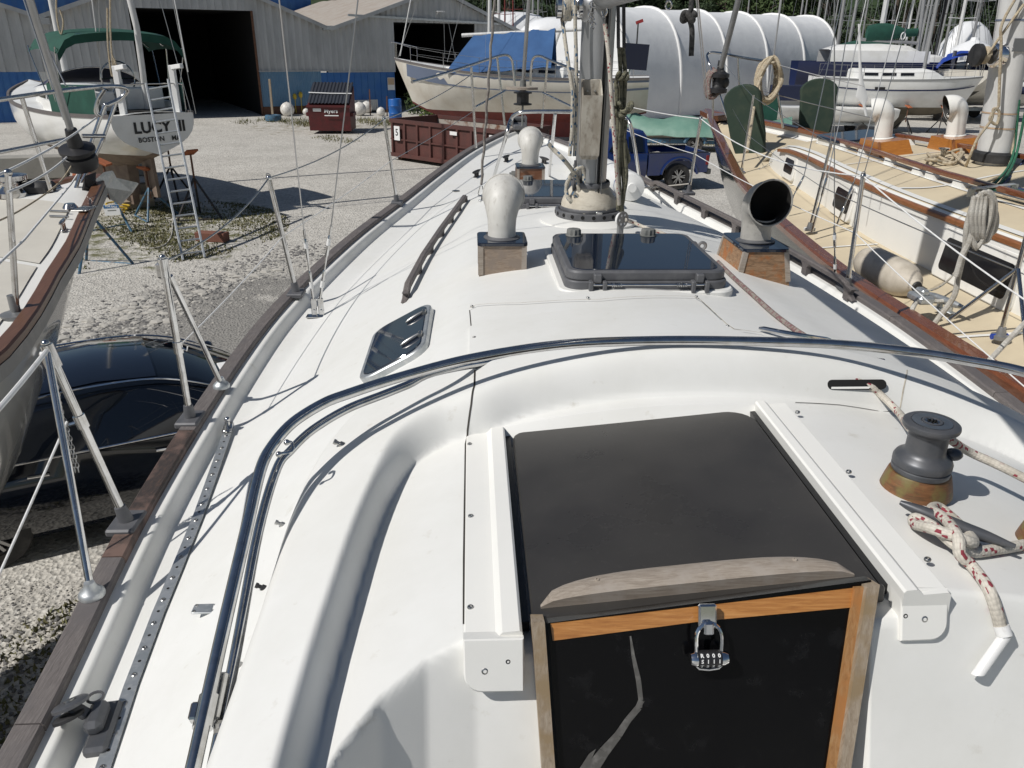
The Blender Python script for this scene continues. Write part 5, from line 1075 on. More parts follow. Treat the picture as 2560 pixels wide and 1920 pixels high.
def hull_loft(F, h, zs, L0, L1, n, zb, mats, parent, sides=(-1, 1), flare=2.6, split=None, rake=0.8, names=('topside', 'bottom')):
    """sheer to keel; split = waterline height for a second colour"""
    for sd in sides:
        segs = [(0.0, 1.0, mats[0], names[0])] if split is None else None
        S = np.linspace(L0, L1, n)
        def pt(s, q):
            H = max(h(s), .01); z0 = zs(s); z1 = zb(s); z = z0 + (z1 - z0) * q; w = H * (1 - q ** flare) if q > 0 else H
            return F(s + rake * q * max(0.0, 1 - s / 3.0) * (1 if s < 3 else 0), sd * w, z)
        Q = np.linspace(0, 1, 12)
        if split is None: parts_ = [(Q, mats[0], names[0])]
        else:
            parts_ = []
        if split is None:
            m = MB(); rows = [[pt(s, q) for q in Q] for s in S]; rows = rows if sd < 0 else rows[::-1]; m.loft(rows[::-1] if False else rows, closed=False); m.build(names[0], mats[0], parent, smooth=180, fix=False)
        else:
            for k, (nm, mt) in enumerate(zip(names, mats)):
                m = MB(); rows = []
                for s in S:
                    qs = min(.95, max(.05, (zs(s) - split) / (zs(s) - zb(s)))); qq = np.linspace(0, qs, 7) if k == 0 else np.linspace(qs, 1, 7); rows.append([pt(s, q) for q in qq])
                rows = rows if sd < 0 else rows[::-1]; m.loft(rows, closed=False); m.build(nm, mt, parent, smooth=180)
def strip(F, h, zs, S, prof, mat, parent, name, sd):
    """a rail swept along the sheer: prof = (inboard offset, height)"""
    m = MB(); rings = []
    for s in S:
        H = h(s); rings.append([F(s, sd * max(.0, H - o), zs(s) + z) for o, z in prof])
    m.loft(rings if sd < 0 else [r_[::-1] for r_ in rings]); return m.build(name, mat, parent, smooth=35, fix=True)
NF = Frame((3.45, 14.4), 4.0, 0.105)
nh = tabf([(-0.3, 0.0), (0, .05), (.8, .26), (2.05, .54), (4.0, .96), (5.3, 1.25), (6.6, 1.45), (7.7, 1.58), (9.0, 1.70), (10.5, 1.74), (12, 1.72), (14, 1.55)])
nz = tabf([(-0.5, 3.12), (0, 3.08), (2, 3.0), (4, 2.91), (6.5, 2.87), (9, 2.86), (14, 2.88)])
nb = thing('sailboat', 'cream decked sailboat with varnished cap rail, dark green hull and two white cowl vents', 'sailboat', NF(8, 0, 0))
hull_loft(NF, nh, nz, -0.25, 14, 34, lambda s: 1.3 + .9 * max(0, 1 - s / 3) ** 2, ('hull_green', 'antifoul_dark'), nb, split=1.75, rake=1.1)
S_ = np.linspace(-0.28, 14, 50)
for sd in (-1, 1): strip(NF, nh, nz, S_, [(-.035, -.03), (-.035, .015), (-.02, .03), (.06, .03), (.075, .018), (.075, -.03)], 'cap_varnish', nb, 'cap_rail', sd)
# bulwark inside and deck
for sd in (-1, 1):
    m = MB(); rows = [[NF(s, sd * max(0, nh(s) - .03), nz(s) - .01), NF(s, sd * max(0, nh(s) - .05), nz(s) - .10), NF(s, sd * max(0, nh(s) - .13), nz(s) - .112)] for s in S_]; m.loft(rows if sd > 0 else rows[::-1], closed=False); m.build('bulwark', 'gelcoat_smooth', nb, smooth=60, fix=False)
def ndeck(s, t): return nz(s) - .113 + .03 * (1 - min(1, abs(t) / max(.1, nh(s))) ** 2)
m = MB(); rows = [[NF(s, tt * max(0.0, nh(s) - .128), ndeck(s, tt * nh(s))) for tt in np.linspace(-1, 1, 15)] for s in S_]; m.loft(rows, closed=False); m.build('deck', 'deck_cream', nb, smooth=180)
# white margins laid out on the deck
def ribbon(F, pts, zf, w, mat, parent, name, dz=.004):
    P = smooth_path([(a, b, 0) for a, b in pts], 5); m = MB()
    for i, p in enumerate(P):
        d = (P[min(i + 1, len(P) - 1)] - P[max(i - 1, 0)]).normalized(); nx, ny = -d.y * w / 2, d.x * w / 2
        for sg in (1, -1): s_, t_ = p.x + sg * nx, p.y + sg * ny; m.v.append(tuple(F(s_, t_, zf(s_, t_) + dz)))
    m.f = [(2 * i, 2 * i + 2, 2 * i + 3, 2 * i + 1) for i in range(len(P) - 1)]; return m.build(name, mat, parent, smooth=180)
for s0 in (5.2, 7.75, 9.9): ribbon(NF, [(s0, -nh(s0) + .15), (s0 + .12, -.95 if s0 > 6 else -.6)], ndeck, .03, 'gelcoat_smooth', nb, 'deck_margin')
# coachroof: side, top, trim
nw = tabf([(3.9, .40), (4.5, .52), (5.2, .60), (6.0, .68), (7.4, .86), (8.8, .93), (10, .95), (14, .95)])
ntz = tabf([(3.9, 2.95), (4.25, 3.04), (4.7, 3.12), (5.3, 3.16), (7, 3.18), (14, 3.2)])
def nroof(s, t): return ntz(s) + .045 * (1 - min(1, abs(t) / nw(s)) ** 2)
Sc = np.concatenate([np.linspace(4.0, 5.0, 10), np.linspace(5.1, 13, 26)])
for sd in (-1, 1):
    m = MB(); rows = [[NF(s, sd * (nw(s) + .035), nz(s) - .14), NF(s, sd * (nw(s) + .03), nz(s) - .07), NF(s, sd * nw(s) * .985, ntz(s) - .05), NF(s, sd * (nw(s) * .985 - .012), ntz(s) - .015), NF(s, sd * (nw(s) * .985 - .05), ntz(s))] for s in Sc]; m.loft(rows if sd > 0 else rows[::-1], closed=False); m.build('roof_side', 'gelcoat_smooth', nb, smooth=50)
m = MB(); rows = [[NF(s, tt * (nw(s) * .985 - .05), nroof(s, tt * nw(s)) - .0 if abs(tt) < 1 else ntz(s)) for tt in np.linspace(-1, 1, 17)] for s in Sc]; m.loft(rows, closed=False); m.build('roof', 'deck_cream', nb, smooth=180)
m = MB(); fr = [NF(4.0, t, nz(4) - .14) for t in (-.44, 0, .44)]; tp = [NF(4.0, t, ntz(4.0)) for t in (-.35, 0, .35)]; m.loft([[NF(3.72, t * 1.15, nz(4) - .14) for t in (-.44, -.2, .2, .44)], [NF(3.9, t, 2.90) for t in (-.42, -.2, .2, .42)], [NF(4.0, t, ntz(4.0) + .01) for t in (-.36, -.2, .2, .36)], [NF(4.03, t, ntz(4.0) + .03) for t in (-.36, -.2, .2, .36)]], closed=False); m.build('roof_front', 'gelcoat_smooth', nb, smooth=60, fix=True)
for pts, w in (([(4.6, -.47), (5.6, -.55), (7, -.72), (8.6, -.83), (12, -.86)], .05), ([(5.0, -.28), (6.2, -.36), (8.3, -.47), (12, -.52)], .035), ([(7.75, -.8), (7.95, -.5), (7.75, .3)], .035), ([(6.5, -.68), (6.6, -.3), (6.5, .4)], .02)): ribbon(NF, pts, nroof, w, 'gelcoat_smooth', nb, 'roof_margin')
def long_rail(F, pts, zf, hgt, w, mat, parent, name, feet=0, foot_mat='gelcoat_smooth'):
    P = [Vector((a, b, 0)) for a, b in pts]; P = smooth_path(P, 8); m = MB(); rings = []
    for p in P: rings.append([F(p.x, p.y + a, zf(p.x, p.y) + b) for a, b in ((-w / 2, hgt), (-w / 2, hgt + .028), (-w / 4, hgt + .036), (w / 4, hgt + .036), (w / 2, hgt + .028), (w / 2, hgt))])
    m.loft(rings); r_ = m.build(name, mat, parent, smooth=40, fix=True)
    for k in range(feet):
        p = P[int((k + .5) * (len(P) - 1) / feet)]; m = MB(); Q = F.m(p.x, p.y, zf(p.x, p.y)); m.loft([[Q @ Vector((x, y, z)) for x, y in ((-w * .55, -.075), (w * .55, -.075), (w * .55, .075), (-w * .55, .075))] if z < .01 else [Q @ Vector((x, y, z)) for x, y in ((-w * .5, -.05), (w * .5, -.05), (w * .5, .05), (-w * .5, .05))] for z in (-.01, hgt)]); m.build('rail_foot', foot_mat, r_, smooth=0)
    return r_
long_rail(NF, [(4.55, -.535), (5.6, -.64), (7, -.80), (8.6, -.90), (12, -.93)], lambda s, t: ntz(s), -.045, .05, 'rail_varnish', nb, 'eyebrow_rail')
long_rail(NF, [(4.9, -.24), (6.2, -.31), (7.4, -.40), (8.3, -.43), (12, -.46)], nroof, .055, .055, 'cap_varnish', nb, 'hand_rail', 9)
long_rail(NF, [(5.6, .34), (6.6, .42), (8.3, .5)], nroof, .055, .045, 'cap_varnish', nb, 'hand_rail', 4)
# portlights in the near side
def nside_m(s, z):
    q = (z - (nz(s) - .07)) / (ntz(s) - .05 - (nz(s) - .07)); t = -(nw(s) + .03 + (nw(s) * .985 - nw(s) - .03) * q)
    e = .02; dt = (nw(s + e) - nw(s - e)) / (2 * e); along = (NF(s + e, -nw(s + e), z) - NF(s - e, -nw(s - e), z)).normalized(); up = Vector((0, 0, 1)) + NF.l * .12; up = (up - along * up.dot(along)).normalized(); n = along.cross(up).normalized()
    if n.dot(NF.l) > 0: n = -n
    return basis(-along, up, n, NF(s, t, z))
for s, wd, hh in ((5.06, .36, .19), (6.92, .46, .22), (9.2, .80, .26)):
    Mp = nside_m(s, nz(s) + .075); pf = MB().prism(rrect(wd + .10, hh + .10, .05), -.02, .018, Mp, .006).build('portlight', 'vent_white_clean', nb, smooth=30)
    MB().prism(rrect(wd - .03, hh - .03, .035), .0, .0192, Mp).build('pane', 'window_dark', pf, smooth=30)
# forehatch, vents on varnished boxes
m = MB(); Q = NF.m(5.35, 0, nroof(5.35, 0)); m.prism(rrect(.62, .62, .08), -.02, .05, Q, .01); hh_ = m.build('fore_hatch', 'gelcoat_smooth', nb, smooth=30)
MB().prism(rrect(.66, .66, .10), .05, .075, Q, .01).build('hatch_lid', 'hatch_glass', hh_, smooth=30)
def nvent(s, t, yaw, label=None):
    Q = NF.m(s, t, nroof(s, t)); m = MB()
    m.loft([[Q @ Vector((x, y, -.03)) for x, y in ((-.17, -.25), (.17, -.25), (.17, .25), (-.17, .25))], [Q @ Vector((x, y, .13)) for x, y in ((-.15, -.16), (.15, -.16), (.15, .22), (-.15, .22))]]); b = m.build('vent_box', 'box_varnish', nb, smooth=0, fix=True)
    m = MB(); m.bar(Q @ Vector((-.168, -.245, -.02)), Q @ Vector((-.148, -.158, .131)), .02, .02); m.build('box_corner', 'rail_varnish', b, smooth=0)
    C = Q @ Matrix.Translation((0, .06, .13)) @ Matrix.Rotation(yaw, 4, 'Z'); MB().lathe([(.10, 0), (.10, .008), (.088, .016)], 28, C, cap=False).build('flange', 'vent_white_clean', b)
    P = [(0, 0, 0), (0, 0, .10), (0, 0, .19), (0, .012, .245), (0, .045, .275), (0, .085, .28), (0, .115, .275)]; rs = [.085, .084, .087, .098, .108, .112, .116]
    Pp = smooth_path([C @ Vector(p) for p in P], 4); r2 = list(np.interp(np.linspace(0, 6, len(Pp)), range(7), rs)); m = MB(); m.tube(Pp, r2, 26, caps=False); cw = m.build('cowl', 'vent_white_clean', b, smooth=70)
    m = MB(); m.tube(Pp[::-1], [x - .006 for x in r2[::-1]], 22, caps=False); m.f = [f[::-1] for f in m.f]; m.uv = {}; m.build('throat', 'pipe_inside', cw, smooth=70)
nvent(6.25, -.12, R(60)); nvent(6.42, .52, R(75))
# mast with its winch, collar and step line
ms, mt = 7.32, .30
def nm(z, s=ms, t=mt): return NF(s, t, z)
def noval(z, a, b, n=24): c = nm(z); return [c + NF.l * (a * math.cos(2 * math.pi * k / n)) + NF.a * (b * math.sin(2 * math.pi * k / n)) for k in range(n)]
nmast = MB().loft([noval(3.15, .125, .155), noval(14.0, .125, .155)]).build('mast', 'mast_white', nb, smooth=50)
MB().loft([noval(3.24, .16, .2), noval(3.31, .155, .195), noval(3.33, .13, .165)], caps=False).build('mast_collar', 'rubber', nmast)
for z in (3.52, 3.64, 4.36): MB().loft([noval(z, .129, .159), noval(z + .012, .129, .159)], caps=False).build('mast_band', 'stripe_slate' if z > 4 else 'sign_tan', nmast)
Wm = basis(NF.a, Vector((0, 0, 1)), -NF.l, nm(4.10) - NF.l * .12 - NF.a * -.05)
MB().lathe([(.10, -.02), (.10, .02), (.09, .05), (.075, .06)], 28, Wm).build('winch_base', 'chrome', nmast)
MB().lathe([(.07, .06), (.06, .07), (.052, .10), (.052, .15), (.066, .16), (.088, .17), (.088, .21), (.06, .215), (.03, .216), (1e-4, .216)], 28, Wm).build('mast_winch', 'rubber', nmast)
MB().box((0, 0, 0), (.01, .16, .10), basis(NF.l, NF.a, Vector((0, 0, 1)), nm(4.18) - NF.l * .0 + NF.a * .157) @ Matrix.Rotation(R(90), 4, 'Z')).build('name_label', 'anodised_grey', nmast)
def nrope(name, label, mat, pts, r, n=8, sm=6, group=None): return rope(name, label, mat, pts, r, n, sm, group)
Ym = nm(3.3).y - .18
nrope('mast_halyard', 'tan halyard with dark flecks falling from the varnished boat\'s mast winch', 'rope_cream', [pz(2548, -20, Ym), pz(2505, 60, Ym), pz(2503, 110, Ym), pz(2499, 200, Ym), pz(2497, 265, Ym)], .012)
nrope('mast_coil', 'tan halyard coil looped low on the white mast', 'rope_cream', [pz(2497, 265, Ym), pz(2480, 285, Ym), pz(2475, 300, Ym), pz(2492, 310, Ym), pz(2498, 280, Ym), pz(2484, 272, Ym), pz(2478, 300, Ym), pz(2445, 345, Ym), pz(2425, 390, Ym), NF.px(2415, 415, 3.24)], .012)
nrope('winch_wraps', 'tan halyard turns wrapped on the black mast winch', 'rope_cream', [Wm @ Vector((.058 * math.cos(a), .058 * math.sin(a), .105 + .04 * a / 25)) for a in np.linspace(0, 25, 60)] + [pz(2560, 10, Ym)], .011, 8, 2)
nrope('deck_coil', 'heap of tan rope lying on the cream cabin roof by the mast', 'rope_cream', [NF.px(x, y, 3.24) + Vector((0, 0, .012 + .02 * (i % 3))) for i, (x, y) in enumerate([(2415, 415), (2400, 412), (2370, 395), (2330, 395), (2312, 408), (2330, 415), (2370, 408), (2395, 392), (2405, 398), (2380, 412), (2340, 410), (2316, 398), (2335, 398), (2385, 385), (2400, 390), (2385, 410), (2345, 402), (2320, 412)])], .013)
m = MB(); q = NF.px(2353, 405, 3.22); m.lathe([(.03, -.02), (.022, .02), (.02, .08), (.03, .105), (.048, .115), (.048, .125), (1e-4, .13)], 16, Matrix.Translation(q)); m.build('mooring_post', 'steel', nb)
# green and blue lines led aft over a steel organiser
for k, (a, b, c, d, mt_) in enumerate([((2535, 180), (2528, 400), (2470, 455), (2440, 470), 'rope_cream'), ((2548, 250), (2532, 390), (2495, 450), (2465, 468), 'rope_green'), ((2565, 270), (2540, 390), (2510, 450), (2490, 464), 'rope_green'), ((2600, 350), (2545, 420), (2515, 455), (2510, 462), 'rope_navy')]):
    P = [pz(*a, Ym + .05), pz(*b, Ym), NF.px(*c, 3.27), NF.px(*d, 3.3)]; nrope('control_line', ['pale control line led over the steel organiser', 'green control line nearest the pale one at the organiser', 'second green control line beside the navy one', 'navy control line led over the steel organiser'][k], mt_, P, .011, 8, 5, 'lines led aft from the white mast')
for k, (a, b, mt_) in enumerate([((2445, 475), (2600, 512), 'rope_cream'), ((2468, 470), (2600, 498), 'rope_green'), ((2490, 466), (2600, 488), 'rope_green'), ((2512, 466), (2600, 482), 'rope_navy')]):
    nrope('led_line', ['pale led line aft of the steel organiser', 'green led line beside the pale one aft of the organiser', 'green led line beside the navy one aft of the organiser', 'navy led line aft of the steel organiser'][k], mt_, [NF.px(*a, 3.29), NF.px(*b, 3.27)], .011, 8, 2, 'lines led aft behind the organiser')
m = MB(); a, b = NF.px(2430, 472, 3.30), NF.px(2538, 460, 3.32); m.bar(a, b, .05, .012, .003); m.bar(a, a - Vector((0, 0, .06)), .05, .012); m.bar(b, b - Vector((0, 0, .05)), .05, .012); m.build('line_organiser', 'galvanised', nb, smooth=30)
# stanchions and wires along the near rail
NST = []
for i, (b_, t_) in enumerate((((1853, 432), (1884, 238)), ((2024, 573), (2079, 353)), ((2500, 842), (2590, 500)))):
    f = NF.px(*b_, 2.80); tp = aty(*t_, f.y + .0); m = MB(); m.tube([f, tp], .0135, 12); st = m.build('stanchion', 'steel', nb); NST.append((f, tp))
    MB().lathe([(.05, -.01), (.05, .012), (.028, .018), (.02, .06)], 16, Matrix.Translation(f)).build('stanchion_base', 'anodised_grey', st); MB().tube([f + Vector((-.05, 0, .0)), f + Vector((.04, 0, .005))], .018, 8).build('base_lashing', 'tarp_blue' if i != 1 else 'vent_white_clean', st)
f3, t3 = NST[2]
for dx in (-130, 70): MB().tube([NF.px(2500 + dx, 842 + (0 if dx < 0 else 60) - (40 if dx < 0 else 0), 2.86), f3.lerp(t3, .52)], .011, 10).build('gate_brace', 'steel', nb)
def nwire(a, b, r=.003, mat='wire', s=.01): return tubeobj('guard_wire', mat, nb, sag(a, b, s, 6), r, 6)
bowt = aty(1790, 205, 13.4)
for fr in (.98, .5):
    P = [NST[0][0].lerp(NST[0][1], fr), NST[1][0].lerp(NST[1][1], fr), NST[2][0].lerp(NST[2][1], fr), NF(13, -1.66, 2.85 + .75 * fr)]
    nwire(aty(1812, 160 if fr > .6 else 235, 12.2), P[0]); nwire(P[0], P[1]); nwire(P[1], P[2], .004); nwire(P[2], P[3])
nwire(NF.px(1893, 425, 2.8), NF.px(1935, 400, 2.9), .006, 'rope_blue_fleck')
# rigging screws of the near shrouds
for (x0, y0, x1, y1, x2, y2) in ((1965, 525, 2010, 440, 2105, 0), (2030, 580, 2072, 425, 2165, 0), (2093, 560, 2135, 455, 2255, 0)):
    f = NF.px(x0, y0, 2.83); a = aty(x1, y1, f.y); turnbuckle(f, a, nb, False, 1.35); b = aty(x2, y2, f.y + .25); tubeobj('shroud', 'wire', nb, [a, b, b + (b - a) * 2], .0045, 6)
for (x0, y0, x1, y1) in ((2160, 435, 2285, 0), (2075, 360, 2130, 0)): a = aty(x0, y0, 6.5); b = aty(x1, y1, 6.6); tubeobj('shroud', 'wire', nb, [a, b, b + (b - a) * 2], .004, 6)
# bow: stem head, pulpit, rope coil, green boards, furler
m = MB(); m.loft([[NF(-.35, -.10, 3.02), NF(-.35, .10, 3.02), NF(-.35, .10, 3.10), NF(-.35, -.10, 3.10)], [NF(.6, -.16, 3.0), NF(.6, .16, 3.0), NF(.6, .16, 3.09), NF(.6, -.16, 3.09)]]); m.build('stem_head', 'cap_varnish', nb, smooth=0, fix=True)
yb = 13.2
pr = smooth_path([pz(1830, 330, yb), pz(1780, 180, yb + .3), pz(1768, 142, yb + .5), pz(1775, 132, yb + .6), pz(1800, 133, yb + .4), pz(1850, 143, yb - .2), pz(1908, 152, yb - 1.2)], 5)
tubeobj('bow_rail', 'steel', nb, pr, .02, 10)
for a, b, Y in (((1850, 245), (1845, 143), yb), ((1958, 320), (1935, 175), yb - 1.2), ((1782, 310), (1783, 175), yb + .4)): tubeobj('rail_post', 'steel', nb, [pz(*a, Y), pz(*b, Y)], .018, 10)
nwire(pz(1908, 152, yb - 1.2), pz(2160, 215, 10.6), .006); nwire(pz(1880, 220, yb - .6), pz(2200, 300, 10.0), .006)
tubeobj('headstay', 'anodised_grey', nb, [pz(1800, 178, yb + .2), pz(1846, 0, yb - .1), pz(1846, 0, yb - .1) + Vector((.25, -.8, 6))], .045, 10)
m = MB(); c = pz(1800, 185, yb + .2); m.lathe([(.05, -.3), (.14, -.28), (.14, -.22), (.09, -.2), (.09, -.06), (.15, -.05), (.15, 0), (.06, .05), (.05, .2)], 18, Matrix.Translation(c)); m.build('furling_drum', 'black_plastic', nb)
def lump_coil(name, label, cat_mat, c, rx, rz, n, r, seed, par=None):
    rnd = random.Random(seed); P = []
    for i in range(n * 8):
        a = 2 * math.pi * i / 8; k = .75 + .3 * rnd.random(); P.append(Vector(c) + Vector((rx * k * math.cos(a), .05 * rnd.uniform(-1, 1) + .10 * math.sin(a * .13), rz * k * math.sin(a) - rz * .4)))
    o = MB().tube(smooth_path(P, 3), r, 7).build(name, cat_mat, loc=c); return tag(o, label, 'rope')
lump_coil('bow_rope', 'grey mooring rope bundled on the varnished boat\'s pulpit', 'rope_brown_dirty', pz(1783, 195, yb + .3), .10, .22, 7, .028, 3)
lump_coil('rail_coil', 'beige rope coil hung over the varnished boat\'s bow rail', 'rope_cream', pz(1925, 178, yb - 1.3), .16, .30, 9, .026, 5)
nrope('coil_tail', 'beige rope tail dropping from the hung coil to the green board', 'rope_cream', [pz(1912, 175, yb - 1.3), pz(1895, 215, yb - 1.5), pz(1885, 270, yb - 2), pz(1868, 380, yb - 3)], .02)
m = MB(); c = pz(1806, 200, yb + .1); [m.sphere(c + Vector((.06 * math.sin(k * 2), .05, -.10 * k + .06)), .075, 8, 6, (1, .7, 1.2)) for k in range(3)]; m.build('sail_bag', 'rubber', nb)
def board(label, base_px, z0, w, hgt, lean_px, mat='canvas_dark_green'):
    a, b = NF.px(*base_px[0], z0), NF.px(*base_px[1], z0); mid = (a + b) / 2; x = (b - a).normalized(); tpx = aty(*lean_px, mid.y + .15); up = (tpx - mid); H = up.length; up = up.normalized(); n = x.cross(up).normalized(); x = up.cross(n).normalized()
    W = (b - a).length / 2; poly = [(-W * .82, .03), (-W * .4, 0), (W * .4, 0), (W * .82, .03)] + [(W * (1.0 + .1 * math.sin(k)), H * k) for k in (.3, .5, .7)] + [(W * 1.12 * math.cos(R(a_)), H * .80 + H * .2 * math.sin(R(a_))) for a_ in range(0, 181, 15)] + [(-W * (1.0 + .1 * math.sin(k)), H * k) for k in (.7, .5, .3)]
    m = MB(); m.prism(poly, -.045, .045, basis(x, up, n, mid), .02); o = m.build('covered_board', mat, loc=mid, smooth=40); return tag(o, label, 'board', 'green covered boards on the bow')
board('tall dark green covered board leaning by the pulpit coil', ((1838, 398), (1920, 398)), 2.76, .3, 1, (1850, 212)); board('dark green covered board standing behind the varnished boat\'s fore hatch', ((1995, 348), (2078, 342)), 2.82, .3, 1, (2050, 196))
# fender and gear on the side deck
fa, fb = NF.px(2160, 650, 2.86), NF.px(2288, 715, 2.86); d = (fb - fa).normalized(); x, y, _ = frame(d); L_ = (fb - fa).length
fn = thing('fender', 'big grimy white fender lying on the cream side deck', 'fender', fa)
MB().lathe([(.02, -.02), (.05, -.01), (.10, .03), (.125, .10), (.13, .2), (.13, L_ - .25), (.12, L_ - .13), (.085, L_ - .05), (.05, L_ - .01), (.04, L_ + .02)], 24, basis(x, y, d, fa)).build('body', 'fender_old', fn)
MB().lathe([(.042, L_ + .012), (.03, L_ + .03), (1e-4, L_ + .03)], 16, basis(x, y, d, fa)).build('eye_end', 'rubber', fn)
MB().lathe([(.052, -.014), (.03, -.03), (1e-4, -.03)], 16, basis(x, y, d, fa)).build('eye_end', 'rubber', fn)
nrope('fender_line', 'thin grey line from the grimy fender up to the rope coil', 'rope_blue_fleck', [fb, NF.px(2330, 725, 2.85), pz(2380, 690, fb.y + .1), pz(2425, 610, fb.y + .2), pz(2460, 500, fb.y + .3)], .007)
cl = NF.px(2300, 752, 2.9); m = MB(); m.box((0, 0, .02), (.10, .16, .05), basis(NF.l, NF.a, Vector((0, 0, 1)), cl), .012); m.box((0, 0, .06), (.05, .09, .04), basis(NF.l, NF.a, Vector((0, 0, 1)), cl), .01); m.build('fairlead', 'galvanised', nb, smooth=30)
hc = NF.px(2360, 775, 2.80); horn_cleat(hc, (NF.a + NF.l * .2).normalized(), .32, 'galvanised', nb, .06, .022)
# pale ropes hung on the guard wire
gy = 4.55
hang = [[(2455, 480), (2430, 560), (2440, 620), (2470, 560), (2478, 500), (2455, 485), (2438, 545), (2425, 600), (2405, 640), (2390, 690)], [(2470, 478), (2450, 530), (2448, 590), (2468, 600), (2485, 545), (2485, 500), (2468, 482), (2460, 540), (2455, 600)], [(2440, 490), (2418, 560), (2412, 620), (2396, 690), (2385, 740), (2350, 790), (2305, 850), (2282, 872)], [(2478, 500), (2490, 540), (2486, 575), (2468, 585), (2450, 560)]]
for k, pts in enumerate(hang):
    nrope('hanging_rope', ['pale rope coil turn bunched on the guard wire', 'second pale rope coil turn bunched on the guard wire', 'pale rope dropping from the bunch to the dark gap between the boats', 'loose pale rope loop at the side of the bunch'][k], 'rope_white', [pz(x, y, gy + .02 * k) for x, y in pts], .017, 8, 6, 'pale ropes hung on the guard wire')
for k in range(4): nrope('coil_turn', 'pale rope turn hanging in the thick bunch on the guard wire', 'rope_white', [pz(2436 + 9 * k, 492, gy), pz(2428 + 10 * k, 540, gy - .02), pz(2436 + 7 * k, 590 + 6 * (k % 2), gy), pz(2450 + 8 * k, 545, gy + .03), pz(2446 + 9 * k, 488, gy)], .016, 8, 6, 'thick bunch of pale rope turns')
nrope('dock_line', 'white rope from the fairlead down into the dark gap', 'rope_white', [cl + Vector((0, 0, .04)), pz(2282, 770, cl.y - .1), pz(2275, 800, cl.y - .15), pz(2278, 850, cl.y - .3)], .015)
nrope('second_dock_line', 'white rope leading aft along the cap rail from the cleat', 'rope_white', [hc + Vector((0, 0, .06)), pz(2330, 752, hc.y), cl + Vector((0, 0, .06))], .014)
nrope('gap_line', 'grey rope slanting across the varnished cap rail into the gap', 'rope_white', [pz(2580, 790, 3.9), pz(2540, 830, 3.8), pz(2470, 905, 3.65)], .014)
m = MB(); q = NF.px(2290, 672, 2.735); m.loft([[q + NF.l * a + NF.a * b + Vector((0, 0, .012 + .105 * a)) for a, b in ((-.04, -.12), (.14, .1), (.0, .16), (-.10, .06))], [q + NF.l * a + NF.a * b + Vector((0, 0, .016 + .105 * a)) for a, b in ((-.04, -.12), (.14, .1), (.0, .16), (-.10, .06))]]); m.build('deck_vent_cover', 'galvanised', nb, smooth=0, fix=True)
# ------------------------------------------------------------------ sheds
SP0 = Vector((-26.07, 41.27, 0)); SE = Vector((0.866, 0.5, 0)); SN = Vector((0.5, -0.866, 0))
def SW(w, off, z): return SP0 + SE * w + SN * off + Vector((0, 0, z))
def ribbed(w0, w1, z0, ztop, pitch, rib, depth, name, mat, parent, off=0.0, rw=0.5):
    """trapezoid sheeting: flats and raised ribs, cut along the roof line"""
    m = MB(); xs = []; w = w0
    while w < w1 - 1e-6:
        for f, d in ((0, 0), (.42, 0), (.74, 1), (.80, 1), (.86, 0)) if depth > .04 else ((0, 0), (1 - rib, 0), (1 - rib + rib * (1 - rw) / 2, 1), (1 - rib * (1 - rw) / 2, 1)):
            x = w + pitch * f
            if x < w1: xs.append((x, d * depth))
        w += pitch
    xs.append((w1, 0)); 
    for x, d in xs: m.v += [tuple(SW(x, off + d, z0(x) if callable(z0) else z0)), tuple(SW(x, off + d, ztop(x) if callable(ztop) else ztop))]
    m.f = [(2 * i, 2 * i + 2, 2 * i + 3, 2 * i + 1) for i in range(len(xs) - 1)]; return m.build(name, mat, parent, smooth=0)
def gable(wl, zl, wp, zp, wr, zr):
    return lambda w: zl + (zp - zl) * (w - wl) / (wp - wl) if w < wp else zp + (zr - zp) * (w - wp) / (wr - wp)
gA = gable(2.72, 4.90, 9.95, 7.50, 17.2, 4.66); gB = gable(17.5, 4.6, 24.4, 6.92, 31.0, 4.3); g0 = gable(-9, 4.8, -3.5, 6.95, 2.68, 4.90)
def slope_roof(wl, zl, wr, zr, parent, depth=24, name='roof'):
    m = MB(); a, b, c, d = SW(wl, .35, zl + .06), SW(wr, .35, zr + .06), SW(wr, -depth, zr + .06), SW(wl, -depth, zl + .06)
    n = 22
    for k in range(n + 1):
        t = k / n
        for q in (0, 1): 
            p0 = (a.lerp(d, t), b.lerp(c, t))[q]; m.v.append(tuple(p0 + Vector((0, 0, .035 * (k % 2)))))
    m.f = [(2 * i, 2 * i + 1, 2 * i + 3, 2 * i + 2) for i in range(n)]; r_ = m.build(name, 'shed_roof', parent, smooth=0)
    m = MB(); m.bar(a + SN * .02, b + SN * .02, .05, .20); m.build('barge_board', 'shed_silver', r_, smooth=0)
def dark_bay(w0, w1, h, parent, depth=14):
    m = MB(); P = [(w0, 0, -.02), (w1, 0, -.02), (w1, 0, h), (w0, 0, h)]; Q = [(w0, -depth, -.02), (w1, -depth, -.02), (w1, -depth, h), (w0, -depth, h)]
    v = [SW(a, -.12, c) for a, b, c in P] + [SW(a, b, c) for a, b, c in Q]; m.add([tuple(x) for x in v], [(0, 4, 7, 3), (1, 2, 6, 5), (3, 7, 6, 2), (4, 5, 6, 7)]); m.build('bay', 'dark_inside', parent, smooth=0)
shA = thing('boat_shed', 'silver ribbed boat shed with a tall open black doorway and blue lower panels', 'shed', SW(10, 0, 0))
ribbed(2.75, 6.85, 2.42, gA, .40, .36, .085, 'wall', 'shed_silver', shA); ribbed(13.1, 17.2, 2.36, gA, .40, .36, .085, 'wall', 'shed_silver', shA); ribbed(6.85, 13.1, 5.5, gA, .40, .36, .085, 'wall', 'shed_silver', shA)
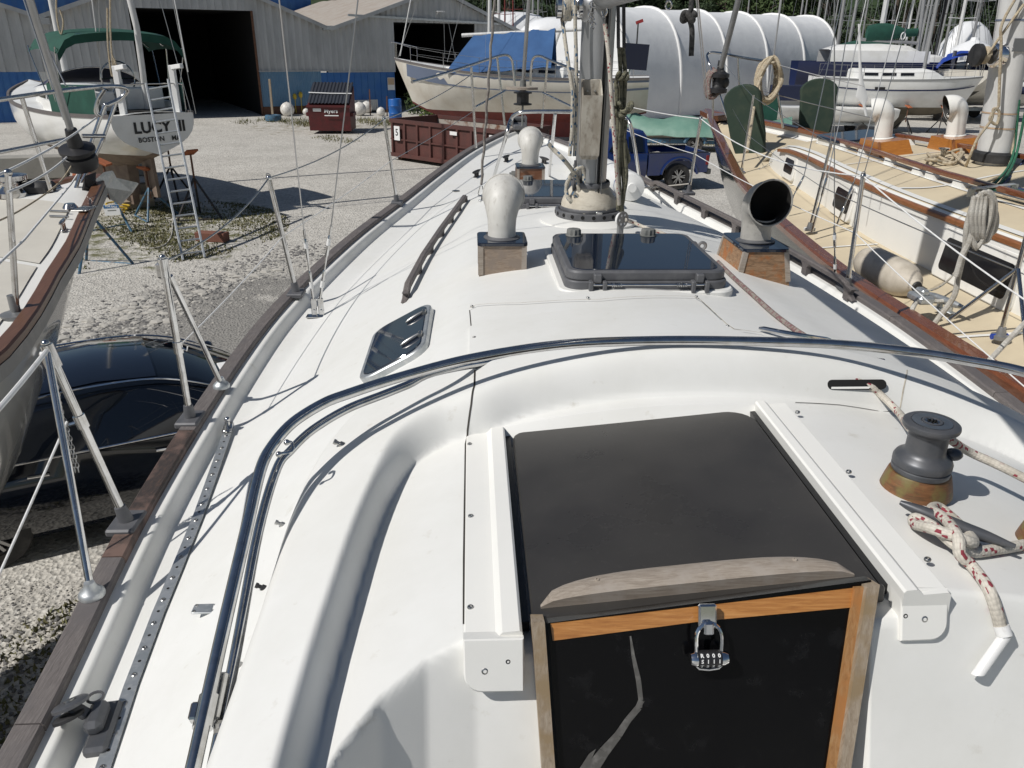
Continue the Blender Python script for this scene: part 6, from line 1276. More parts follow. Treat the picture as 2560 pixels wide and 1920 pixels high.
ribbed(13.16, 16.75, .48, 2.36, .15, .5, .02, 'lower_panel', 'shed_blue_pale', shA); ribbed(2.75, 3.6, .1, 2.42, .2, .45, .03, 'lower_panel', 'shed_white', shA); ribbed(3.6, 6.85, .1, 2.42, .2, .45, .03, 'lower_panel', 'shed_white', shA)
m = MB(); m.box((0, 0, 0), (3.7, .1, .5), basis(SE, -SN, (0, 0, 1), SW(14.95, -.1, .22))); m.build('base_beam', 'timber_dark', shA, smooth=0)
m = MB(); m.bar(SW(13.1, .05, -.05), SW(13.1, .05, 5.5), .10, .10); m.build('door_post', 'rust', shA, smooth=0)
m = MB(); m.bar(SW(13.1, .07, 2.40), SW(17.2, .07, 2.40), .06, .05); m.build('girt_trim', 'shed_silver', shA, smooth=0)
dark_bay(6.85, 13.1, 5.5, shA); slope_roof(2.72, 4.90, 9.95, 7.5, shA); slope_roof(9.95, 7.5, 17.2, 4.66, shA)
shB = thing('boat_shed', 'silver ribbed shed with streaky rusted roof, sliding door track and plain blue lower panels', 'shed', SW(24, 0, 0))
ribbed(17.2, 21.45, 2.30, lambda w: max(4.6, gB(w)) if w > 17.5 else 4.6, .36, .36, .085, 'wall', 'shed_silver', shB); ribbed(21.45, 27.0, 5.1, gB, .36, .36, .085, 'wall', 'shed_silver', shB); ribbed(27.0, 31, 0, gB, .36, .36, .085, 'wall', 'shed_silver', shB)
ribbed(16.75, 21.4, lambda w: .12 if w > 18.9 else .42, 2.30, .42, .14, .03, 'lower_panel', 'shed_blue', shB); ribbed(18.6, 20.2, .1, .72, .16, .4, .025, 'patch_panel', 'shed_white', shB, off=.03)
m = MB(); m.bar(SW(18.6, .16, 5.42), SW(29.3, .16, 5.12), .14, .12); m.build('door_track', 'galvanised', shB, smooth=0); m = MB(); m.bar(SW(17.2, .07, 2.33), SW(21.4, .07, 2.33), .05, .05); m.build('girt_trim', 'shed_silver', shB, smooth=0)
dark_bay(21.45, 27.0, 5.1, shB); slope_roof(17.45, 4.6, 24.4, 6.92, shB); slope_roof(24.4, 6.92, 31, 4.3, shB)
m = MB(); m.box((0, 0, 0), (.5, .25, .06), basis(SE, -SN, (0, 0, 1), SW(24.45, .35, 5.75)), .01); m.bar(SW(24.35, .05, 5.6), SW(24.35, .25, 5.74), .05, .05); m.build('wall_lamp', 'paint_white', shB, smooth=0)
m = MB(); m.box((0, 0, 0), (.46, .02, .72), basis(SE, -SN, (0, 0, 1), SW(21.12, .07, 1.62))); sg = m.build('notice', 'paint_white', shB, smooth=0); m = MB(); m.box((0, -.012, .14), (.42, .01, .38), basis(SE, -SN, (0, 0, 1), SW(21.12, .07, 1.62))); m.build('notice_picture', 'sign_tan', sg, smooth=0)
m = MB(); m.box((0, 0, 0), (.7, .35, .22), basis(SE, -SN, (0, 0, 1), SW(17.35, .2, 4.72))); m.build('valley_gutter', 'galvanised', shB, smooth=0)
sh0 = thing('boat_shed', 'silver shed with a solid blue lower door beside a concrete block wall', 'shed', SW(-3, 0, 0))
ribbed(-9, 2.68, 2.44, g0, .55, .32, .085, 'wall', 'shed_silver', sh0); ribbed(-9, 2.2, .05, 2.44, .33, .14, .03, 'lower_panel', 'shed_blue', sh0); ribbed(2.2, 2.75, .3, 2.44, .14, .45, .03, 'lower_panel', 'shed_white', sh0)
m = MB(); m.box((0, 0, 0), (.8, .5, .3), basis(SE, -SN, (0, 0, 1), SW(2.75, .2, 4.78))); m.build('valley_gutter', 'shed_silver', sh0, smooth=0); slope_roof(-3.5, 6.95, 2.68, 4.9, sh0)
bb = thing('blue_building', 'bright blue ribbed building standing behind the sheds', 'building', SW(8, -26, 0)); m = MB(); xs = np.arange(-10, 24, .35)
for i, x in enumerate(xs): m.v += [tuple(SW(x, -25 + .05 * (i % 2), 0)), tuple(SW(x, -25 + .05 * (i % 2), 9.5))]
m.f = [(2 * i, 2 * i + 2, 2 * i + 3, 2 * i + 1) for i in range(len(xs) - 1)]; m.build('wall', 'shed_blue', bb, smooth=0); m = MB(); m.box((0, 0, 0), (35, 10, .3), basis(SE, -SN, (0, 0, 1), SW(7, -30, 9.5))); m.build('roof', 'shed_blue', bb, smooth=0)
# concrete block wall by the left shed
for k in range(5):
    a = Vector((-22.5 + 2.35 * k, 23.0 + .75 * k, 0)); tag(boxobj('concrete_block', 'concrete', None, (0, 0, .34), (2.3, .6, .68), Matrix.Translation(a) @ Matrix.Rotation(R(18), 4, 'Z'), .03, smooth=0), 'grey concrete block of the low wall before the blue shed door', 'concrete block', 'low concrete block wall')
# ------------------------------------------------------------------ things standing before the sheds
def box_frame(c, yaw): return Matrix.Translation(Vector(c)) @ Matrix.Rotation(yaw, 4, 'Z')
# red front-load dumpster with lids up the back
D0 = Vector((-8.85, 39.6, 0)); DM = box_frame(D0, R(2)); dp = thing('dumpster', 'dark red front load dumpster with black ribbed lids against the shed', 'dumpster', D0)
m = MB(); sec = lambda y, z0, z1, w: [DM @ Vector((-w, y, z0)), DM @ Vector((w, y, z0)), DM @ Vector((w, y, z1)), DM @ Vector((-w, y, z1))]
prof = [(-.62, .12), (.85, .12), (.95, 1.0), (.95, 2.05), (-.75, 1.28)]; m.loft([[DM @ Vector((x, y, z)) for y, z in prof] for x in (-.98, .98)]); m.build('body', 'dumpster_red', dp, smooth=0, fix=True)
m = MB(); m.box((0, -.76, 1.24), (2.06, .10, .10), DM); m.build('rim', 'dumpster_red', dp, smooth=0)
for sx in (-1, 1): m = MB(); m.box((sx * 1.05, -.1, .85), (.14, .9, .16), DM); m.build('fork_pocket', 'dumpster_red', dp, smooth=0)
for sx in (-.49, .49):
    m = MB(); rows = []
    for k in range(25): x = sx - .49 + .98 * k / 24; d = .035 * (1 if (k // 2) % 2 else 0); rows.append([DM @ Vector((x, -.80, 1.36 + d)), DM @ Vector((x, .2, 1.86 + d)), DM @ Vector((x, .96, 2.20 + d))])
    m.loft(rows, closed=False); m.build('lid', 'dumpster_lid', dp, smooth=0)
m = MB(); m.tube([DM @ Vector((-1, -.1, 1.80)), DM @ Vector((0, -.12, 1.77)), DM @ Vector((1.03, -.1, 1.77))], .03, 6); m.build('lid_bar', 'paint_white', dp)
m = MB(); TMX = DM @ basis((1, 0, 0), (0, .12, .99), (0, -.99, .12), (.1, -.735, 1.02)); m.text('Myers', .26, TMX, bold=.004); m.build('lettering', 'paint_white', dp, smooth=0); m = MB(); m.box((.02, -.2, 0), (.66, .045, .004), TMX); m.build('small_print', 'paint_white', dp, smooth=0); m = MB(); m.box((-.55, -.735, 1.07), (.38, .01, .13), DM); m.build('sticker', 'paint_white', dp, smooth=0)
# brown roll-off container
c0, c1, c2 = Vector((-4.62, 30.4, 0)), Vector((-1.35, 27.6, 0)), None
cx_ = (c1 - c0).normalized(); cy_ = Vector((-cx_.y, cx_.x, 0)); CL, CW, CH = 5.6, 2.4, 1.42
def C(x, y, z): return c0 + cx_ * x + cy_ * y + Vector((0, 0, z))
rc = thing('rolloff_container', 'rusty brown open roll-off container with ribbed sides and white number labels', 'container', C(CL / 2, CW / 2, 0))
def cplate(name, mat, a, b, th, z0=.28, z1=CH):
    d = (b - a).normalized(); nn = Vector((-d.y, d.x, 0)); m = MB(); m.loft([[p + Vector((0, 0, z0)), p + nn * th + Vector((0, 0, z0)), p + nn * th + Vector((0, 0, z1)), p + Vector((0, 0, z1))] for p in (a, b)]); return m.build(name, mat, rc, smooth=0, fix=True)
cplate('side', 'container_brown', C(0, 0, 0), C(CL, 0, 0), .05); cplate('side', 'container_inside', C(0, CW, 0), C(CL, CW, 0), -.05); cplate('end', 'container_brown', C(0, 0, 0), C(0, CW, 0), -.05); cplate('end', 'container_brown', C(CL, 0, 0), C(CL, CW, 0), .05)
m = MB(); m.loft([[C(.05, .05, z), C(CL - .05, .05, z), C(CL - .05, CW - .05, z), C(.05, CW - .05, z)] for z in (.26, .34)]); m.build('floor', 'container_inside', rc, smooth=0)
for k in range(9): x = .1 + (CL - .2) * k / 8; m = MB(); m.loft([[C(x - .07, -.002, .22), C(x + .07, -.002, .22), C(x + .045, -.09, .22), C(x - .045, -.09, .22)], [C(x - .07, -.002, CH), C(x + .07, -.002, CH), C(x + .045, -.06, CH), C(x - .045, -.06, CH)]]); m.build('rib', 'container_brown', rc, smooth=0, fix=True)
for y in (0, CW): m = MB(); m.bar(C(-.03, y, CH), C(CL + .03, y, CH), .13, .13); m.build('top_rail', 'container_brown', rc, smooth=0)
for x in (0, CL): m = MB(); m.bar(C(x, 0, CH), C(x, CW, CH), .13, .13); m.build('top_rail', 'container_brown', rc, smooth=0)
m = MB(); m.bar(C(0, -.03, .22), C(CL, -.03, .22), .12, .14); m.build('bottom_rail', 'container_brown', rc, smooth=0); m = MB(); m.bar(C(0, -.045, .78), C(CL, -.045, .78), .035, .05); m.build('mid_rail', 'container_brown', rc, smooth=0)
for x in (.3, CL - .4): m = MB(); m.tube([C(x, .1, .14), C(x, CW - .1, .14)], .14, 14); m.build('roller', 'rust', rc)
for x, hh in ((.42, .5), (3.35, .12), (CL - .42, .6)):
    m = MB(); m.box((0, 0, 0), (.30 if hh > .2 else .34, .012, hh), basis(cx_, cy_, (0, 0, 1), C(x, -.10, 1.0 if hh > .2 else 1.22))); l = m.build('label_plate', 'paint_white', rc, smooth=0)
    if hh > .2: m = MB(); m.text('5', .34, basis(cx_, (0, 0, 1), cx_.cross(Vector((0, 0, 1))), C(x, -.108, 1.02)), bold=.006); m.build('digit', 'ink_black', l, smooth=0)
# blue drum, buoys, posts, scrap along the shed foot
dr = Vector((-6.75, 46.2, 0)); m = MB(); m.lathe([(.29, 0), (.29, .26), (.305, .29), (.29, .32), (.29, .58), (.305, .61), (.29, .64), (.29, .86), (.27, .90), (.265, .87), (1e-3, .87)], 24, Matrix.Translation(dr) @ Matrix.Scale(1.25, 4)); tag(m.build('drum', 'drum_blue', loc=dr), 'blue plastic drum standing by the open shed door', 'drum')
def buoy(px, r, label, mat='buoy_white', lift=0.0):
    q = gp(*px); q.z = r * .9 + lift; m = MB(); m.sphere(q, r, 16, 10); m.tube([q - Vector((0, 0, r)), q + Vector((0, 0, r * 1.06))], r * .13, 8); return tag(m.build('mooring_ball', mat, loc=q), label, 'buoy', 'old mooring balls at the shed foot')
for px, r, lb in (((900, 289), .40, 'big white mooring ball nearest the white patch panel'), ((918, 282), .36, 'grubby white mooring ball behind the biggest one'), ((953, 290), .26, 'small white mooring ball between post and drum'), ((988, 297), .33, 'white mooring ball in front of the blue drum'), ((720, 290), .40, 'white mooring ball among the weeds left of the dumpster'), ((732, 281), .28, 'small white mooring ball behind the weedy one'), ((693, 285), .22, 'long white float leaning by the grey post'), ((766, 288), .2, 'little white float beside the dumpster')): buoy(px, r, lb)
for px, h, mt, lb in (((682, 290), 2.0, 'timber', 'grey timber post set in a blue tyre'), ((753, 285), 1.5, 'rust', 'thin rusty post with a yellow cap'), ((926, 288), 1.45, 'rust', 'rusty steel post behind the mooring balls'), ((968, 290), 1.1, 'rust', 'bent rusty post beside the drum')):
    q = gp(*px); m = MB(); m.bar(q, q + Vector((.03, 0, h)), .11 if mt == 'timber' else .06, .11 if mt == 'timber' else .06); tag(m.build('post', mt, loc=q, smooth=0), lb, 'post')
for k, (px, hz) in enumerate((((741, 246), 1.0), ((756, 240), 1.1), ((718, 250), .9))): q = gp(px[0], 286); q.z = hz; m = MB(); m.sphere(q, .12, 10, 6, (1, 1, 1.5)); m.tube([q, Vector((q.x, q.y, .1))], .025, 6); tag(m.build('float_marker', 'buoy_yellow', loc=Vector((q.x, q.y, 0))), ['yellow float marker on a stick beside the white balls', 'yellow topped marker float by the rusty post', 'low yellow marker float among the weeds'][k], 'float')
q = gp(684, 302); m = MB(); m.lathe([(.30, 0), (.42, .02), (.45, .16), (.42, .30), (.30, .32), (.26, .2), (.26, .1)], 24, Matrix.Translation(q), cap=False); tag(m.build('tyre', 'stand_blue', loc=q), 'blue painted tyre round the foot of the timber post', 'tyre')
q = gp(905, 275); m = MB(); m.bar(q, q + Vector((1.6, .4, 1.9)), .05, .05); tag(m.build('leaning_pole', 'paint_white', loc=q, smooth=0), 'white pole leaning on the blue panels behind the dumpster', 'pole')
# ------------------------------------------------------------------ leaves for weeds and trees
def leaf_cloud(m, c, rad, n, size, rnd, sq=(1, 1, 1), shell=0.35):
    for _ in range(n):
        d = Vector((rnd.gauss(0, 1), rnd.gauss(0, 1), rnd.gauss(0, 1))).normalized(); r_ = rad * (shell + (1 - shell) * rnd.random() ** .6)
        p = Vector(c) + Vector((d.x * r_ * sq[0], d.y * r_ * sq[1], d.z * r_ * sq[2])); nrm = (d + Vector((rnd.uniform(-.8, .8), rnd.uniform(-.8, .8), rnd.uniform(-.4, .9)))).normalized(); x, y, _ = frame(nrm)
        a = rnd.uniform(0, 6.28); x, y = x * math.cos(a) + y * math.sin(a), y * math.cos(a) - x * math.sin(a); s_ = size * rnd.uniform(.6, 1.3); o = len(m.v)
        m.v += [tuple(p - x * s_), tuple(p - y * s_ * .5 + nrm * s_ * .1), tuple(p + x * s_), tuple(p + y * s_ * .5 + nrm * s_ * .1)]; m.f.append((o, o + 1, o + 2, o + 3))
rnd = random.Random(11)
for k, (px, r_, n, mt) in enumerate((((1045, 285), .9, 500, 'leaf_mid'), ((1075, 300), .6, 260, 'leaf_light'), ((705, 285), .5, 160, 'leaf_light'))):
    q = gp(*px); root = thing('shrub', ['leafy weed bush by the open shed door under the bow', 'light green bush beside the roll-off container', 'small green weed among the floats by the post'][k], 'shrub', q); m = MB(); leaf_cloud(m, q + Vector((0, 0, r_ * .8)), r_, n, .11, rnd, (1, 1, 1), .2); m.build('foliage', mt, root, smooth=0)
    m = MB()
    for j in range(5): m.tube([q, q + Vector((rnd.uniform(-.4, .4) * r_, rnd.uniform(-.4, .4) * r_, r_ * 1.2))], .015, 5)
    m.build('stems', 'bark', root)
def grass_patch(name, label, cen, rx, ry, n, h, seed, mat='weed', keep=None):
    rnd = random.Random(seed); m = MB()
    for _ in range(n):
        a, r_ = rnd.uniform(0, 6.28), math.sqrt(rnd.random()); x, y = cen[0] + rx * r_ * math.cos(a), cen[1] + ry * r_ * math.sin(a)
        if keep and not keep(x, y, rnd): continue
        b = rnd.uniform(0, 6.28); w = rnd.uniform(.012, .03); hh = h * rnd.uniform(.4, 1.2); dx, dy = math.cos(b) * w, math.sin(b) * w; lx, ly = rnd.uniform(-1, 1) * hh * .6, rnd.uniform(-1, 1) * hh * .6; o = len(m.v); z0 = ground_z(x, y) - .005
        m.v += [(x - dx, y - dy, z0), (x + dx, y + dy, z0), (x + lx, y + ly, z0 + hh)]; m.f.append((o, o + 1, o + 2))
    return tag(m.build(name, mat, smooth=0), label, 'grass', kind='stuff')
def clump(s_): 
    f = [(random.Random(s_ + i).uniform(.6, 2.2), random.Random(s_ * 3 + i).uniform(.6, 2.2), random.Random(s_ * 7 + i).uniform(0, 6)) for i in range(4)]
    return lambda x, y, rnd: sum(math.sin(x * a + y * b + c) for a, b, c in f) + rnd.gauss(0, .7) > .2
grass_patch('grass', 'short mossy grass under the blocked up boat', (-9.0, 18.2), 3.6, 3.6, 26000, .055, 3, keep=clump(5))
grass_patch('weeds', 'dry weeds along the foot of the sheds', (-9.8, 44.2), 5.5, 2.2, 3600, .22, 4, keep=clump(9)); grass_patch('weeds', 'dry weed tufts on the gravel before the dumpster', (-8, 37), 1.3, 2.0, 700, .10, 6, keep=clump(2)); grass_patch('weeds', 'green weeds growing in the stones beside the near boat', (-3.15, 4.2), .75, 1.0, 2600, .05, 8, keep=clump(4)); grass_patch('weeds', 'green weeds by the concrete blocks', (-15, 23), 4, 1.3, 3500, .12, 12, keep=clump(6)); grass_patch('weeds', 'green weeds under the tarped dinghy trailer', (7.5, 36), 4, 2, 3000, .12, 13, keep=clump(3))
# ------------------------------------------------------------------ loose stones
def stones(name, label, pts, mat, seed, flat=.5):
    rnd = random.Random(seed); m = MB()
    for x, y, r_ in pts:
        o = len(m.v); n = 5; z0 = ground_z(x, y); a0 = rnd.uniform(0, 6); sx, sy = rnd.uniform(.7, 1.3), rnd.uniform(.6, 1.1)
        for (zz, k) in ((-.2 * flat, 1.0), (.5 * flat, .85), (.85 * flat, .4)):
            for j in range(n): a = a0 + 2 * math.pi * j / n; q = r_ * k * rnd.uniform(.85, 1.15); m.v.append((x + q * sx * math.cos(a), y + q * sy * math.sin(a), z0 + zz * r_))
        for i in range(2):
            for j in range(n): m.f.append((o + i * n + j, o + i * n + (j + 1) % n, o + (i + 1) * n + (j + 1) % n, o + (i + 1) * n + j))
        m.f.append(tuple(o + 2 * n + j for j in range(n)))
    return tag(m.build(name, mat, smooth=0), label, 'stones', kind='stuff')
rnd = random.Random(5)
A_, B_ = Vector((-6.6, 10.6, 0)), Vector((-4.5, 17.0, 0))
def band(n, s, lo, hi, t0=0, t1=1):
    out = []
    for _ in range(n): t = rnd.uniform(t0, t1); p = A_.lerp(B_, t); out.append((p.x + rnd.gauss(0, s) * .95, p.y + rnd.gauss(0, s) * .4, lo + (hi - lo) * rnd.random() ** 3))
    return out
stones('stones', 'pale flat stones strewn across the gravel', band(260, .38, .03, .14, .05, .75), 'stone_pale', 1, .35); stones('stones', 'dark pebbles strewn across the gravel', band(1800, .5, .012, .05), 'stone_dark', 2); stones('pebbles', 'loose pale pebbles on the gravel', band(1500, .6, .01, .04), 'stone_pale', 9)
near = [(rnd.uniform(-4.3, -2.2), rnd.uniform(3.0, 5.3), .008 + .022 * rnd.random() ** 2) for _ in range(5200)]
near = [(x, y, r_ * (1.0 if (x + 3.2) ** 2 + (y - 4.0) ** 2 < .9 else .55)) for x, y, r_ in near]
stones('pebbles', 'pale pebbles beside the near boat', near[:3200], 'stone_pale', 3, .8); stones('pebbles', 'dark pebbles beside the near boat', near[3200:], 'stone_dark', 4, .8)
# ------------------------------------------------------------------ boats in the yard
def jack_stand(loc, hgt, yaw, label, group, mat='stand_blue', lean=0.0, pad='stand_pad', tri=True, spread=.55):
    loc = Vector(loc); r_ = thing('jack_stand', label, 'jack stand', loc, group); top = loc + Vector((0, 0, hgt * .62))
    feet = [loc + Vector((spread * math.cos(yaw + k * 2.094), spread * math.sin(yaw + k * 2.094), 0.02)) for k in range(3)]
    for f in feet: MB().tube([f, top], .028, 7).build('leg', mat, r_)
    if tri: MB().tube([feet[0], feet[1]], .02, 6).build('cross_bar', mat, r_)
    MB().tube([top - Vector((0, 0, .25)), loc + Vector((0, 0, hgt - .05))], .026, 8).build('screw_post', 'rust', r_)
    m = MB(); m.box((0, 0, 0), (.30, .30, .05), Matrix.Translation(loc + Vector((0, 0, hgt))) @ Matrix.Rotation(yaw, 4, 'Z') @ Matrix.Rotation(R(25), 4, 'X'), .01); m.build('pad', pad, r_, smooth=0)
    return r_
def yacht(label, bow, aft_deg, L, beam, zd, hull='hull_white', bottom='antifoul_dark', zw=1.6, zb=1.15, sheer=.35, stern=.72, cabin=(.30, .75, .42, .38), cab_mat='gelcoat_far', deck_mat='gelcoat_far', keel=(.42, .66), keel_mat=None, stripe=None, heel=0.0, mast=None, boom=None, windows=0, cat='sailboat', group=None, rudder=True, flare=2.4, rail=None, transom=True, stanchions=0, bow_fine=1.0, mast_h=13.5, spreaders=True):
    F = Frame(bow, aft_deg, heel); root = thing('sailboat', label, cat, F(L * .5, 0, 0), group)
    hb_ = beam / 2; h = tabf([(0, .03), (.1 * L, hb_ * .42 * bow_fine), (.22 * L, hb_ * .74), (.4 * L, hb_ * .97), (.58 * L, hb_), (.8 * L, hb_ * .9), (L, hb_ * stern)]); zs = lambda s: zd + sheer * (1 - s / (L * .7)) ** 2 if s < L * .7 else zd + .06 * ((s - L * .7) / (L * .3)) ** 2
    zbf = lambda s: zb + (zw - zb + .25) * max(0, 1 - s / (L * .3)) ** 2 + (zw - zb + .05) * max(0, (s - L * .66) / (L * .34)) ** 1.6
    hull_loft(F, h, zs, 0, L, 26, zbf, (hull, bottom), root, split=zw, rake=L * .07, flare=flare)
    S = np.linspace(0, L, 26)
    m = MB(); m.loft([[F(s, t * h(s) * .995, zs(s) - .03 + .07 * (1 - t * t)) for t in np.linspace(-1, 1, 9)] for s in S], closed=False); m.build('deck', deck_mat, root, smooth=180)
    if transom:
        P = [(t * h(L) * (1 - q ** flare) , zs(L) + (zbf(L) - zs(L)) * q) for t, q in [(-1, q) for q in np.linspace(0, 1, 8)] + [(1, q) for q in np.linspace(1, 0, 8)]]
        m = MB(); m.add([tuple(F(L, a, b)) for a, b in P], [tuple(range(len(P)))]); m.build('transom', hull, root, smooth=0, fix=True)
    for sd in (-1, 1): strip(F, h, zs, S, [(-.02, -.05), (-.02, .03), (.04, .03), (.04, -.02)], rail or hull, root, 'rub_rail', sd)
    if stripe:
        for sd in (-1, 1):
            m = MB(); rows = [[F(s, sd * (h(s) * (1 - q ** flare) + .006), zs(s) + (zbf(s) - zs(s)) * q) for q in (stripe[1], stripe[2])] for s in np.linspace(L * .06, L, 24)]
            rows = [[r_[0] , r_[1]] for r_ in rows]; m.loft(rows if sd < 0 else rows[::-1], closed=False); m.build('stripe', stripe[0], root, smooth=180)
    if cabin:
        a, b, wf, ch = cabin; Sc = np.linspace(a * L, b * L, 12); rows = []
        for i, s in enumerate(Sc):
            k = sst(i / 3.0); w = h(s) * (wf + .16) * (.75 + .25 * k); zz = zs(s); hh = ch * (.12 + .88 * k)
            rows.append([F(s, t * w, zz + z) for t, z in ((-1.04, -.05), (-.98, hh * .75), (-.9, hh * .93), (-.5, hh * 1.06), (0, hh * 1.1), (.5, hh * 1.06), (.9, hh * .93), (.98, hh * .75), (1.04, -.05))])
        m = MB(); m.loft(rows, closed=False); m.add([tuple(p) for p in rows[-1]], [tuple(range(9))]); m.build('cabin', cab_mat, root, smooth=40, fix=True)
        for k in range(windows):
            for sd in (-1, 1):
                s = a * L + (b - a) * L * (.40 + .56 * (k + .5) / windows) if windows > 1 else (a + (b - a) * .6) * L; wdt = min(.9, (b - a) * L * .42 / windows); Q = []
                for ds, dzz in ((-wdt / 2, .40), (wdt / 2, .40), (wdt / 2, .70), (-wdt / 2, .70)):
                    w = h(s + ds) * (wf + .16); t = 1.045 + (.98 - 1.04) * dzz / .75; Q.append(F(s + ds, sd * (w * t + .006), zs(s + ds) + ch * dzz))
                m = MB(); m.add([tuple(p) for p in Q], [(0, 1, 2, 3)]); m.loft([Q, [p + F.l * sd * .012 for p in Q]]); m.build('window', 'window_dark', root, smooth=0, fix=True)
    if keel:
        a, b = keel; m = MB(); m.loft([[F(s, sd * w, z) for s, z, w in ((a * L, zb + .25, .14), (b * L, zb + .25, .14), (b * L - .1, .16, .10), (a * L + .45, .16, .10))] for sd in (-1, 1)]); m.build('keel', keel_mat or bottom, root, smooth=0, fix=True)
    if rudder: m = MB(); m.loft([[F(s, sd * .04, z) for s, z in ((L * .88, zw + .02), (L * .95, zw + .1), (L * .955, .55), (L * .885, .5))] for sd in (-1, 1)]); m.build('rudder', bottom, root, smooth=0, fix=True)
    if mast:
        for fr, mt in mast:
            b_ = F(fr * L, 0, zs(fr * L) + (cabin[3] if cabin else 0)); tp = F(fr * L + .15, 0, mast_h); M0 = MB().tube([b_, tp], [.085, .06], 10).build('mast', mt, root)
            for zz in ((6.6, 9.5) if spreaders else ()):
                if zz < mast_h - 1: c = b_.lerp(tp, (zz - b_.z) / (tp.z - b_.z)); MB().tube([c - F.l * .75 + Vector((0, 0, .05)), c, c + F.l * .75 + Vector((0, 0, .05))], .022, 6).build('spreader', mt, M0)
            for sd in (-1, 1): s_ = fr * L + .1; MB().tube([F(s_, sd * h(s_) * .95, zs(s_)), b_.lerp(tp, .97)], .006, 5).build('shroud', 'wire', root)
            MB().tube([F(.15, 0, zs(.15)), b_.lerp(tp, .98)], .012, 5).build('forestay', 'wire', root)
            if fr < .6: MB().tube([F(L * .985, 0, zs(L)), tp], .007, 5).build('backstay', 'wire', root)
    if stanchions:
        for sd in (-1, 1):
            tops = []
            for k in range(stanchions): s = L * (.08 + .86 * k / (stanchions - 1)); p = F(s, sd * h(s) * .95, zs(s)); t = p + Vector((0, 0, .62)); tops.append(t); MB().tube([p, t], .014, 6).build('stanchion', 'steel', root)
            MB().tube(tops, .007, 5).build('guard_wire', 'wire', root); MB().tube([t - Vector((0, 0, .3)) for t in tops], .006, 5).build('guard_wire', 'wire', root)
        s = L * .08; P = [F(s, -h(s) * .95, zs(s) + .62), F(.1, -.12, zs(0) + .66), F(-.15, 0, zs(0) + .67), F(.1, .12, zs(0) + .66), F(s, h(s) * .95, zs(s) + .62)]; MB().tube(smooth_path(P, 4), .018, 8).build('bow_rail', 'steel', root)
        for t in (-.1, .1): MB().tube([F(.1, t, zs(0)), F(.1, t, zs(0) + .66)], .016, 7).build('rail_post', 'steel', root)
    return root, F, h, zs
# ---- LUCY II, stern towards us
lu, LF, lh, lz = yacht('white sailboat with LUCY II on its transom, green bimini and ladder at its stern', (-14.95, 25.6), 45, 9.2, 3.1, 2.46, hull='hull_white', bottom='antifoul_brown', zw=1.56, zb=1.0, sheer=.42, stern=.62, cabin=(.32, .60, .42, .40), keel=(.30, .80), rail='teak_grey_fore', windows=2, mast=None, deck_mat='gelcoat_far', flare=3.2)
LL = 9.2
def LT(t, z, off=.02): return LF(LL + off, t, z)
TN = LF.a.copy(); TR = -LF.l if False else LF.l
# facing the stern, right is the boat's right-hand side
Xr = Vector((-TN.y, TN.x, 0)); 
if Xr.dot(CX) < 0: Xr = -Xr
def txt(body, size, c, n, up=(0, 0, 1), mat='ink_black', parent=lu, bold=0.0, name='lettering'):
    up = Vector(up); n = Vector(n).normalized(); x = up.cross(n).normalized(); m = MB(); m.text(body, size, basis(x, n.cross(x), n, c), bold=bold); return m.build(name, mat, parent, smooth=0)
txt('LUCY  II', .34, LT(.12, 2.22, .012), TN, bold=.012); txt('BOSTON', .15, LT(-.12, 1.96, .012), TN, bold=.004, name='home_port'); txt('MA', .15, LT(.46, 1.96, .012), TN, bold=.004, name='home_state')
# bulkhead of the cockpit, coaming, wheel, seats
for sd in (-1, 1): m = MB(); m.loft([[LF(s, sd * lh(s) * .80, lz(s) + z) for z in (-.02, .22)] + [LF(s, sd * lh(s) * .72, lz(s) + z) for z in (.22, -.02)] for s in np.linspace(5.4, 8.6, 6)]); m.build('coaming', 'gelcoat_far', lu, smooth=0, fix=True)
m = MB(); m.loft([[LF(s, t, lz(s) + .06) for t in (-.78, .78)] for s in (5.6, 8.8)], closed=False); m.build('cockpit_sole', 'dark_inside', lu, smooth=0)
m = MB(); m.box((0, 0, .28), (.9, .55, .55), LF.m(7.75, .35, lz(7.7)), .02); m.build('helm_seat', 'gelcoat_far', lu, smooth=0); m = MB(); m.box((0, 0, .25), (.5, .45, .5), LF.m(7.9, -.65, lz(7.7)), .02); m.build('cockpit_box', 'gelcoat_far', lu, smooth=0)
wc_ = LF(7.15, .1, lz(7) + .75); m = MB(); m.tube([wc_ + LF.l * (.40 * math.cos(a)) + Vector((0, 0, .40 * math.sin(a))) for a in np.linspace(0, 6.28, 25)[:-1]], .018, 6, closed=True)
for a in (0, 1.05, 2.1): m.tube([wc_ + LF.l * (.4 * math.cos(a)) + Vector((0, 0, .4 * math.sin(a))), wc_ - LF.l * (.4 * math.cos(a)) - Vector((0, 0, .4 * math.sin(a)))], .01, 5)
m.build('wheel', 'steel', lu); m = MB(); m.box((0, 0, .38), (.25, .2, .75), LF.m(7.0, .1, lz(7)), .03); m.build('pedestal', 'gelcoat_far', lu, smooth=0)
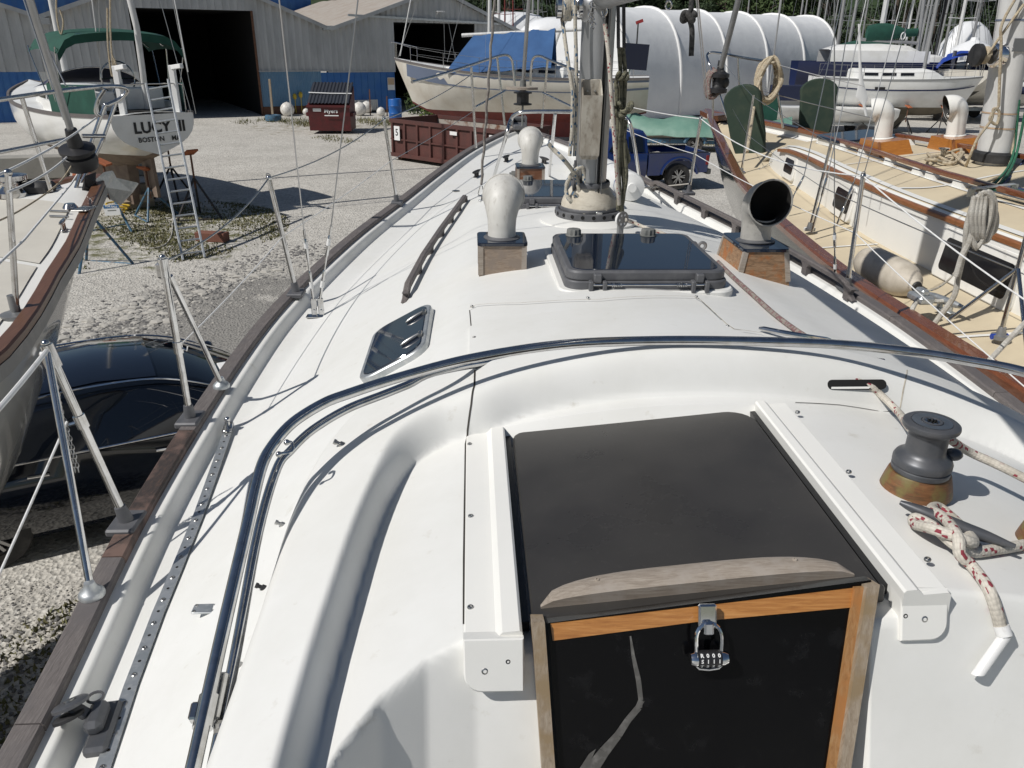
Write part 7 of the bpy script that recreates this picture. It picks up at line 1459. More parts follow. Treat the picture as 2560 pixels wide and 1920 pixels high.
# white davit posts and stern rail
for t in (-.55, .72):
    m = MB(); m.bar(LF(8.95, t, lz(9) - .1), LF(8.95, t, lz(9) + 1.05), .13, .13, .01); m.build('davit_post', 'paint_white', lu, smooth=0); m = MB(); m.bar(LF(8.95, t, lz(9) + 1.0), LF(9.5, t, lz(9) + 1.05), .09, .10, .01); m.build('davit_arm', 'paint_white', lu, smooth=0)
rl = [LF(7.6, -lh(7.6) * .93, lz(8) + .62), LF(8.7, -lh(8.7) * .93, lz(8) + .64), LF(9.0, -lh(9) * .7, lz(9) + .65), LF(9.05, 0, lz(9) + .66), LF(9.0, lh(9) * .7, lz(9) + .65), LF(8.7, lh(8.7) * .93, lz(8) + .64), LF(7.6, lh(7.6) * .93, lz(8) + .62)]
tubeobj('stern_rail', 'steel', lu, smooth_path(rl, 5), .016, 8)
for t, s in ((-.93, 7.6), (-.93, 8.7), (.93, 8.7), (.93, 7.6)): tubeobj('rail_post', 'steel', lu, [LF(s, t * lh(s), lz(s)), LF(s, t * lh(s), lz(s) + .63)], .015, 7)
# green cloths
def cloth(name, mat, rows, parent, th=.012, **k):
    m = MB(); m.loft(rows, closed=False); o = m.build(name, mat, parent, smooth=60, **k); return o
rows = [[LF(s, -lh(s) * .95 - .0 + .02 * math.sin(s * 5), lz(s) + z) for z in (.02, .3, .66)] for s in np.linspace(6.6, 8.75, 10)]
cloth('weather_cloth', 'canvas_green', rows, lu); cloth('weather_cloth', 'canvas_green', [[LF(s, lh(s) * .95, lz(s) + z) for z in (.02, .3, .66)] for s in np.linspace(6.9, 8.7, 6)], lu)
bz = lz(7) + 1.72
def bim(s, t, d=0): return LF(s, t * 1.45, bz + d + .16 * (1 - t * t) - .10 * ((s - 7.0) / 1.2) ** 2 - (.30 * max(0, abs(t) - .82) / .18))
cloth('bimini', 'canvas_green', [[bim(s, t) for t in np.linspace(-1, 1, 15)] for s in np.linspace(5.9, 8.1, 9)], lu)
cloth('bimini_valance', 'canvas_green', [[bim(8.1, t), bim(8.1, t, -.18)] for t in np.linspace(-1, 1, 15)], lu)
for s in (6.1, 7.0, 8.0): tubeobj('bimini_bow', 'steel', lu, smooth_path([LF(7.0 + (s - 7) * .4, -lh(7) * .93, lz(7)), LF(s, -1.46, bz - .35)] + [bim(s, t, -.02) for t in np.linspace(-.95, .95, 9)] + [LF(s, 1.46, bz - .35), LF(7.0 + (s - 7) * .4, lh(7) * .93, lz(7))], 3), .014, 7)
# dodger with clear windows
def dod(s, t): return LF(s, t * 1.15, lz(6) + .42 + (.55 - .45 * ((s - 5.6) / -1.1 if s < 5.6 else 0)) * math.sqrt(max(0, 1 - t * t * .9)))
cloth('dodger', 'canvas_navy', [[dod(s, t) for t in np.linspace(-1, 1, 15)] for s in np.linspace(4.6, 5.75, 6)], lu); tubeobj('dodger_bow', 'steel', lu, smooth_path([dod(5.75, t) for t in np.linspace(-1, 1, 13)], 2), .016, 7)
cloth('dodger_window', 'clear_vinyl', [[dod(s, t) + LF.a * -.02 + Vector((0, 0, .012)) for t in np.linspace(-.75, .75, 9)] for s in np.linspace(4.72, 5.35, 4)], lu)
# masts and stays seen before the shed
lm = LF(3.6, 0, lz(3.6)); MB().tube([LF(3.6, 0, lz(3.6) + .3), LF(3.7, 0, 14)], [.085, .06], 10).build('mast', 'mast_white', lu); mz = LF(8.4, 0, lz(8.4)); 
m0 = aty(372, 215, mz.y); MB().tube([LF(8.3, .25, lz(8) + .1), aty(342, 70, mz.y), aty(325, 0, mz.y), aty(325, 0, mz.y) + Vector((-.25, .0, 3))], [.07] * 4, 10).build('mizzen_mast', 'mast_white', lu)
for a, b in (((255, 195), (230, 0)), ((250, 200), (247, 0)), ((490, 285), (435, 20)), ((478, 282), (400, 0)), ((470, 180), (440, 20)), ((300, 40), (300, 0))): p, q = aty(*a, mz.y), aty(*b, mz.y); tubeobj('stay', 'mast_white' if a[0] in (255, 470) else 'wire', lu, [p, q, q + (q - p) * .6], .016 if a[0] in (255, 470) else .008, 6)
for k, (x, y0, y1) in enumerate(((275, 0, 205), (268, 40, 190), (140, 0, 85))): rope('mizzen_tackle', ['slack tackle rope hanging before the green bimini', 'second tackle rope beside the bimini edge', 'short slack rope hanging before the ribbed shed'][k], 'rope_cream', [aty(x, y0 - 20, mz.y - .3), aty(x + 2, (y0 + y1) / 2, mz.y - .3), aty(x + 12, y1, mz.y - .3), aty(x + 18, y1 - 30, mz.y - .3), aty(x + 10, y1 - 60, mz.y - .3)], .022, 6)
# boarding ladder
la, lb = gp(458, 652), gp(512, 645); ta, tb = aty(365, 210, 18.6), aty(420, 200, 18.75)
ld = thing('ladder', 'long aluminium ladder leaning on the transom of LUCY II', 'ladder', (la + lb) / 2)
for a, b in ((la, ta), (lb, tb)): m = MB(); m.bar(a, b, .045, .085, .006); m.build('ladder_rail', 'galvanised', ld, smooth=0)
for k in range(15): t = .035 + .93 * k / 14; m = MB(); m.tube([la.lerp(ta, t), lb.lerp(tb, t)], .02, 8); m.build('rung', 'galvanised', ld)
for k, (px, hgt, lb_) in enumerate((((250, 668), 1.75, 'blue jack stand nearest the ladder foot with a long slanting leg'), ((290, 575), 1.55, 'blue jack stand carrying the for sale card'), ((385, 545), 1.2, 'short blue jack stand by the keel blocks'), ((500, 545), 1.6, 'dark jack stand in the shadow of LUCY II'), ((440, 500), 1.5, 'dark jack stand on the far side of the keel'))):
    jack_stand(gp(*px), hgt, R(20 + 70 * k), lb_, 'jack stands under LUCY II', 'stand_blue' if k < 3 else 'stand_dark', spread=.6)
q = gp(290, 575); m = MB(); m.box((0, 0, 0), (.36, .015, .24), Matrix.Translation(aty(280, 525, q.y - .3)) @ Matrix.Rotation(R(-4), 4, 'Y')); sc = tag(m.build('sale_card', 'paint_white', loc=aty(280, 525, q.y - .3), smooth=0), 'white FOR SALE card hung on a blue jack stand', 'card')
c_ = aty(280, 525, q.y - .3); m = MB(); m.box((0, -.009, .08), (.35, .004, .075), Matrix.Translation(c_) @ Matrix.Rotation(R(-4), 4, 'Y')); m.build('card_header', 'paint_blue', sc, smooth=0)
m = MB(); m.text('FOR SALE', .062, basis((1, 0, -.07), (.07, 0, 1), (0, -1, 0), c_ + Vector((0, -.0125, .08))), bold=.002); m.build('card_heading', 'paint_white', sc, smooth=0); m = MB(); m.box((0, 0, 0), (.2, .002, .022), Matrix.Translation(c_ + Vector((0, -.009, -.01))) @ Matrix.Rotation(R(-4), 4, 'Y')); m.build('card_small_print', 'grey_plastic', sc, smooth=0)
for k in range(3): q = gp(345 + 14 * (k % 2), 520); q.z = .12 + .2 * k; tag(boxobj('keel_block', 'timber', None, (0, 0, 0), (.8, .3, .2), Matrix.Translation(q) @ Matrix.Rotation(R(45 + 90 * (k % 2)), 4, 'Z'), .01, smooth=0), 'timber keel block stacked under LUCY II', 'timber block', 'keel blocks under LUCY II')
q = gp(532, 602); tag(boxobj('loose_block', 'brick_red', None, (0, 0, .1), (.7, .25, .2), Matrix.Translation(q) @ Matrix.Rotation(R(-8), 4, 'Z'), .01, smooth=0), 'reddish timber block lying on the gravel right of the ladder', 'timber block')
rope('yellow_cord', 'coil of yellow cord dropped under the boat', 'rope_yellow', [gp(300 + 12 * math.cos(a) * (1 + .1 * a), 532 + 5 * math.sin(a)) + Vector((0, 0, .03 + .012 * a)) for a in np.linspace(0, 17, 40)], .02, 6, 2)
rope('ground_hose', 'thin white hose lying on the grass under the ladder', 'rope_white', [gp(x, y) + Vector((0, 0, .02)) for x, y in ((335, 610), (360, 622), (400, 620), (425, 600), (432, 560), (430, 490))], .018, 6)
# ---- boat with the blue boom tent
b2, F2, h2, z2 = yacht('old white sailboat with slate stripe and a blue tarp tent over its boom', (-5.55, 38.4), 82, 11.5, 3.5, 2.72, hull='hull_old_white', bottom='antifoul_red', zw=1.22, zb=.75, sheer=.65, stern=.7, cabin=(.22, .68, .50, .42), stripe=('stripe_slate', .05, .30), keel=(.35, .75), rail='teak_grey_fore', windows=3, mast=[(.38, 'mast_white')], stanchions=7, flare=1.9)
bt = [aty(1188, 85, F2(4.4, 0, 0).y), aty(1388, 72, F2(9.5, 0, 0).y)]
rows = []
for k in range(12):
    t = k / 11; c = bt[0].lerp(bt[1], t); z = F2(4.0 + 5.3 * t, 0, 0); wl = 1.35
    rows.append([Vector((c.x + (-1.2 if k == 0 else 0) * (1 - 1 / (1)), c.y, c.z)) + F2.l * (a * wl) - Vector((0, 0, b * (1.6 - .1 * t) + .04 * math.sin(k * 2.1 + a * 3))) - F2.a * (1.1 * b * (1 - t) ** 3) for a, b in ((-1, 1), (-.8, .78), (-.45, .42), (-.1, .06), (0, 0), (.1, .06), (.45, .42), (.8, .78), (1, 1))])
cloth('boom_tent', 'canvas_blue', rows, b2); tubeobj('boom', 'mast_white', b2, [bt[0] - F2.a * .6 + Vector((0, 0, -.06)), bt[1] + F2.a * 1.3 + Vector((0, 0, .0))], .08, 10)
m = MB(); q = aty(1128, 208, 37.2); m.box((0, 0, 0), (.35, .2, .5), Matrix.Translation(q), .06); m.build('blue_bag', 'tarp_blue', b2, smooth=40)
for a, b in (((1000, 140), (1027, 0)), ((1118, 155), (1158, 0)), ((1112, 145), (1110, 60)), ((1140, 160), (1122, 60))): p, q = aty(*a, 38), aty(*b, 38); tubeobj('rigging', 'mast_white' if a[0] == 1000 else 'wire', b2, [p, q, q + (q - p)], .03 if a[0] == 1000 else .01, 6)
m = MB(); q = aty(1440, 38, 33.5); m.lathe([(.22, -.12), (.27, -.06), (.27, .06), (.2, .11), (1e-3, .13)], 18, Matrix.Translation(q)); m.build('radome', 'paint_white', b2); tubeobj('radome_pole', 'paint_white', b2, [q - Vector((0, 0, .12)), Vector((q.x, q.y, 2.7))], .035, 7)
sp_ = aty(1590, 142, 34.5); m = MB(); m.box((0, 0, 0), (.98, .04, .98), Matrix.Translation(sp_) @ Matrix.Rotation(R(3), 4, 'Y')); sl_ = m.build('solar_panel', 'solar_cell', b2, smooth=0); tubeobj('panel_pole', 'rubber', b2, [sp_ + Vector((0, .05, .3)), sp_ + Vector((0, .05, 1.25))], .03, 6); m = MB(); m.box((0, 0, 0), (.3, .05, .12), Matrix.Translation(sp_ + Vector((.05, .05, 1.3))) @ Matrix.Rotation(R(-20), 4, 'Y')); m.build('wind_vane', 'ink_red', b2, smooth=0); tubeobj('panel_pole', 'steel', b2, [sp_ + Vector((-.2, .06, -.4)), Vector((sp_.x - .3, sp_.y + .2, 2.6))], .03, 6)
jack_stand(gp(1582, 352), 2.6, R(15), 'blue jack stand with a rust coloured pad beside the pickup', 'jack stands by the pickup', spread=.75)
# ---- white tunnel shelter with arched ribs
ta_, tb_ = Vector((6.4, 46.8, 0)), Vector((23.9, 62.4, 0)); tx = (tb_ - ta_); TLN = tx.length; tx = tx.normalized(); tn = Vector((-tx.y, tx.x, 0)); TW = 6.6; TH = 6.1
def tun(s, a, inset=0.0):
    """a 0..pi from the near foot over the crown"""
    c, sn = math.cos(a), math.sin(a); y = TW / 2 * (1 - math.copysign(abs(c) ** .85, c)); z = TH * sn ** .72 if sn > 0 else 0
    cc = Vector((TW / 2, TH * .45, 0)); dy, dz = y - TW / 2, z - TH * .3; k = 1 - inset
    return ta_ + tx * s + tn * (TW / 2 + dy * k) + Vector((0, 0, max(0, TH * .3 + dz * k)))
tt = thing('storage_tunnel', 'long white fabric boat tunnel with bright arched ribs', 'tunnel', ta_ + tx * TLN / 2 + tn * TW / 2)
AA = np.linspace(0, math.pi, 25)
nb_ = 5
for k in range(nb_):
    s0, s1 = TLN * k / nb_, TLN * (k + 1) / nb_; rows = []
    for j in range(13):
        t = j / 12; rows.append([tun(s0 + (s1 - s0) * t, a, .02 * math.sin(math.pi * t) ** .7 + .007 * math.sin(9 * a + 4 * t) * math.sin(math.pi * t)) for a in AA])
    m = MB(); m.loft(rows, closed=False); m.build('cover_panel', 'tent_white', tt, smooth=180)
for k in range(nb_ + 1): m = MB(); m.tube([tun(TLN * k / nb_, a) for a in AA], .10, 8); m.build('rib', 'paint_white', tt)
m = MB(); m.add([tuple(tun(.02, a, .01)) for a in AA], [tuple(range(25))]); m.build('end_wall', 'tent_white', tt, smooth=0)
# ---- blue pickup
TK_ = Vector((3.2, 25.2, 0)); TYAW = R(13)
def vehicle_frame(o, yaw): return Matrix.Translation(o) @ Matrix.Rotation(yaw, 4, 'Z')
def wheel(parent, Mx, r_, w, spokes=6, sd=1):
    t = MB().lathe([(r_ * .62, -w / 2), (r_ * .95, -w / 2), (r_, -w * .35), (r_, w * .35), (r_ * .95, w / 2), (r_ * .62, w / 2)], 28, Mx, cap=False).build('tyre', 'tyre', parent)
    m = MB(); m.lathe([(r_ * .62, -w * .4), (r_ * .62, w * .46), (r_ * .55, w * .44), (r_ * .53, w * .1), (1e-3, w * .1)], 28, Mx); m.build('rim', 'stand_dark', t)
    for k in range(spokes): 
        m = MB(); a = 2 * math.pi * k / spokes
        for da in (-.16, .16): m.bar(Mx @ Vector((0, 0, w * .36)), Mx @ Vector((r_ * .57 * math.cos(a + da), r_ * .57 * math.sin(a + da), w * .40)), r_ * .10, r_ * .08)
        m.build('spoke', 'alloy', t, smooth=0)
def car_body(parent, V, secs, mat, name='body'):
    """lofted body: secs = (x, half width at sill, at belt, at roof, z sill, z belt, z roof)"""
    rings = []
    for x, w0, w1, w2, z0, z1, z2 in secs:
        h = [(w0 * .92, z0), (w0, z0 + .12), (w1, (z0 + z1) / 2 + .08), (w1 * .985, z1 - .03), (w1 * .965, z1)]
        top = [(w2 + (w1 * .965 - w2) * .04, z2 - .05 if z2 > z1 + .1 else z2 + .005), (w2 * .9, z2), (w2 * .4, z2 + .015)] if z2 > z1 + .02 else [(w1 * .8, z1 + .012), (w1 * .55, z1 + .02), (w1 * .25, z1 + .025)]
        q = h + top; rings.append([V @ Vector((x, -a, b)) for a, b in q] + [V @ Vector((x, a, b)) for a, b in reversed(q)])
    m = MB(); m.loft(rings); return m.build(name, mat, parent, smooth=38, fix=True)
V = vehicle_frame(TK_, TYAW + math.pi); tr = thing('pickup_truck', 'blue extended cab pickup truck parked on the gravel', 'truck', TK_)
# truck frame: x forward, length 5.3
car_body(tr, V, [(2.62, .70, .82, .6, .45, .80, .80), (2.5, .86, .90, .6, .38, 1.0, 1.0), (1.5, .93, .94, .7, .36, 1.08, 1.08), (1.12, .93, .94, .72, .36, 1.10, 1.10), (-.62, .93, .94, .72, .36, 1.10, 1.10)], 'truck_blue', 'front_body')
car_body(tr, V, [(1.15, .86, .90, .60, .95, 1.08, 1.10), (.55, .90, .91, .66, .95, 1.10, 1.66), (.1, .90, .91, .68, .95, 1.10, 1.74), (-.55, .90, .91, .68, .95, 1.10, 1.73), (-.66, .90, .91, .66, .95, 1.10, 1.62)], 'truck_blue', 'cab')
for sd in (-1, 1):
    m = MB(); y = sd; prof = [(-.67, .45), (-1.05, .45), (-1.16, .72), (-1.42, .90), (-1.70, .93), (-1.98, .85), (-2.18, .68), (-2.25, .50), (-2.62, .52), (-2.68, 1.10), (-.67, 1.10)]
    m.loft([[V @ Vector((x, y * w, z)) for x, z in prof] for w in (.95, .84)]); m.build('bed_side', 'truck_blue', tr, smooth=0, fix=True)
    m = MB(); arc = [(-1.70 + .60 * math.cos(a), .42 + .55 * math.sin(a)) for a in np.linspace(.1, 3.04, 12)]; m.tube([V @ Vector((x, y * .955, z)) for x, z in arc], .045, 6); m.build('wheel_arch', 'truck_blue', tr)
    for (x0, x1, zz0) in ((.62, .05, 1.16), (-.03, -.50, 1.16)): m = MB(); m.loft([[V @ Vector((x, y * w, z)) for x, w, z in ((x0, .905, 1.15), (x1, .905, 1.15), (x1 + .03, .765, 1.60), (x0 - (.30 if x0 > .3 else 0), .765, 1.58))], [V @ Vector((x, y * (w + .012), z)) for x, w, z in ((x0, .905, 1.15), (x1, .905, 1.15), (x1 + .03, .765, 1.60), (x0 - (.30 if x0 > .3 else 0), .765, 1.58))]]); m.build('side_window', 'car_glass', tr, smooth=0, fix=True)
    m = MB(); m.box((.2, y * .955, .92), (.16, .02, .035), V); m.build('door_handle', 'truck_blue', tr, smooth=0); m = MB(); m.box((-2.60, y * .93, .88), (.10, .06, .28), V, .01); m.build('tail_light', 'tail_red', tr, smooth=0)
    for x in (-1.70, 1.62): wheel(tr, V @ Matrix.Translation((x, y * .80, .39)) @ Matrix.Rotation(R(-90 * sd), 4, 'X'), .39, .26)
m = MB(); m.box((-2.66, 0, .86), (.06, 1.70, .48), V, .01); m.build('tailgate', 'truck_blue', tr, smooth=0); m = MB(); m.box((-2.72, 0, .52), (.14, 1.80, .16), V, .02); m.build('rear_bumper', 'grey_plastic', tr, smooth=0); m = MB(); m.box((-1.66, 0, .60), (1.95, 1.66, .04), V); m.build('bed_floor', 'black_plastic', tr, smooth=0); m = MB(); m.box((-.70, 0, .9), (.05, 1.7, .5), V); m.build('bed_front', 'black_plastic', tr, smooth=0)
for sd in (-1, 1): m = MB(); m.box((-1.66, sd * .86, 1.11), (1.95, .14, .03), V, .01); m.build('bed_rail', 'black_plastic', tr, smooth=0)
m = MB(); m.loft([[V @ Vector((x, y, z)) for x, y, z in ((1.10, -.72, 1.13), (1.10, .72, 1.13), (.60, .58, 1.62), (.60, -.58, 1.62))], [V @ Vector((x + .02, y, z + .01)) for x, y, z in ((1.10, -.72, 1.13), (1.10, .72, 1.13), (.60, .58, 1.62), (.60, -.58, 1.62))]]); m.build('windscreen', 'car_glass', tr, smooth=0, fix=True); m = MB(); m.box((-.67, 0, 1.36), (.03, 1.16, .40), V); m.build('rear_window', 'car_glass', tr, smooth=0)
# ---- dinghy under a pale green tarp on a trailer
g0_ = Vector((7.9, 34.6, 0)); GM = box_frame(g0_, R(-8)); dg = thing('tarped_dinghy', 'small boat under a pale green tarp on a blue trailer', 'boat', g0_)
rows = []
for k in range(13):
    x = -3.4 + 7.0 * k / 12; w = 1.1 * (1 - abs((x - .3) / 3.9) ** 2.6); hh = .95 + .12 * math.sin(k * 1.7); rows.append([GM @ Vector((x, w * a, z + .03 * math.sin(k * 2.3 + a * 5))) for a, z in ((-1.05, .62), (-.95, .85), (-.55, hh + .1), (0, hh + .35), (.55, hh + .1), (.95, .85), (1.05, .62))])
m = MB(); m.loft(rows, closed=False); m.build('tarp', 'tarp_green_pale', dg, smooth=180); m = MB(); m.loft([[GM @ Vector((x, w * a, z)) for a, z in ((-1, .7), (0, .45), (1, .7))] for x, w in ((-3.2, .1), (-1.5, .85), (1, 1.0), (3.3, .7))], closed=False); m.build('hull', 'hull_old_white', dg, smooth=180)
m = MB(); m.box((0, 0, 0), (1.9, .05, 1.1), GM @ Matrix.Translation((2.2, .9, 1.55))); m.build('tarp_flap', 'canvas_green', dg, smooth=0)
for y in (-.75, .75): m = MB(); m.bar(GM @ Vector((-3.0, y, .40)), GM @ Vector((3.6, y, .40)), .10, .14); m.build('trailer_beam', 'stand_blue', dg, smooth=0)
for y in (-.95, .95): wheel(dg, GM @ Matrix.Translation((-.3, y, .32)) @ Matrix.Rotation(R(90), 4, 'X'), .32, .2, 5)
for y in (-.98,): m = MB(); m.tube([GM @ Vector((-.3 + .42 * math.cos(a), y, .34 + .42 * math.sin(a))) for a in np.linspace(.1, 3.04, 10)], .09, 6); m.build('mudguard', 'stand_blue', dg)
m = MB(); m.box((2.0, -1.0, .50), (2.6, .06, .30), GM); bdp = m.build('name_board', 'black_plastic', dg, smooth=0); m = MB(); m.text('CRADLE RIDE', .24, GM @ basis((1, 0, 0), (0, 0, 1), (0, -1, 0), (1.75, -1.032, .50)), bold=.006); m.build('lettering', 'paint_white', bdp, smooth=0)
# ------------------------------------------------------------------ the neighbour to port: pale deck, brown cap rail, white hull
PF = Frame((-3.08, 5.78), -15.0, 0.0)
ph = tabf([(-.05, .06), (.0, .10), (.6, .49), (1.16, .87), (1.5, 1.06), (2.05, 1.40), (2.6, 1.66), (3.4, 1.82), (6, 1.85), (9, 1.6)])
pzs = tabf([(-.05, 3.24), (.0, 3.23), (.6, 3.15), (1.16, 3.08), (1.5, 3.03), (2.05, 2.97), (2.6, 2.94), (5, 2.9), (9, 2.9)])
pb = thing('sailboat', 'white sailboat bow with pale non slip deck, brown cap rail and bright steel pulpit', 'sailboat', PF(3, 0, 0))
hull_loft(PF, ph, pzs, -.05, 9, 34, lambda s: 1.1 + 1.3 * max(0, 1 - s / 2.2) ** 1.5, ('hull_gloss', 'antifoul_dark'), pb, split=1.45, rake=.9, flare=2.2)
Sp = np.linspace(-.05, 9, 46)
for sd in (-1, 1):
    strip(PF, ph, pzs, Sp, [(-.03, -.01), (-.03, .02), (-.02, .03), (.05, .03), (.06, .02), (.06, -.01)], 'cap_brown', pb, 'cap_rail', sd); strip(PF, ph, pzs, Sp, [(-.034, -.075), (-.034, -.012), (.02, -.012), (.02, -.075)], 'anodised_grey', pb, 'rub_strake', sd)
def pdz(s, t): return pzs(s) - .012 + .04 * (1 - min(1, abs(t) / max(.1, ph(s))) ** 2)
m = MB(); m.loft([[PF(s, t * max(0.0, ph(s) - .055), pdz(s, t * ph(s))) for t in np.linspace(-1, 1, 13)] for s in Sp], closed=False); m.build('deck', 'gelcoat_smooth', pb, smooth=180)
def ppanel(s0, s1, t0, t1, n=14):
    """raised non slip panel between two fractions of the half breadth"""
    m = MB(); rows = []
    for s in np.linspace(s0, s1, n): a, b = (t0(s), t1(s)); rows.append([PF(s, a + (b - a) * k / 8, pdz(s, a + (b - a) * k / 8) + .004) for k in range(9)])
    m.loft(rows, closed=False); return m.build('non_slip_panel', 'deck_cream_pale', pb, smooth=180)
ppanel(.55, 1.42, lambda s: -ph(s) + .16, lambda s: ph(s) - .15); ppanel(1.46, 3.1, lambda s: -ph(s) + .16, lambda s: ph(s) - .15); ppanel(3.14, 6, lambda s: -ph(s) + .16, lambda s: ph(s) - .15)
def pd_(x, y, dz=0): 
    z = 3.0
    for _ in range(20): p = atz(x, y, z); s, t = PF.st(p); z = .5 * z + .5 * (pdz(max(-.05, min(9, s)), t) + dz)
    return p
# stanchion, pulpit
f = pd_(42, 788); tp = aty(20, 432, f.y); st = MB().tube([f, tp], .0135, 12).build('stanchion', 'steel', pb); MB().lathe([(.07, -.01), (.07, .01), (.03, .018), (.022, .02), (.022, .10), (.016, .10)], 20, Matrix.Translation(f)).build('stanchion_base', 'anodised_grey', st); MB().sphere(tp, .018).build('top_cap', 'steel', st)
pbx = lambda x, y, Y: aty(x, y, Y)
rail = [pbx(-40, 255, 4.6), pbx(60, 240, 4.9), pbx(160, 226, 5.3), pbx(250, 217, 5.6), pbx(300, 217, 5.75), pbx(318, 226, 5.8), pbx(300, 247, 5.78), pbx(270, 262, 5.7), pbx(258, 275, 5.68), pbx(215, 395, 5.6), pbx(180, 500, 5.5), pbx(176, 518, 5.48)]
tubeobj('bow_rail', 'steel', pb, smooth_path(rail, 6), .0135, 12)
tubeobj('bow_rail', 'steel', pb, smooth_path([pbx(262, 222, 5.6), pbx(245, 250, 5.6), pbx(240, 280, 5.6), pbx(252, 290, 5.62)], 5), .0135, 12)
tubeobj('rail_post', 'steel', pb, [pbx(55, 245, 4.9), pbx(128, 478, 4.95)], .013, 12); tubeobj('rail_post', 'steel', pb, smooth_path([pbx(290, 255, 5.8), pbx(250, 365, 5.72), pbx(192, 480, 5.6), pbx(160, 560, 5.3)], 4), .012, 12)
tubeobj('lower_rail', 'steel', pb, [pbx(-20, 385, 4.6), pbx(165, 348, 5.1)], .012, 10); tubeobj('pulpit_plate', 'steel', pb, [pbx(205, 340, 5.4), pbx(262, 340, 5.5), pbx(258, 352, 5.5)], .014, 10)
for a, b, Y in (((-10, 440, 3.4), (240, 295, 5.6), 0), ((20, 480, 3.4), (170, 390, 5.2), 0)): tubeobj('guard_wire', 'tape_white', pb, sag(pbx(*a), pbx(*b), .02), .006, 6)
tubeobj('guard_wire', 'tape_white', pb, [pbx(-20, 675, 3.1), pbx(60, 600, 3.6), pbx(178, 460, 5.2), pbx(230, 380, 5.6)], .006, 6)
MB().tube([pd_(176, 520), pd_(176, 520) + Vector((0, 0, .03))], [.05, .03], 12).build('post_foot', 'steel', pb); MB().tube([pd_(118, 480), pd_(150, 470)], .028, 10).build('roller_end', 'steel', pb)
# furling gear and stay
fd = pbx(196, 385, 5.25); ax = (pbx(75, 0, 4.95) - fd).normalized(); x, y, _ = frame(ax)
MB().lathe([(.05, -.10), (.10, -.09), (.108, -.05), (.10, -.01), (.085, .0), (.085, .01), (.11, .02), (.11, .04), (.04, .06)], 22, basis(x, y, ax, fd)).build('furling_drum', 'black_plastic', pb); MB().tube([fd + ax * .05, fd + ax * .17], [.05, .036], 14).build('drum_neck', 'black_plastic', pb)
tubeobj('forestay', 'aluminium', pb, [fd + ax * .15, fd + ax * 3.5], .022, 12)
rope('furling_line', 'thin line led from the furling drum along the port neighbour', 'rope_cream', [fd, pbx(150, 455, 5.0), pbx(60, 520, 4.3), pbx(-20, 560, 3.8)], .005, 6)
for a, b, r_ in (((160, 300), (60, 0), .006), ((165, 215), (70, 20), .005)): p, q = pbx(*a, 5.2), pbx(*b, 5.3); tubeobj('stay', 'wire', pb, [p, q, q + (q - p) * .8], r_, 6)
# anchor windlass, cleat, hatch bars, anchor
wc2 = pd_(38, 490); m = MB(); m.lathe([(.11, 0), (.11, .03), (.08, .05), (.06, .07), (.06, .09), (.10, .11), (.10, .14), (.06, .15), (1e-3, .152)], 24, Matrix.Translation(wc2)); m.build('windlass', 'steel', pb); m = MB(); m.box((.14, .06, .04), (.22, .14, .10), Matrix.Translation(wc2), .03); m.build('windlass_motor', 'rubber', pb, smooth=40)
horn_cleat(pd_(160, 575), Vector((.3, -.95, 0)).normalized(), .17, 'steel', pb, .05, .012)
for y in (527, 540): MB().tube([pd_(124, y, .012), pd_(172, y + 2, .012)], .007, 8).build('chafe_bar', 'steel_dull', pb)
m = MB(); a0, a1 = pbx(235, 470, 5.55), pbx(305, 500, 5.75)
av = [pbx(238, 452, 5.6), pbx(262, 432, 5.7), pbx(282, 428, 5.75), pbx(290, 445, 5.8), pbx(345, 458, 6.0), pbx(330, 480, 5.95), pbx(300, 512, 5.9), pbx(278, 500, 5.8), pbx(268, 470, 5.7)]
n_ = Vector((.2, -.9, .35)).normalized(); m.loft([[p - n_ * .02 for p in av], [p + n_ * .02 for p in av]]); tag(m.build('plough_anchor', 'galvanised', loc=av[0], smooth=0, fix=True), 'galvanised plough anchor stowed on the port neighbour\'s bow roller', 'anchor')
m = MB(); m.loft([[pbx(205, 470, 5.5), pbx(235, 455, 5.55), pbx(240, 430, 5.6), pbx(212, 440, 5.5)], [pbx(205, 490, 5.5), pbx(235, 475, 5.55), pbx(240, 462, 5.6), pbx(212, 465, 5.5)]]); m.build('bow_roller', 'stand_dark', pb, smooth=0, fix=True)
m = MB(); m.box((0, 0, 0), (.10, .16, .006), Matrix.Translation(pd_(212, 521, .045)), .002); m.build('chafe_plate', 'steel_dull', pb, smooth=0)
# keel seen low at the left
m = MB(); m.loft([[PF(s, t, z) for s, z in ((4.4, 1.5), (6.6, 1.5), (6.4, .12), (4.9, .12))] for t in (-.13, .13)]); m.build('keel', 'antifoul_dark', pb, smooth=0, fix=True)
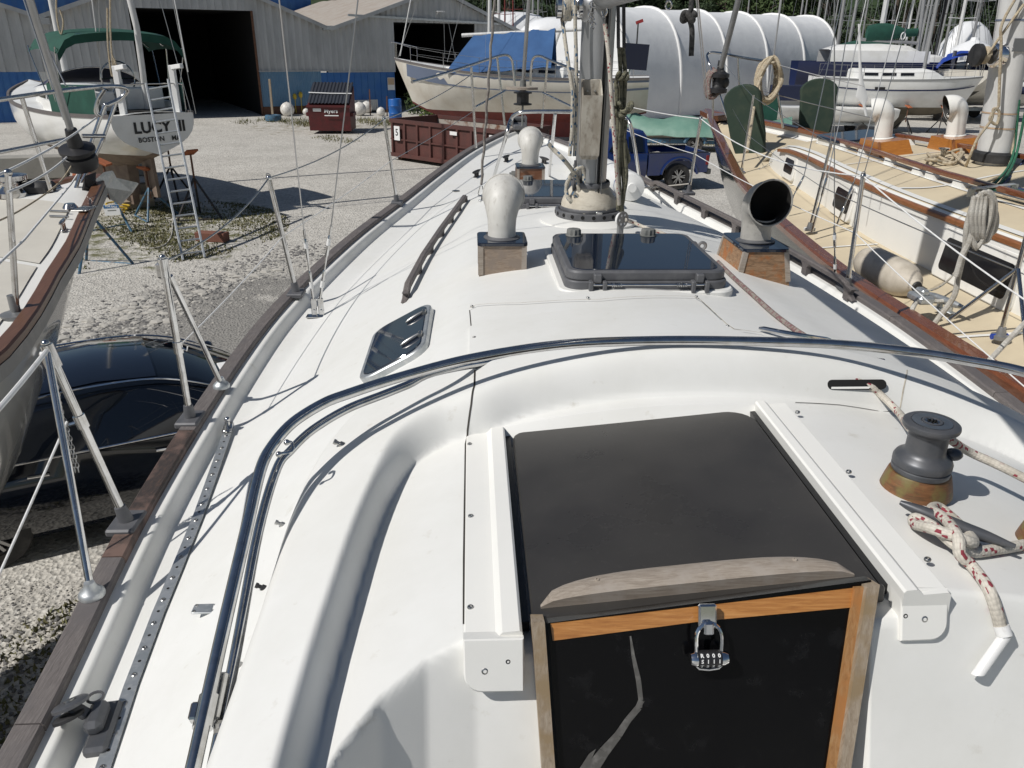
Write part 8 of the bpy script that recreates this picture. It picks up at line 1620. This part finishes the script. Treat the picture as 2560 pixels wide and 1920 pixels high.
# ------------------------------------------------------------------ black saloon car between the boats
CARP = Vector((-3.62, 6.92, 0)); CYAW = R(30); V = vehicle_frame(CARP, CYAW); car_ = thing('saloon_car', 'glossy black saloon car parked between the boats with chrome window trim', 'car', CARP)
def body_rings(secs):
    rings = []
    for x, w, zlo, zb, wb, zt, wt in secs:
        q = [(w * .90, zlo), (w * .985, zlo + .10), (w, zlo + .30), (w * .985, (zlo + zb) * .5 + .14), (wb, zb), ((wb + wt) / 2 + .02, (zb + zt) / 2 + .02), (wt, zt), (wt * .6, zt + .025 + .0), (wt * .25, zt + .035)]
        rings.append([V @ Vector((x, -a, b)) for a, b in q] + [V @ Vector((x, a, b)) for a, b in reversed(q)])
    return rings
low = [(2.36, .55, .30, .52, .50, .60, .40), (2.25, .74, .22, .62, .68, .68, .50), (1.95, .86, .18, .72, .80, .77, .58), (1.40, .91, .17, .80, .86, .86, .62), (.95, .92, .17, .86, .87, .92, .66), (.4, .92, .17, .89, .87, .93, .70), (-.6, .92, .17, .90, .87, .93, .70), (-1.3, .92, .18, .92, .86, .96, .68), (-1.85, .90, .2, .94, .82, .98, .60), (-2.25, .84, .25, .90, .74, .95, .55), (-2.40, .70, .35, .80, .62, .84, .45)]
m = MB(); m.loft(body_rings(low)); m.build('body', 'car_paint', car_, smooth=50, fix=True)
def glass_ring(x, w0, z0, w1, z1): return [V @ Vector((x, y, z)) for y, z in ((-w0, z0), (-(w0 + w1) / 2 - .02, (z0 + z1) / 2 + .01), (-w1, z1 - .02), (-w1 * .85, z1 + .008), (0, z1 + .03), (w1 * .85, z1 + .008), (w1, z1 - .02), ((w0 + w1) / 2 + .02, (z0 + z1) / 2 + .01), (w0, z0))]
gh = [(1.12, .80, .90, .74, .93), (.80, .84, .91, .70, 1.10), (.45, .86, .91, .64, 1.28), (.10, .865, .91, .60, 1.385), (-.35, .865, .915, .59, 1.415), (-.85, .86, .92, .59, 1.39), (-1.25, .85, .93, .60, 1.28), (-1.65, .82, .95, .62, 1.10), (-1.92, .78, .96, .66, 1.0)]
m = MB(); m.loft([glass_ring(*g_) for g_ in gh], closed=False); m.build('glasshouse', 'car_glass', car_, smooth=60, fix=True)
m = MB(); m.loft([[V @ Vector((x, y, z + .012 + .006 * math.cos(y * 2))) for y, z in ((-w1 * .97, z1 - .015), (-w1 * .8, z1 + .012), (0, z1 + .032), (w1 * .8, z1 + .012), (w1 * .97, z1 - .015))] for x, w1, z1 in ((.12, .60, 1.38), (-.35, .59, 1.415), (-.88, .59, 1.385))], closed=False); m.build('roof', 'car_paint', car_, smooth=60, fix=True)
for sd in (-1, 1):
    P = [(1.05, .84, .93), (.80, .785, 1.10), (.45, .76, 1.27), (.10, .735, 1.37), (-.35, .73, 1.395), (-.85, .735, 1.37), (-1.25, .74, 1.25), (-1.55, .79, 1.10)]
    MB().tube(smooth_path([V @ Vector((x, sd * (w - .095), z + .005)) for x, w, z in P], 4), .010, 6).build('window_trim', 'chrome', car_); MB().tube([V @ Vector((x, sd * (.875 - .0), .915 + .004 * k)) for k, x in enumerate((1.0, .3, -.5, -1.3))], .010, 6).build('belt_trim', 'chrome', car_)
    m = MB(); m.box((-.30, sd * .72, 1.13), (.06, .03, .48), V @ Matrix.Rotation(R(14 * sd), 4, 'X') if False else V); 
    m = MB(); m.sphere(V @ Vector((.78, sd * .98, 1.0)), .12, 14, 8, (.6, .9, .62)); m.build('mirror', 'car_paint', car_); MB().tube([V @ Vector((.78, sd * .86, .93)), V @ Vector((.78, sd * .95, .96))], .03, 8).build('mirror_arm', 'car_paint', car_); MB().tube([V @ Vector((.74, sd * 1.04, .945)), V @ Vector((.82, sd * 1.05, .945))], .012, 6).build('mirror_lamp', 'chrome', car_)
    for x in (.15, -.85): MB().tube([V @ Vector((x, sd * .925, .80)), V @ Vector((x - .16, sd * .925, .81))], .012, 6).build('door_handle', 'chrome', car_)
    for x in (1.45, -1.40): wheel(car_, V @ Matrix.Translation((x, sd * .80, .33)) @ Matrix.Rotation(R(-90 * sd), 4, 'X'), .335, .22, 7)
    m = MB(); m.box((2.12, sd * .62, .62), (.30, .34, .12), V, .04); m.build('headlight', 'car_glass', car_, smooth=40)
    MB().tube([V @ Vector((1.05, sd * .3, .955)), V @ Vector((.98, sd * -.35 + .1, 1.0))], .012, 6).build('wiper', 'rubber', car_)
m = MB(); m.box((.78, -.1, 1.16), (.10, .24, .02), V @ Matrix.Rotation(R(0), 4, 'Y'), .005); m.build('sticker', 'paint_white', car_, smooth=0)
# ------------------------------------------------------------------ far boats on the right
w1, WF, wh, wz = yacht('clean white sloop with a thin navy stripe and long flat keel, propped on stands', (23.9, 43.0), -93, 8.4, 3.0, 2.6, hull='hull_white', bottom='antifoul_tan', zw=1.28, zb=.85, sheer=.16, stern=.85, cabin=(.22, .78, .45, .45), stripe=('stripe_navy', .26, .30), keel=(.40, .58), rail='mast_silver', windows=3, mast=[(.36, 'mast_silver')], stanchions=6, flare=2.6, mast_h=15)
m = MB(); m.box((0, 0, 0), (.5, .03, .13), basis(WF.a, WF.l, (0, 0, 1), WF(5.6, 1.50, 2.2))); m.build('hull_window', 'window_dark', w1, smooth=0)
for k, (s, t) in enumerate(((2.0, .9), (3.9, 1.2), (6.2, 1.1))): jack_stand(WF(s, t, 0), 1.35, R(30 * k), ['dark jack stand under the white sloop\'s bow', 'dark jack stand by the white sloop\'s keel', 'dark jack stand under the white sloop\'s quarter'][k], 'jack stands under the white sloop', 'stand_dark', spread=.7)
m = MB(); a, b = gp(2170, 300), None; P = [aty(2148, 60, 36), aty(2150, 160, 36), aty(2158, 250, 36), aty(2166, 290, 36)]
mw = [(P[0], .05), (P[1], .06), (aty(2153, 205, 36), .10), (aty(2154, 240, 36), .26), (aty(2156, 246, 36), .24), (aty(2160, 262, 36), .07), (P[3], .06)]
m.loft([[p + Vector((w * math.cos(q), .03 * math.sin(q), 0)) for q in np.linspace(0, 6.28, 9)[:-1]] for p, w in mw[::-1]]); tag(m.build('spare_rudder_post', 'paint_white', loc=P[3], smooth=40, fix=True), 'white pole with a triangular blade standing on the ground before the sloop', 'pole')
g1, GF, gh_, gz = yacht('white sailboat with a dark green cockpit enclosure behind the sloop', (31.5, 58), -80, 10.5, 3.3, 3.0, bottom='antifoul_red', zw=1.75, cabin=(.2, .7, .5, .5), mast=[(.4, 'mast_silver')], windows=2, rail='mast_silver', mast_h=16)
cloth('cockpit_cover', 'canvas_green', [[GF(s, t * 1.5, gz(s) + .5 + 1.0 * math.sqrt(max(0, 1 - t * t)) * (1 - .4 * abs((s - 8.3) / 2) ** 2)) for t in np.linspace(-1, 1, 11)] for s in np.linspace(6.3, 10.3, 8)], g1)
def covered_boom(root, a, b, drop, mat, name='sail_cover'):
    rows = []; a, b = Vector(a), Vector(b)
    for k in range(9): t = k / 8; c = a.lerp(b, t); w = .24 * (1 - .5 * abs(t - .35)); hgt = drop * (.45 + .55 * math.sin(math.pi * min(1, t + .25))); rows.append([c + Vector((0, w * math.cos(q), hgt * .5 * math.sin(q) + hgt * .2)) for q in np.linspace(0, 6.28, 11)[:-1]])
    m = MB(); m.loft(rows); return m.build(name, mat, root, smooth=60, fix=True)
gb = thing('covered_boom_boat', 'white sailboat whose boom wears a long green sail cover with a white ring', 'sailboat', gp(2240, 235))
yb_ = 47.5; covered_boom(gb, aty(2165, 92, 54), aty(2292, 85, 54), 1.1, 'canvas_green'); tubeobj('boom', 'mast_silver', gb, [aty(2145, 98, 54), aty(2296, 108, 54)], .10, 8); tubeobj('mast', 'mast_silver', gb, [aty(2290, 150, 54), aty(2310, 0, 54), aty(2310, 0, 54) + Vector((.5, 0, 8))], .11, 8)
m = MB(); q = aty(2258, 90, 53.6); m.tube([q + Vector((.13 * math.cos(a), 0, .2 * math.sin(a))) for a in np.linspace(0, 6.28, 15)[:-1]], .035, 6, closed=True); m.build('cover_ring', 'paint_white', gb)
c_ = aty(2190, 118, 54); m = MB(); m.loft([[c_ + Vector((x, y, z)) for y, z in ((-1.2, -.9), (-1.1, -.2), (-.6, h_), (.6, h_), (1.1, -.2), (1.2, -.9))] for x, h_ in ((-3.2, -.15), (-2.4, .12), (0, .2), (1.8, .1), (3.0, -.4))], closed=False); m.build('cabin', 'gelcoat_far', gb, smooth=40, fix=True); m = MB(); m.loft([[c_ + Vector((x, y * k, z)) for y, z in ((-1.5, -.85), (-1.2, -2.2), (0, -2.7), (1.2, -2.2), (1.5, -.85))] for x, k in ((-5, .5), (-2, 1), (2, 1), (5.4, .15))], closed=False); m.build('hull', 'stripe_navy', gb, smooth=60, fix=True); m = MB(); m.bar(c_ + Vector((0, 0, -4.2)), c_ + Vector((0, 0, -2.4)), .3, 1.2); m.build('keel', 'antifoul_dark', gb, smooth=0)
tb_y = yacht('sailboat shrink wrapped with a bright blue tarp over its bow', (28.6, 54), -25, 7.0, 2.9, 2.9, hull='hull_old_white', cabin=None, zw=1.8, mast=[(.45, 'mast_silver')], rail='mast_silver', mast_h=15)
TF = tb_y[1]; cloth('blue_tarp', 'tarp_blue', [[TF(s, t * (1.65 if s > 1 else .6), 3.0 + (1.0 - .05 * s) * math.sqrt(max(0, 1 - t * t)) - (1.4 * (1 - s / 3.2) if s < 3.2 else 0) * (abs(t) > .8) + .05 * math.sin(s * 7 + t * 4)) for t in np.linspace(-1, 1, 13)] for s in np.linspace(-.2, 6.5, 12)], tb_y[0]); m = MB(); m.loft([[TF(s, -1.55 * k, z) for z in (3.05, 1.9 + .22 * s)] for s, k in ((0.0, .3), (.8, .75), (1.8, .95), (3, 1.0), (4, 1.02))], closed=False); m.build('tarp_skirt', 'tarp_blue', tb_y[0], smooth=180)
q = TF(5.5, 0, 3.95); m = MB(); m.lathe([(1.2, 0), (.8, .3), (.25, .55), (.2, .7), (1e-3, .72)], 18, Matrix.Translation(q)); m.build('white_hood', 'shrink_white', tb_y[0])
te = yacht('teal hulled sailboat with a white cabin and dark bottom in the far row', (39.5, 64), 78, 9.0, 3.1, 3.15, hull='hull_teal', bottom='antifoul_dark', zw=2.2, zb=1.5, sheer=.25, cabin=(.25, .75, .45, .42), windows=2, mast=[(.42, 'mast_silver')], keel=(.4, .65), mast_h=16, rail='hull_teal')
# shrink wrapped hulls far off
for k, (px, Y, w, hgt, lb) in enumerate((((1290, 62), 72, 8, 2.2, 'low white shrink wrapped boat behind the blue boom tent'), ((1395, 68), 66, 7, 1.6, 'second white shrink wrapped boat by the tunnel end'), ((2418, 108), 80, 6.0, 4.2, 'tall white plastic wrapped boat before the trees'), ((1240, 78), 74, 9, 1.4, 'long white wrapped hull right of the shed'))):
    c = aty(*px, Y); rows = []
    for j in range(9): t = j / 8; x = (t - .5) * w; e = (1 - abs(2 * t - 1) ** 3); rows.append([c + Vector((x, y * 1.4 * (.4 + .6 * e), z * e * hgt - hgt * .55)) for y, z in ((-1, 0), (-.95, .5), (-.5, .9), (0, 1.0), (.5, .9), (.95, .5), (1, 0))])
    r_ = thing('wrapped_boat', lb, 'boat', (c.x, c.y, 0), 'white wrapped boats in the back row'); m = MB(); m.loft(rows, closed=False); m.build('wrap', 'shrink_white', r_, smooth=60); m = MB(); m.loft([[c + Vector((x, y * k2, z)) for y, z in ((-1.4, -hgt * .55), (0, -hgt * .55 - 2.0), (1.4, -hgt * .55))] for x, k2 in ((-w / 2, .5), (0, 1), (w / 2, .3))], closed=False); m.build('hull', 'antifoul_dark', r_, smooth=60, fix=True); m = MB(); m.bar(Vector((c.x, c.y, 0)), c - Vector((0, 0, hgt * .5 + 1)), .5, 1.6); m.build('keel', 'antifoul_dark', r_, smooth=0)
# small craft: two dinghies behind the bow, two sports boats on trailers
def dinghy(px, Y, yaw, L, label, mat='gelcoat_far', cover=None):
    c = aty(*px, Y); c.z = 0; Mx = box_frame(c, yaw); r_ = thing('dinghy', label, 'dinghy', c); z0 = .75
    m = MB(); m.loft([[Mx @ Vector((x, w * a, z)) for a, z in ((-1, z0 + .5 + dz), (-.9, z0 + .15 + dz), (-.4, z0 - .12 + dz), (0, z0 - .2 + dz), (.4, z0 - .12 + dz), (.9, z0 + .15 + dz), (1, z0 + .5 + dz))] for x, w, dz in ((-L / 2, .75, 0), (0, .95, 0), (L * .3, .7, .05), (L * .46, .25, .15), (L / 2, .04, .22))], closed=False); m.build('hull', mat, r_, smooth=60, fix=True)
    m = MB(); m.loft([[Mx @ Vector((x, w * a, z0 + .5 + dz + .03 * (1 - a * a))) for a in (-1, -.5, 0, .5, 1)] for x, w, dz in ((-L / 2, .75, 0), (0, .95, 0), (L * .3, .7, .05), (L * .46, .25, .15), (L / 2, .04, .22))], closed=False); m.build('deck', 'gelcoat_far', r_, smooth=60)
    for y in (-.5, .5): m = MB(); m.bar(Mx @ Vector((-L * .4, y, .45)), Mx @ Vector((L * .5, 0, .5)), .08, .1); m.build('trailer_beam', 'galvanised', r_, smooth=0)
    for y in (-.85, .85): wheel(r_, Mx @ Matrix.Translation((-L * .1, y, .28)) @ Matrix.Rotation(R(90), 4, 'X'), .28, .16, 4)
    if cover: m = MB(); m.box((-.2, 0, 1.9), (1.9, .25, .75), Mx, .05); m.build('sail_cover', cover, r_, smooth=0); MB().tube([Mx @ Vector((.8, 0, 1.3)), Mx @ Vector((.8, 0, 8))], .04, 7).build('mast', 'mast_silver', r_)
dinghy((1950, 300), 42.5, R(185), 4.6, 'white sailing dinghy with a navy sail bundle beyond the green boards', cover='canvas_navy'); dinghy((2120, 305), 42, R(178), 4.4, 'white dinghy hull on a trailer beyond the second green board')
def sports_boat(px, Y, yaw, label, hullm):
    c = aty(*px, Y); c.z = 0; Mx = box_frame(c, yaw); r_ = thing('sports_boat', label, 'motorboat', c); L = 6.2; S = ((-L / 2, 1.05, 0), (-1, 1.15, 0), (1, 1.1, .05), (2.2, .75, .15), (3.0, .2, .25), (3.15, .03, .3))
    m = MB(); m.loft([[Mx @ Vector((x, w * a, z)) for a, z in ((-1, 1.75 + dz), (-.95, 1.3 + dz), (-.8, 1.05 + dz), (0, .8 + dz), (.8, 1.05 + dz), (.95, 1.3 + dz), (1, 1.75 + dz))] for x, w, dz in S], closed=False); m.build('hull', 'hull_old_white', r_, smooth=40, fix=True)
    m = MB(); m.loft([[Mx @ Vector((x, w * 1.02 * a, z)) for a, z in ((-1, 1.55 + dz), (-1.02, 1.78 + dz), (-.6, 1.9 + dz), (0, 1.95 + dz), (.6, 1.9 + dz), (1.02, 1.78 + dz), (1, 1.55 + dz))] for x, w, dz in S], closed=False); m.build('deck_cover', hullm, r_, smooth=40, fix=True)
    m = MB(); m.loft([[Mx @ Vector((x, y, z)) for x, y, z in ((.9, -.9, 1.95), (.9, .9, 1.95), (.3, .8, 2.45), (.3, -.8, 2.45))], [Mx @ Vector((x + .03, y, z + .02)) for x, y, z in ((.9, -.9, 1.95), (.9, .9, 1.95), (.3, .8, 2.45), (.3, -.8, 2.45))]]); m.build('windscreen', 'clear_vinyl', r_, smooth=0, fix=True)
    MB().tube(smooth_path([Mx @ Vector((-.8, -1.0, 1.9)), Mx @ Vector((-.3, -.95, 2.9)), Mx @ Vector((-.3, 0, 3.05)), Mx @ Vector((-.3, .95, 2.9)), Mx @ Vector((-.8, 1.0, 1.9))], 4), .03, 6).build('arch', 'steel_dull', r_)
    for y in (-.7, .7): m = MB(); m.bar(Mx @ Vector((-3, y, .6)), Mx @ Vector((3.6, y * .2, .55)), .1, .15); m.build('trailer_beam', 'galvanised', r_, smooth=0)
    for y in (-1.0, 1.0): wheel(r_, Mx @ Matrix.Translation((-.8, y, .33)) @ Matrix.Rotation(R(90), 4, 'X'), .33, .2, 5)
    return r_, Mx
sports_boat((2430, 230), 52, R(172), 'white sports boat with a black deck cover on its trailer', 'canvas_navy'); rb, Mx = sports_boat((2500, 235), 60, R(165), 'second sports boat with a navy bimini behind the first', 'paint_white'); cloth('bimini', 'canvas_navy', [[Mx @ Vector((x, y, 3.05 - .12 * y * y - .06 * x * x)) for y in np.linspace(-1.1, 1.1, 7)] for x in (-1.6, -.6, .4, 1.2)], rb)
# ------------------------------------------------------------------ masts standing in the far rows
rndm = random.Random(21); MASTS = [(1248, 40, 70, 'mast_white', .13), (1330, 60, 75, 'mast_silver', .11), (1345, 50, 78, 'mast_silver', .09), (1225, 30, 74, 'mast_silver', .09), (1262, 55, 68, 'mast_red', .06), (1283, 60, 68, 'mast_red', .06), (1990, 60, 84, 'mast_silver', .10), (1998, 50, 88, 'mast_silver', .08), (2030, 60, 82, 'mast_silver', .14), (2050, 40, 86, 'mast_silver', .09), (2092, 80, 70, 'mast_silver', .15), (2120, 110, 62, 'mast_silver', .12), (2196, 60, 58, 'mast_white', .20), (2262, 70, 60, 'mast_white', .08), (2277, 60, 75, 'mast_silver', .12), (2296, 50, 78, 'mast_silver', .13), (2314, 60, 66, 'mast_silver', .14), (2345, 90, 64, 'mast_silver', .08), (2362, 70, 70, 'mast_silver', .12), (2390, 120, 50, 'mast_white', .11), (2480, 90, 85, 'mast_silver', .14), (1860, 30, 80, 'mast_silver', .07), (1935, 40, 90, 'mast_silver', .08), (2075, 70, 90, 'mast_silver', .08), (2338, 60, 58, 'stand_dark', .10), (2420, 60, 95, 'mast_silver', .08), (2215, 40, 90, 'mast_silver', .08), (2150, 50, 88, 'mast_silver', .09), (2245, 40, 96, 'mast_silver', .07)]
where = ['left of the blue boom tent', 'beside the tunnel crown', 'behind the green boards', 'over the white sloop', 'behind the green sail cover', 'by the blue tarp', 'near the teal boat', 'before the trees']
for k, (x, y, Y, mt, r_) in enumerate(MASTS):
    b = aty(x, max(y, 125), Y); lean = rndm.uniform(-.25, .25) + .0; b.z = 2.4 if Y < 100 else 0; t = b + Vector((lean, 0, rndm.uniform(11, 15)))
    root = thing('sailboat', f'far sailboat with a bare {dict(mast_white="white", mast_silver="silver", mast_red="dark red", stand_dark="black")[mt]} mast in the back row', 'sailboat', (b.x, b.y, 0), f'{dict(mast_white="white", mast_silver="silver", mast_red="dark red", stand_dark="black")[mt]} masted boats of the back row')
    MB().tube([b, t], [r_, r_ * .75], 7).build('mast_tube', mt, root)
    m = MB(); m.loft([[b + Vector((xx, yy * w, zz)) for yy, zz in ((-1, .0), (-.8, -.7), (0, -1.2), (.8, -.7), (1, 0))] for xx, w in ((-3.8, .6), (0, 1.4), (3, .9), (4.4, .05))], closed=False); m.build('hull', rndm.choice(['hull_old_white', 'hull_white', 'stripe_navy', 'hull_old_white', 'canvas_navy']), root, smooth=60, fix=True)
    m = MB(); m.loft([[b + Vector((xx, yy * w, zz)) for yy, zz in ((-1, .0), (-.5, .25), (0, .3), (.5, .25), (1, 0))] for xx, w in ((-3.8, .6), (0, 1.4), (3, .9), (4.4, .05))], closed=False); m.build('deck', rndm.choice(['gelcoat_far', 'canvas_navy', 'canvas_green', 'shrink_white', 'gelcoat_far']), root, smooth=60)
    m = MB(); m.bar(Vector((b.x, b.y, 0)), Vector((b.x, b.y, 1.4)), .3, 1.4); m.build('keel', 'antifoul_dark', root, smooth=0)
    for f in (.28, .55): c = b.lerp(t, f); MB().tube([c - Vector((.8, 0, -.05)), c, c + Vector((.8, 0, .05))], .025, 5).build('spreader', mt, root)
    for sd in (-1, 1): MB().tube([b + Vector((sd * 1.3 * rndm.uniform(.5, 1), 0, 0)), t], .012, 4).build('shroud', 'wire', root)
    MB().tube([b + Vector((4.2, 0, .1)), t], .012, 4).build('stay', 'wire', root)
# ------------------------------------------------------------------ trees behind the yard
def tree_proto(kind, seed):
    rnd = random.Random(seed); root = thing('tree', 'tree', 'tree', (0, 0, 0)); H = 15 if kind != 'pine' else 17
    m = MB(); m.tube([Vector((0, 0, -.2)), Vector((.1, .1, H * .35)), Vector((.0, .2, H * .7)), Vector((.1, .1, H * .93))], [.34, .26, .15, .05], 8)
    cl = []
    for k in range(26 if kind != 'pine' else 30):
        if kind == 'pine': f = .12 + .86 * k / 29; R_ = (1 - f) * 3.6 + .5; a = rnd.uniform(0, 6.28); d = rnd.uniform(.25, .95) * R_; c = Vector((d * math.cos(a), d * math.sin(a), H * f)); cr = .7 + .9 * (1 - f)
        else: f = rnd.uniform(.12, .98); R_ = 4.6 * math.sin(math.pi * min(.97, f * .85 + .12)) ** .7; a = rnd.uniform(0, 6.28); d = rnd.uniform(.3, 1.0) * R_; c = Vector((d * math.cos(a), d * math.sin(a), H * f)); cr = rnd.uniform(1.1, 2.0)
        cl.append((c, cr)); z = max(.8, c.z - d * .55); m.tube([Vector((0, .1, z)), Vector((c.x * .5, c.y * .5, (z + c.z) / 2 + .15)), c], [.09, .06, .025], 5)
    m.build('trunk', 'bark', root)
    m = MB()
    for c, cr in cl: leaf_cloud(m, c, cr, 190, .24 if kind != 'pine' else .20, rnd, (1, 1, .75 if kind != 'pine' else .5), .3)
    m.build('crown', dict(dark='leaf_dark', mid='leaf_mid', light='leaf_light', pine='leaf_dark')[kind], root, smooth=0); return root
protos = {}
SPOTS = []
rt = random.Random(33)
for row, (Y0, n, x0, x1) in enumerate(((104, 17, -4, 92), (114, 16, -10, 98), (126, 13, -12, 104))):
    for k in range(n):
        x = x0 + (x1 - x0) * (k + rt.uniform(.15, .85)) / n; fr = (x - x0) / (x1 - x0)
        kind = rt.choices(['dark', 'mid', 'light', 'pine'], [3, 2, .2 + 2.0 * (fr > .68), 1.2 if row else .8])[0]; SPOTS.append((x, Y0 + rt.uniform(-4, 4), kind, rt.uniform(.85, 1.2)))  # pale kind mostly at the right: sunlight put into its leaf colour
LBL = dict(dark='dark green broadleaf tree in the wood behind the yard', mid='mid green broadleaf tree in the wood behind the yard', light='tree with a sunlit yellow green leaf colour in the wood behind the yard', pine='narrow dark conifer in the wood behind the yard')
for i, (x, y, kind, s_) in enumerate(SPOTS):
    v = (kind, i % 2)
    if v not in protos:
        t = tree_proto(kind, 100 + i); protos[v] = t
    else: t = copy_tree(protos[v])
    t.location = (x, y, -.3); t.rotation_euler = (0, 0, rt.uniform(0, 6.28)); t.scale = (s_, s_, s_ * rt.uniform(.9, 1.15)); tag(t, LBL[kind], 'tree', {'dark': 'dark broadleaf trees behind the yard', 'mid': 'mid green trees behind the yard', 'light': 'yellow green trees behind the yard', 'pine': 'conifers behind the yard'}[kind])
# undergrowth closing the foot of the wood
m = MB(); rnd = random.Random(8)
for k in range(70): leaf_cloud(m, (rnd.uniform(-8, 96), rnd.uniform(98, 102), rnd.uniform(.5, 2.6)), rnd.uniform(1.2, 2.2), 110, .26, rnd, (1.3, 1, .9), .2)
tag(m.build('undergrowth', 'leaf_dark', smooth=0), 'dark undergrowth along the foot of the wood', 'undergrowth', kind='stuff')
# wooded slope that closes the view behind the first trees
m = MB(); rows = []
for j, (d, z) in enumerate(((0, -.5), (6, 5), (14, 11), (26, 17), (45, 22), (80, 26))): rows.append([(-60 + 220 * k / 44, 132 + d + 3 * math.sin(k * .9 + j), z + 1.2 * math.sin(k * 1.3 + j * 2) * (j > 0)) for k in range(45)])
m.loft(rows, closed=False); tag(m.build('wooded_hill', 'leaf_dark', smooth=180), 'dark wooded hillside', None, kind='structure')
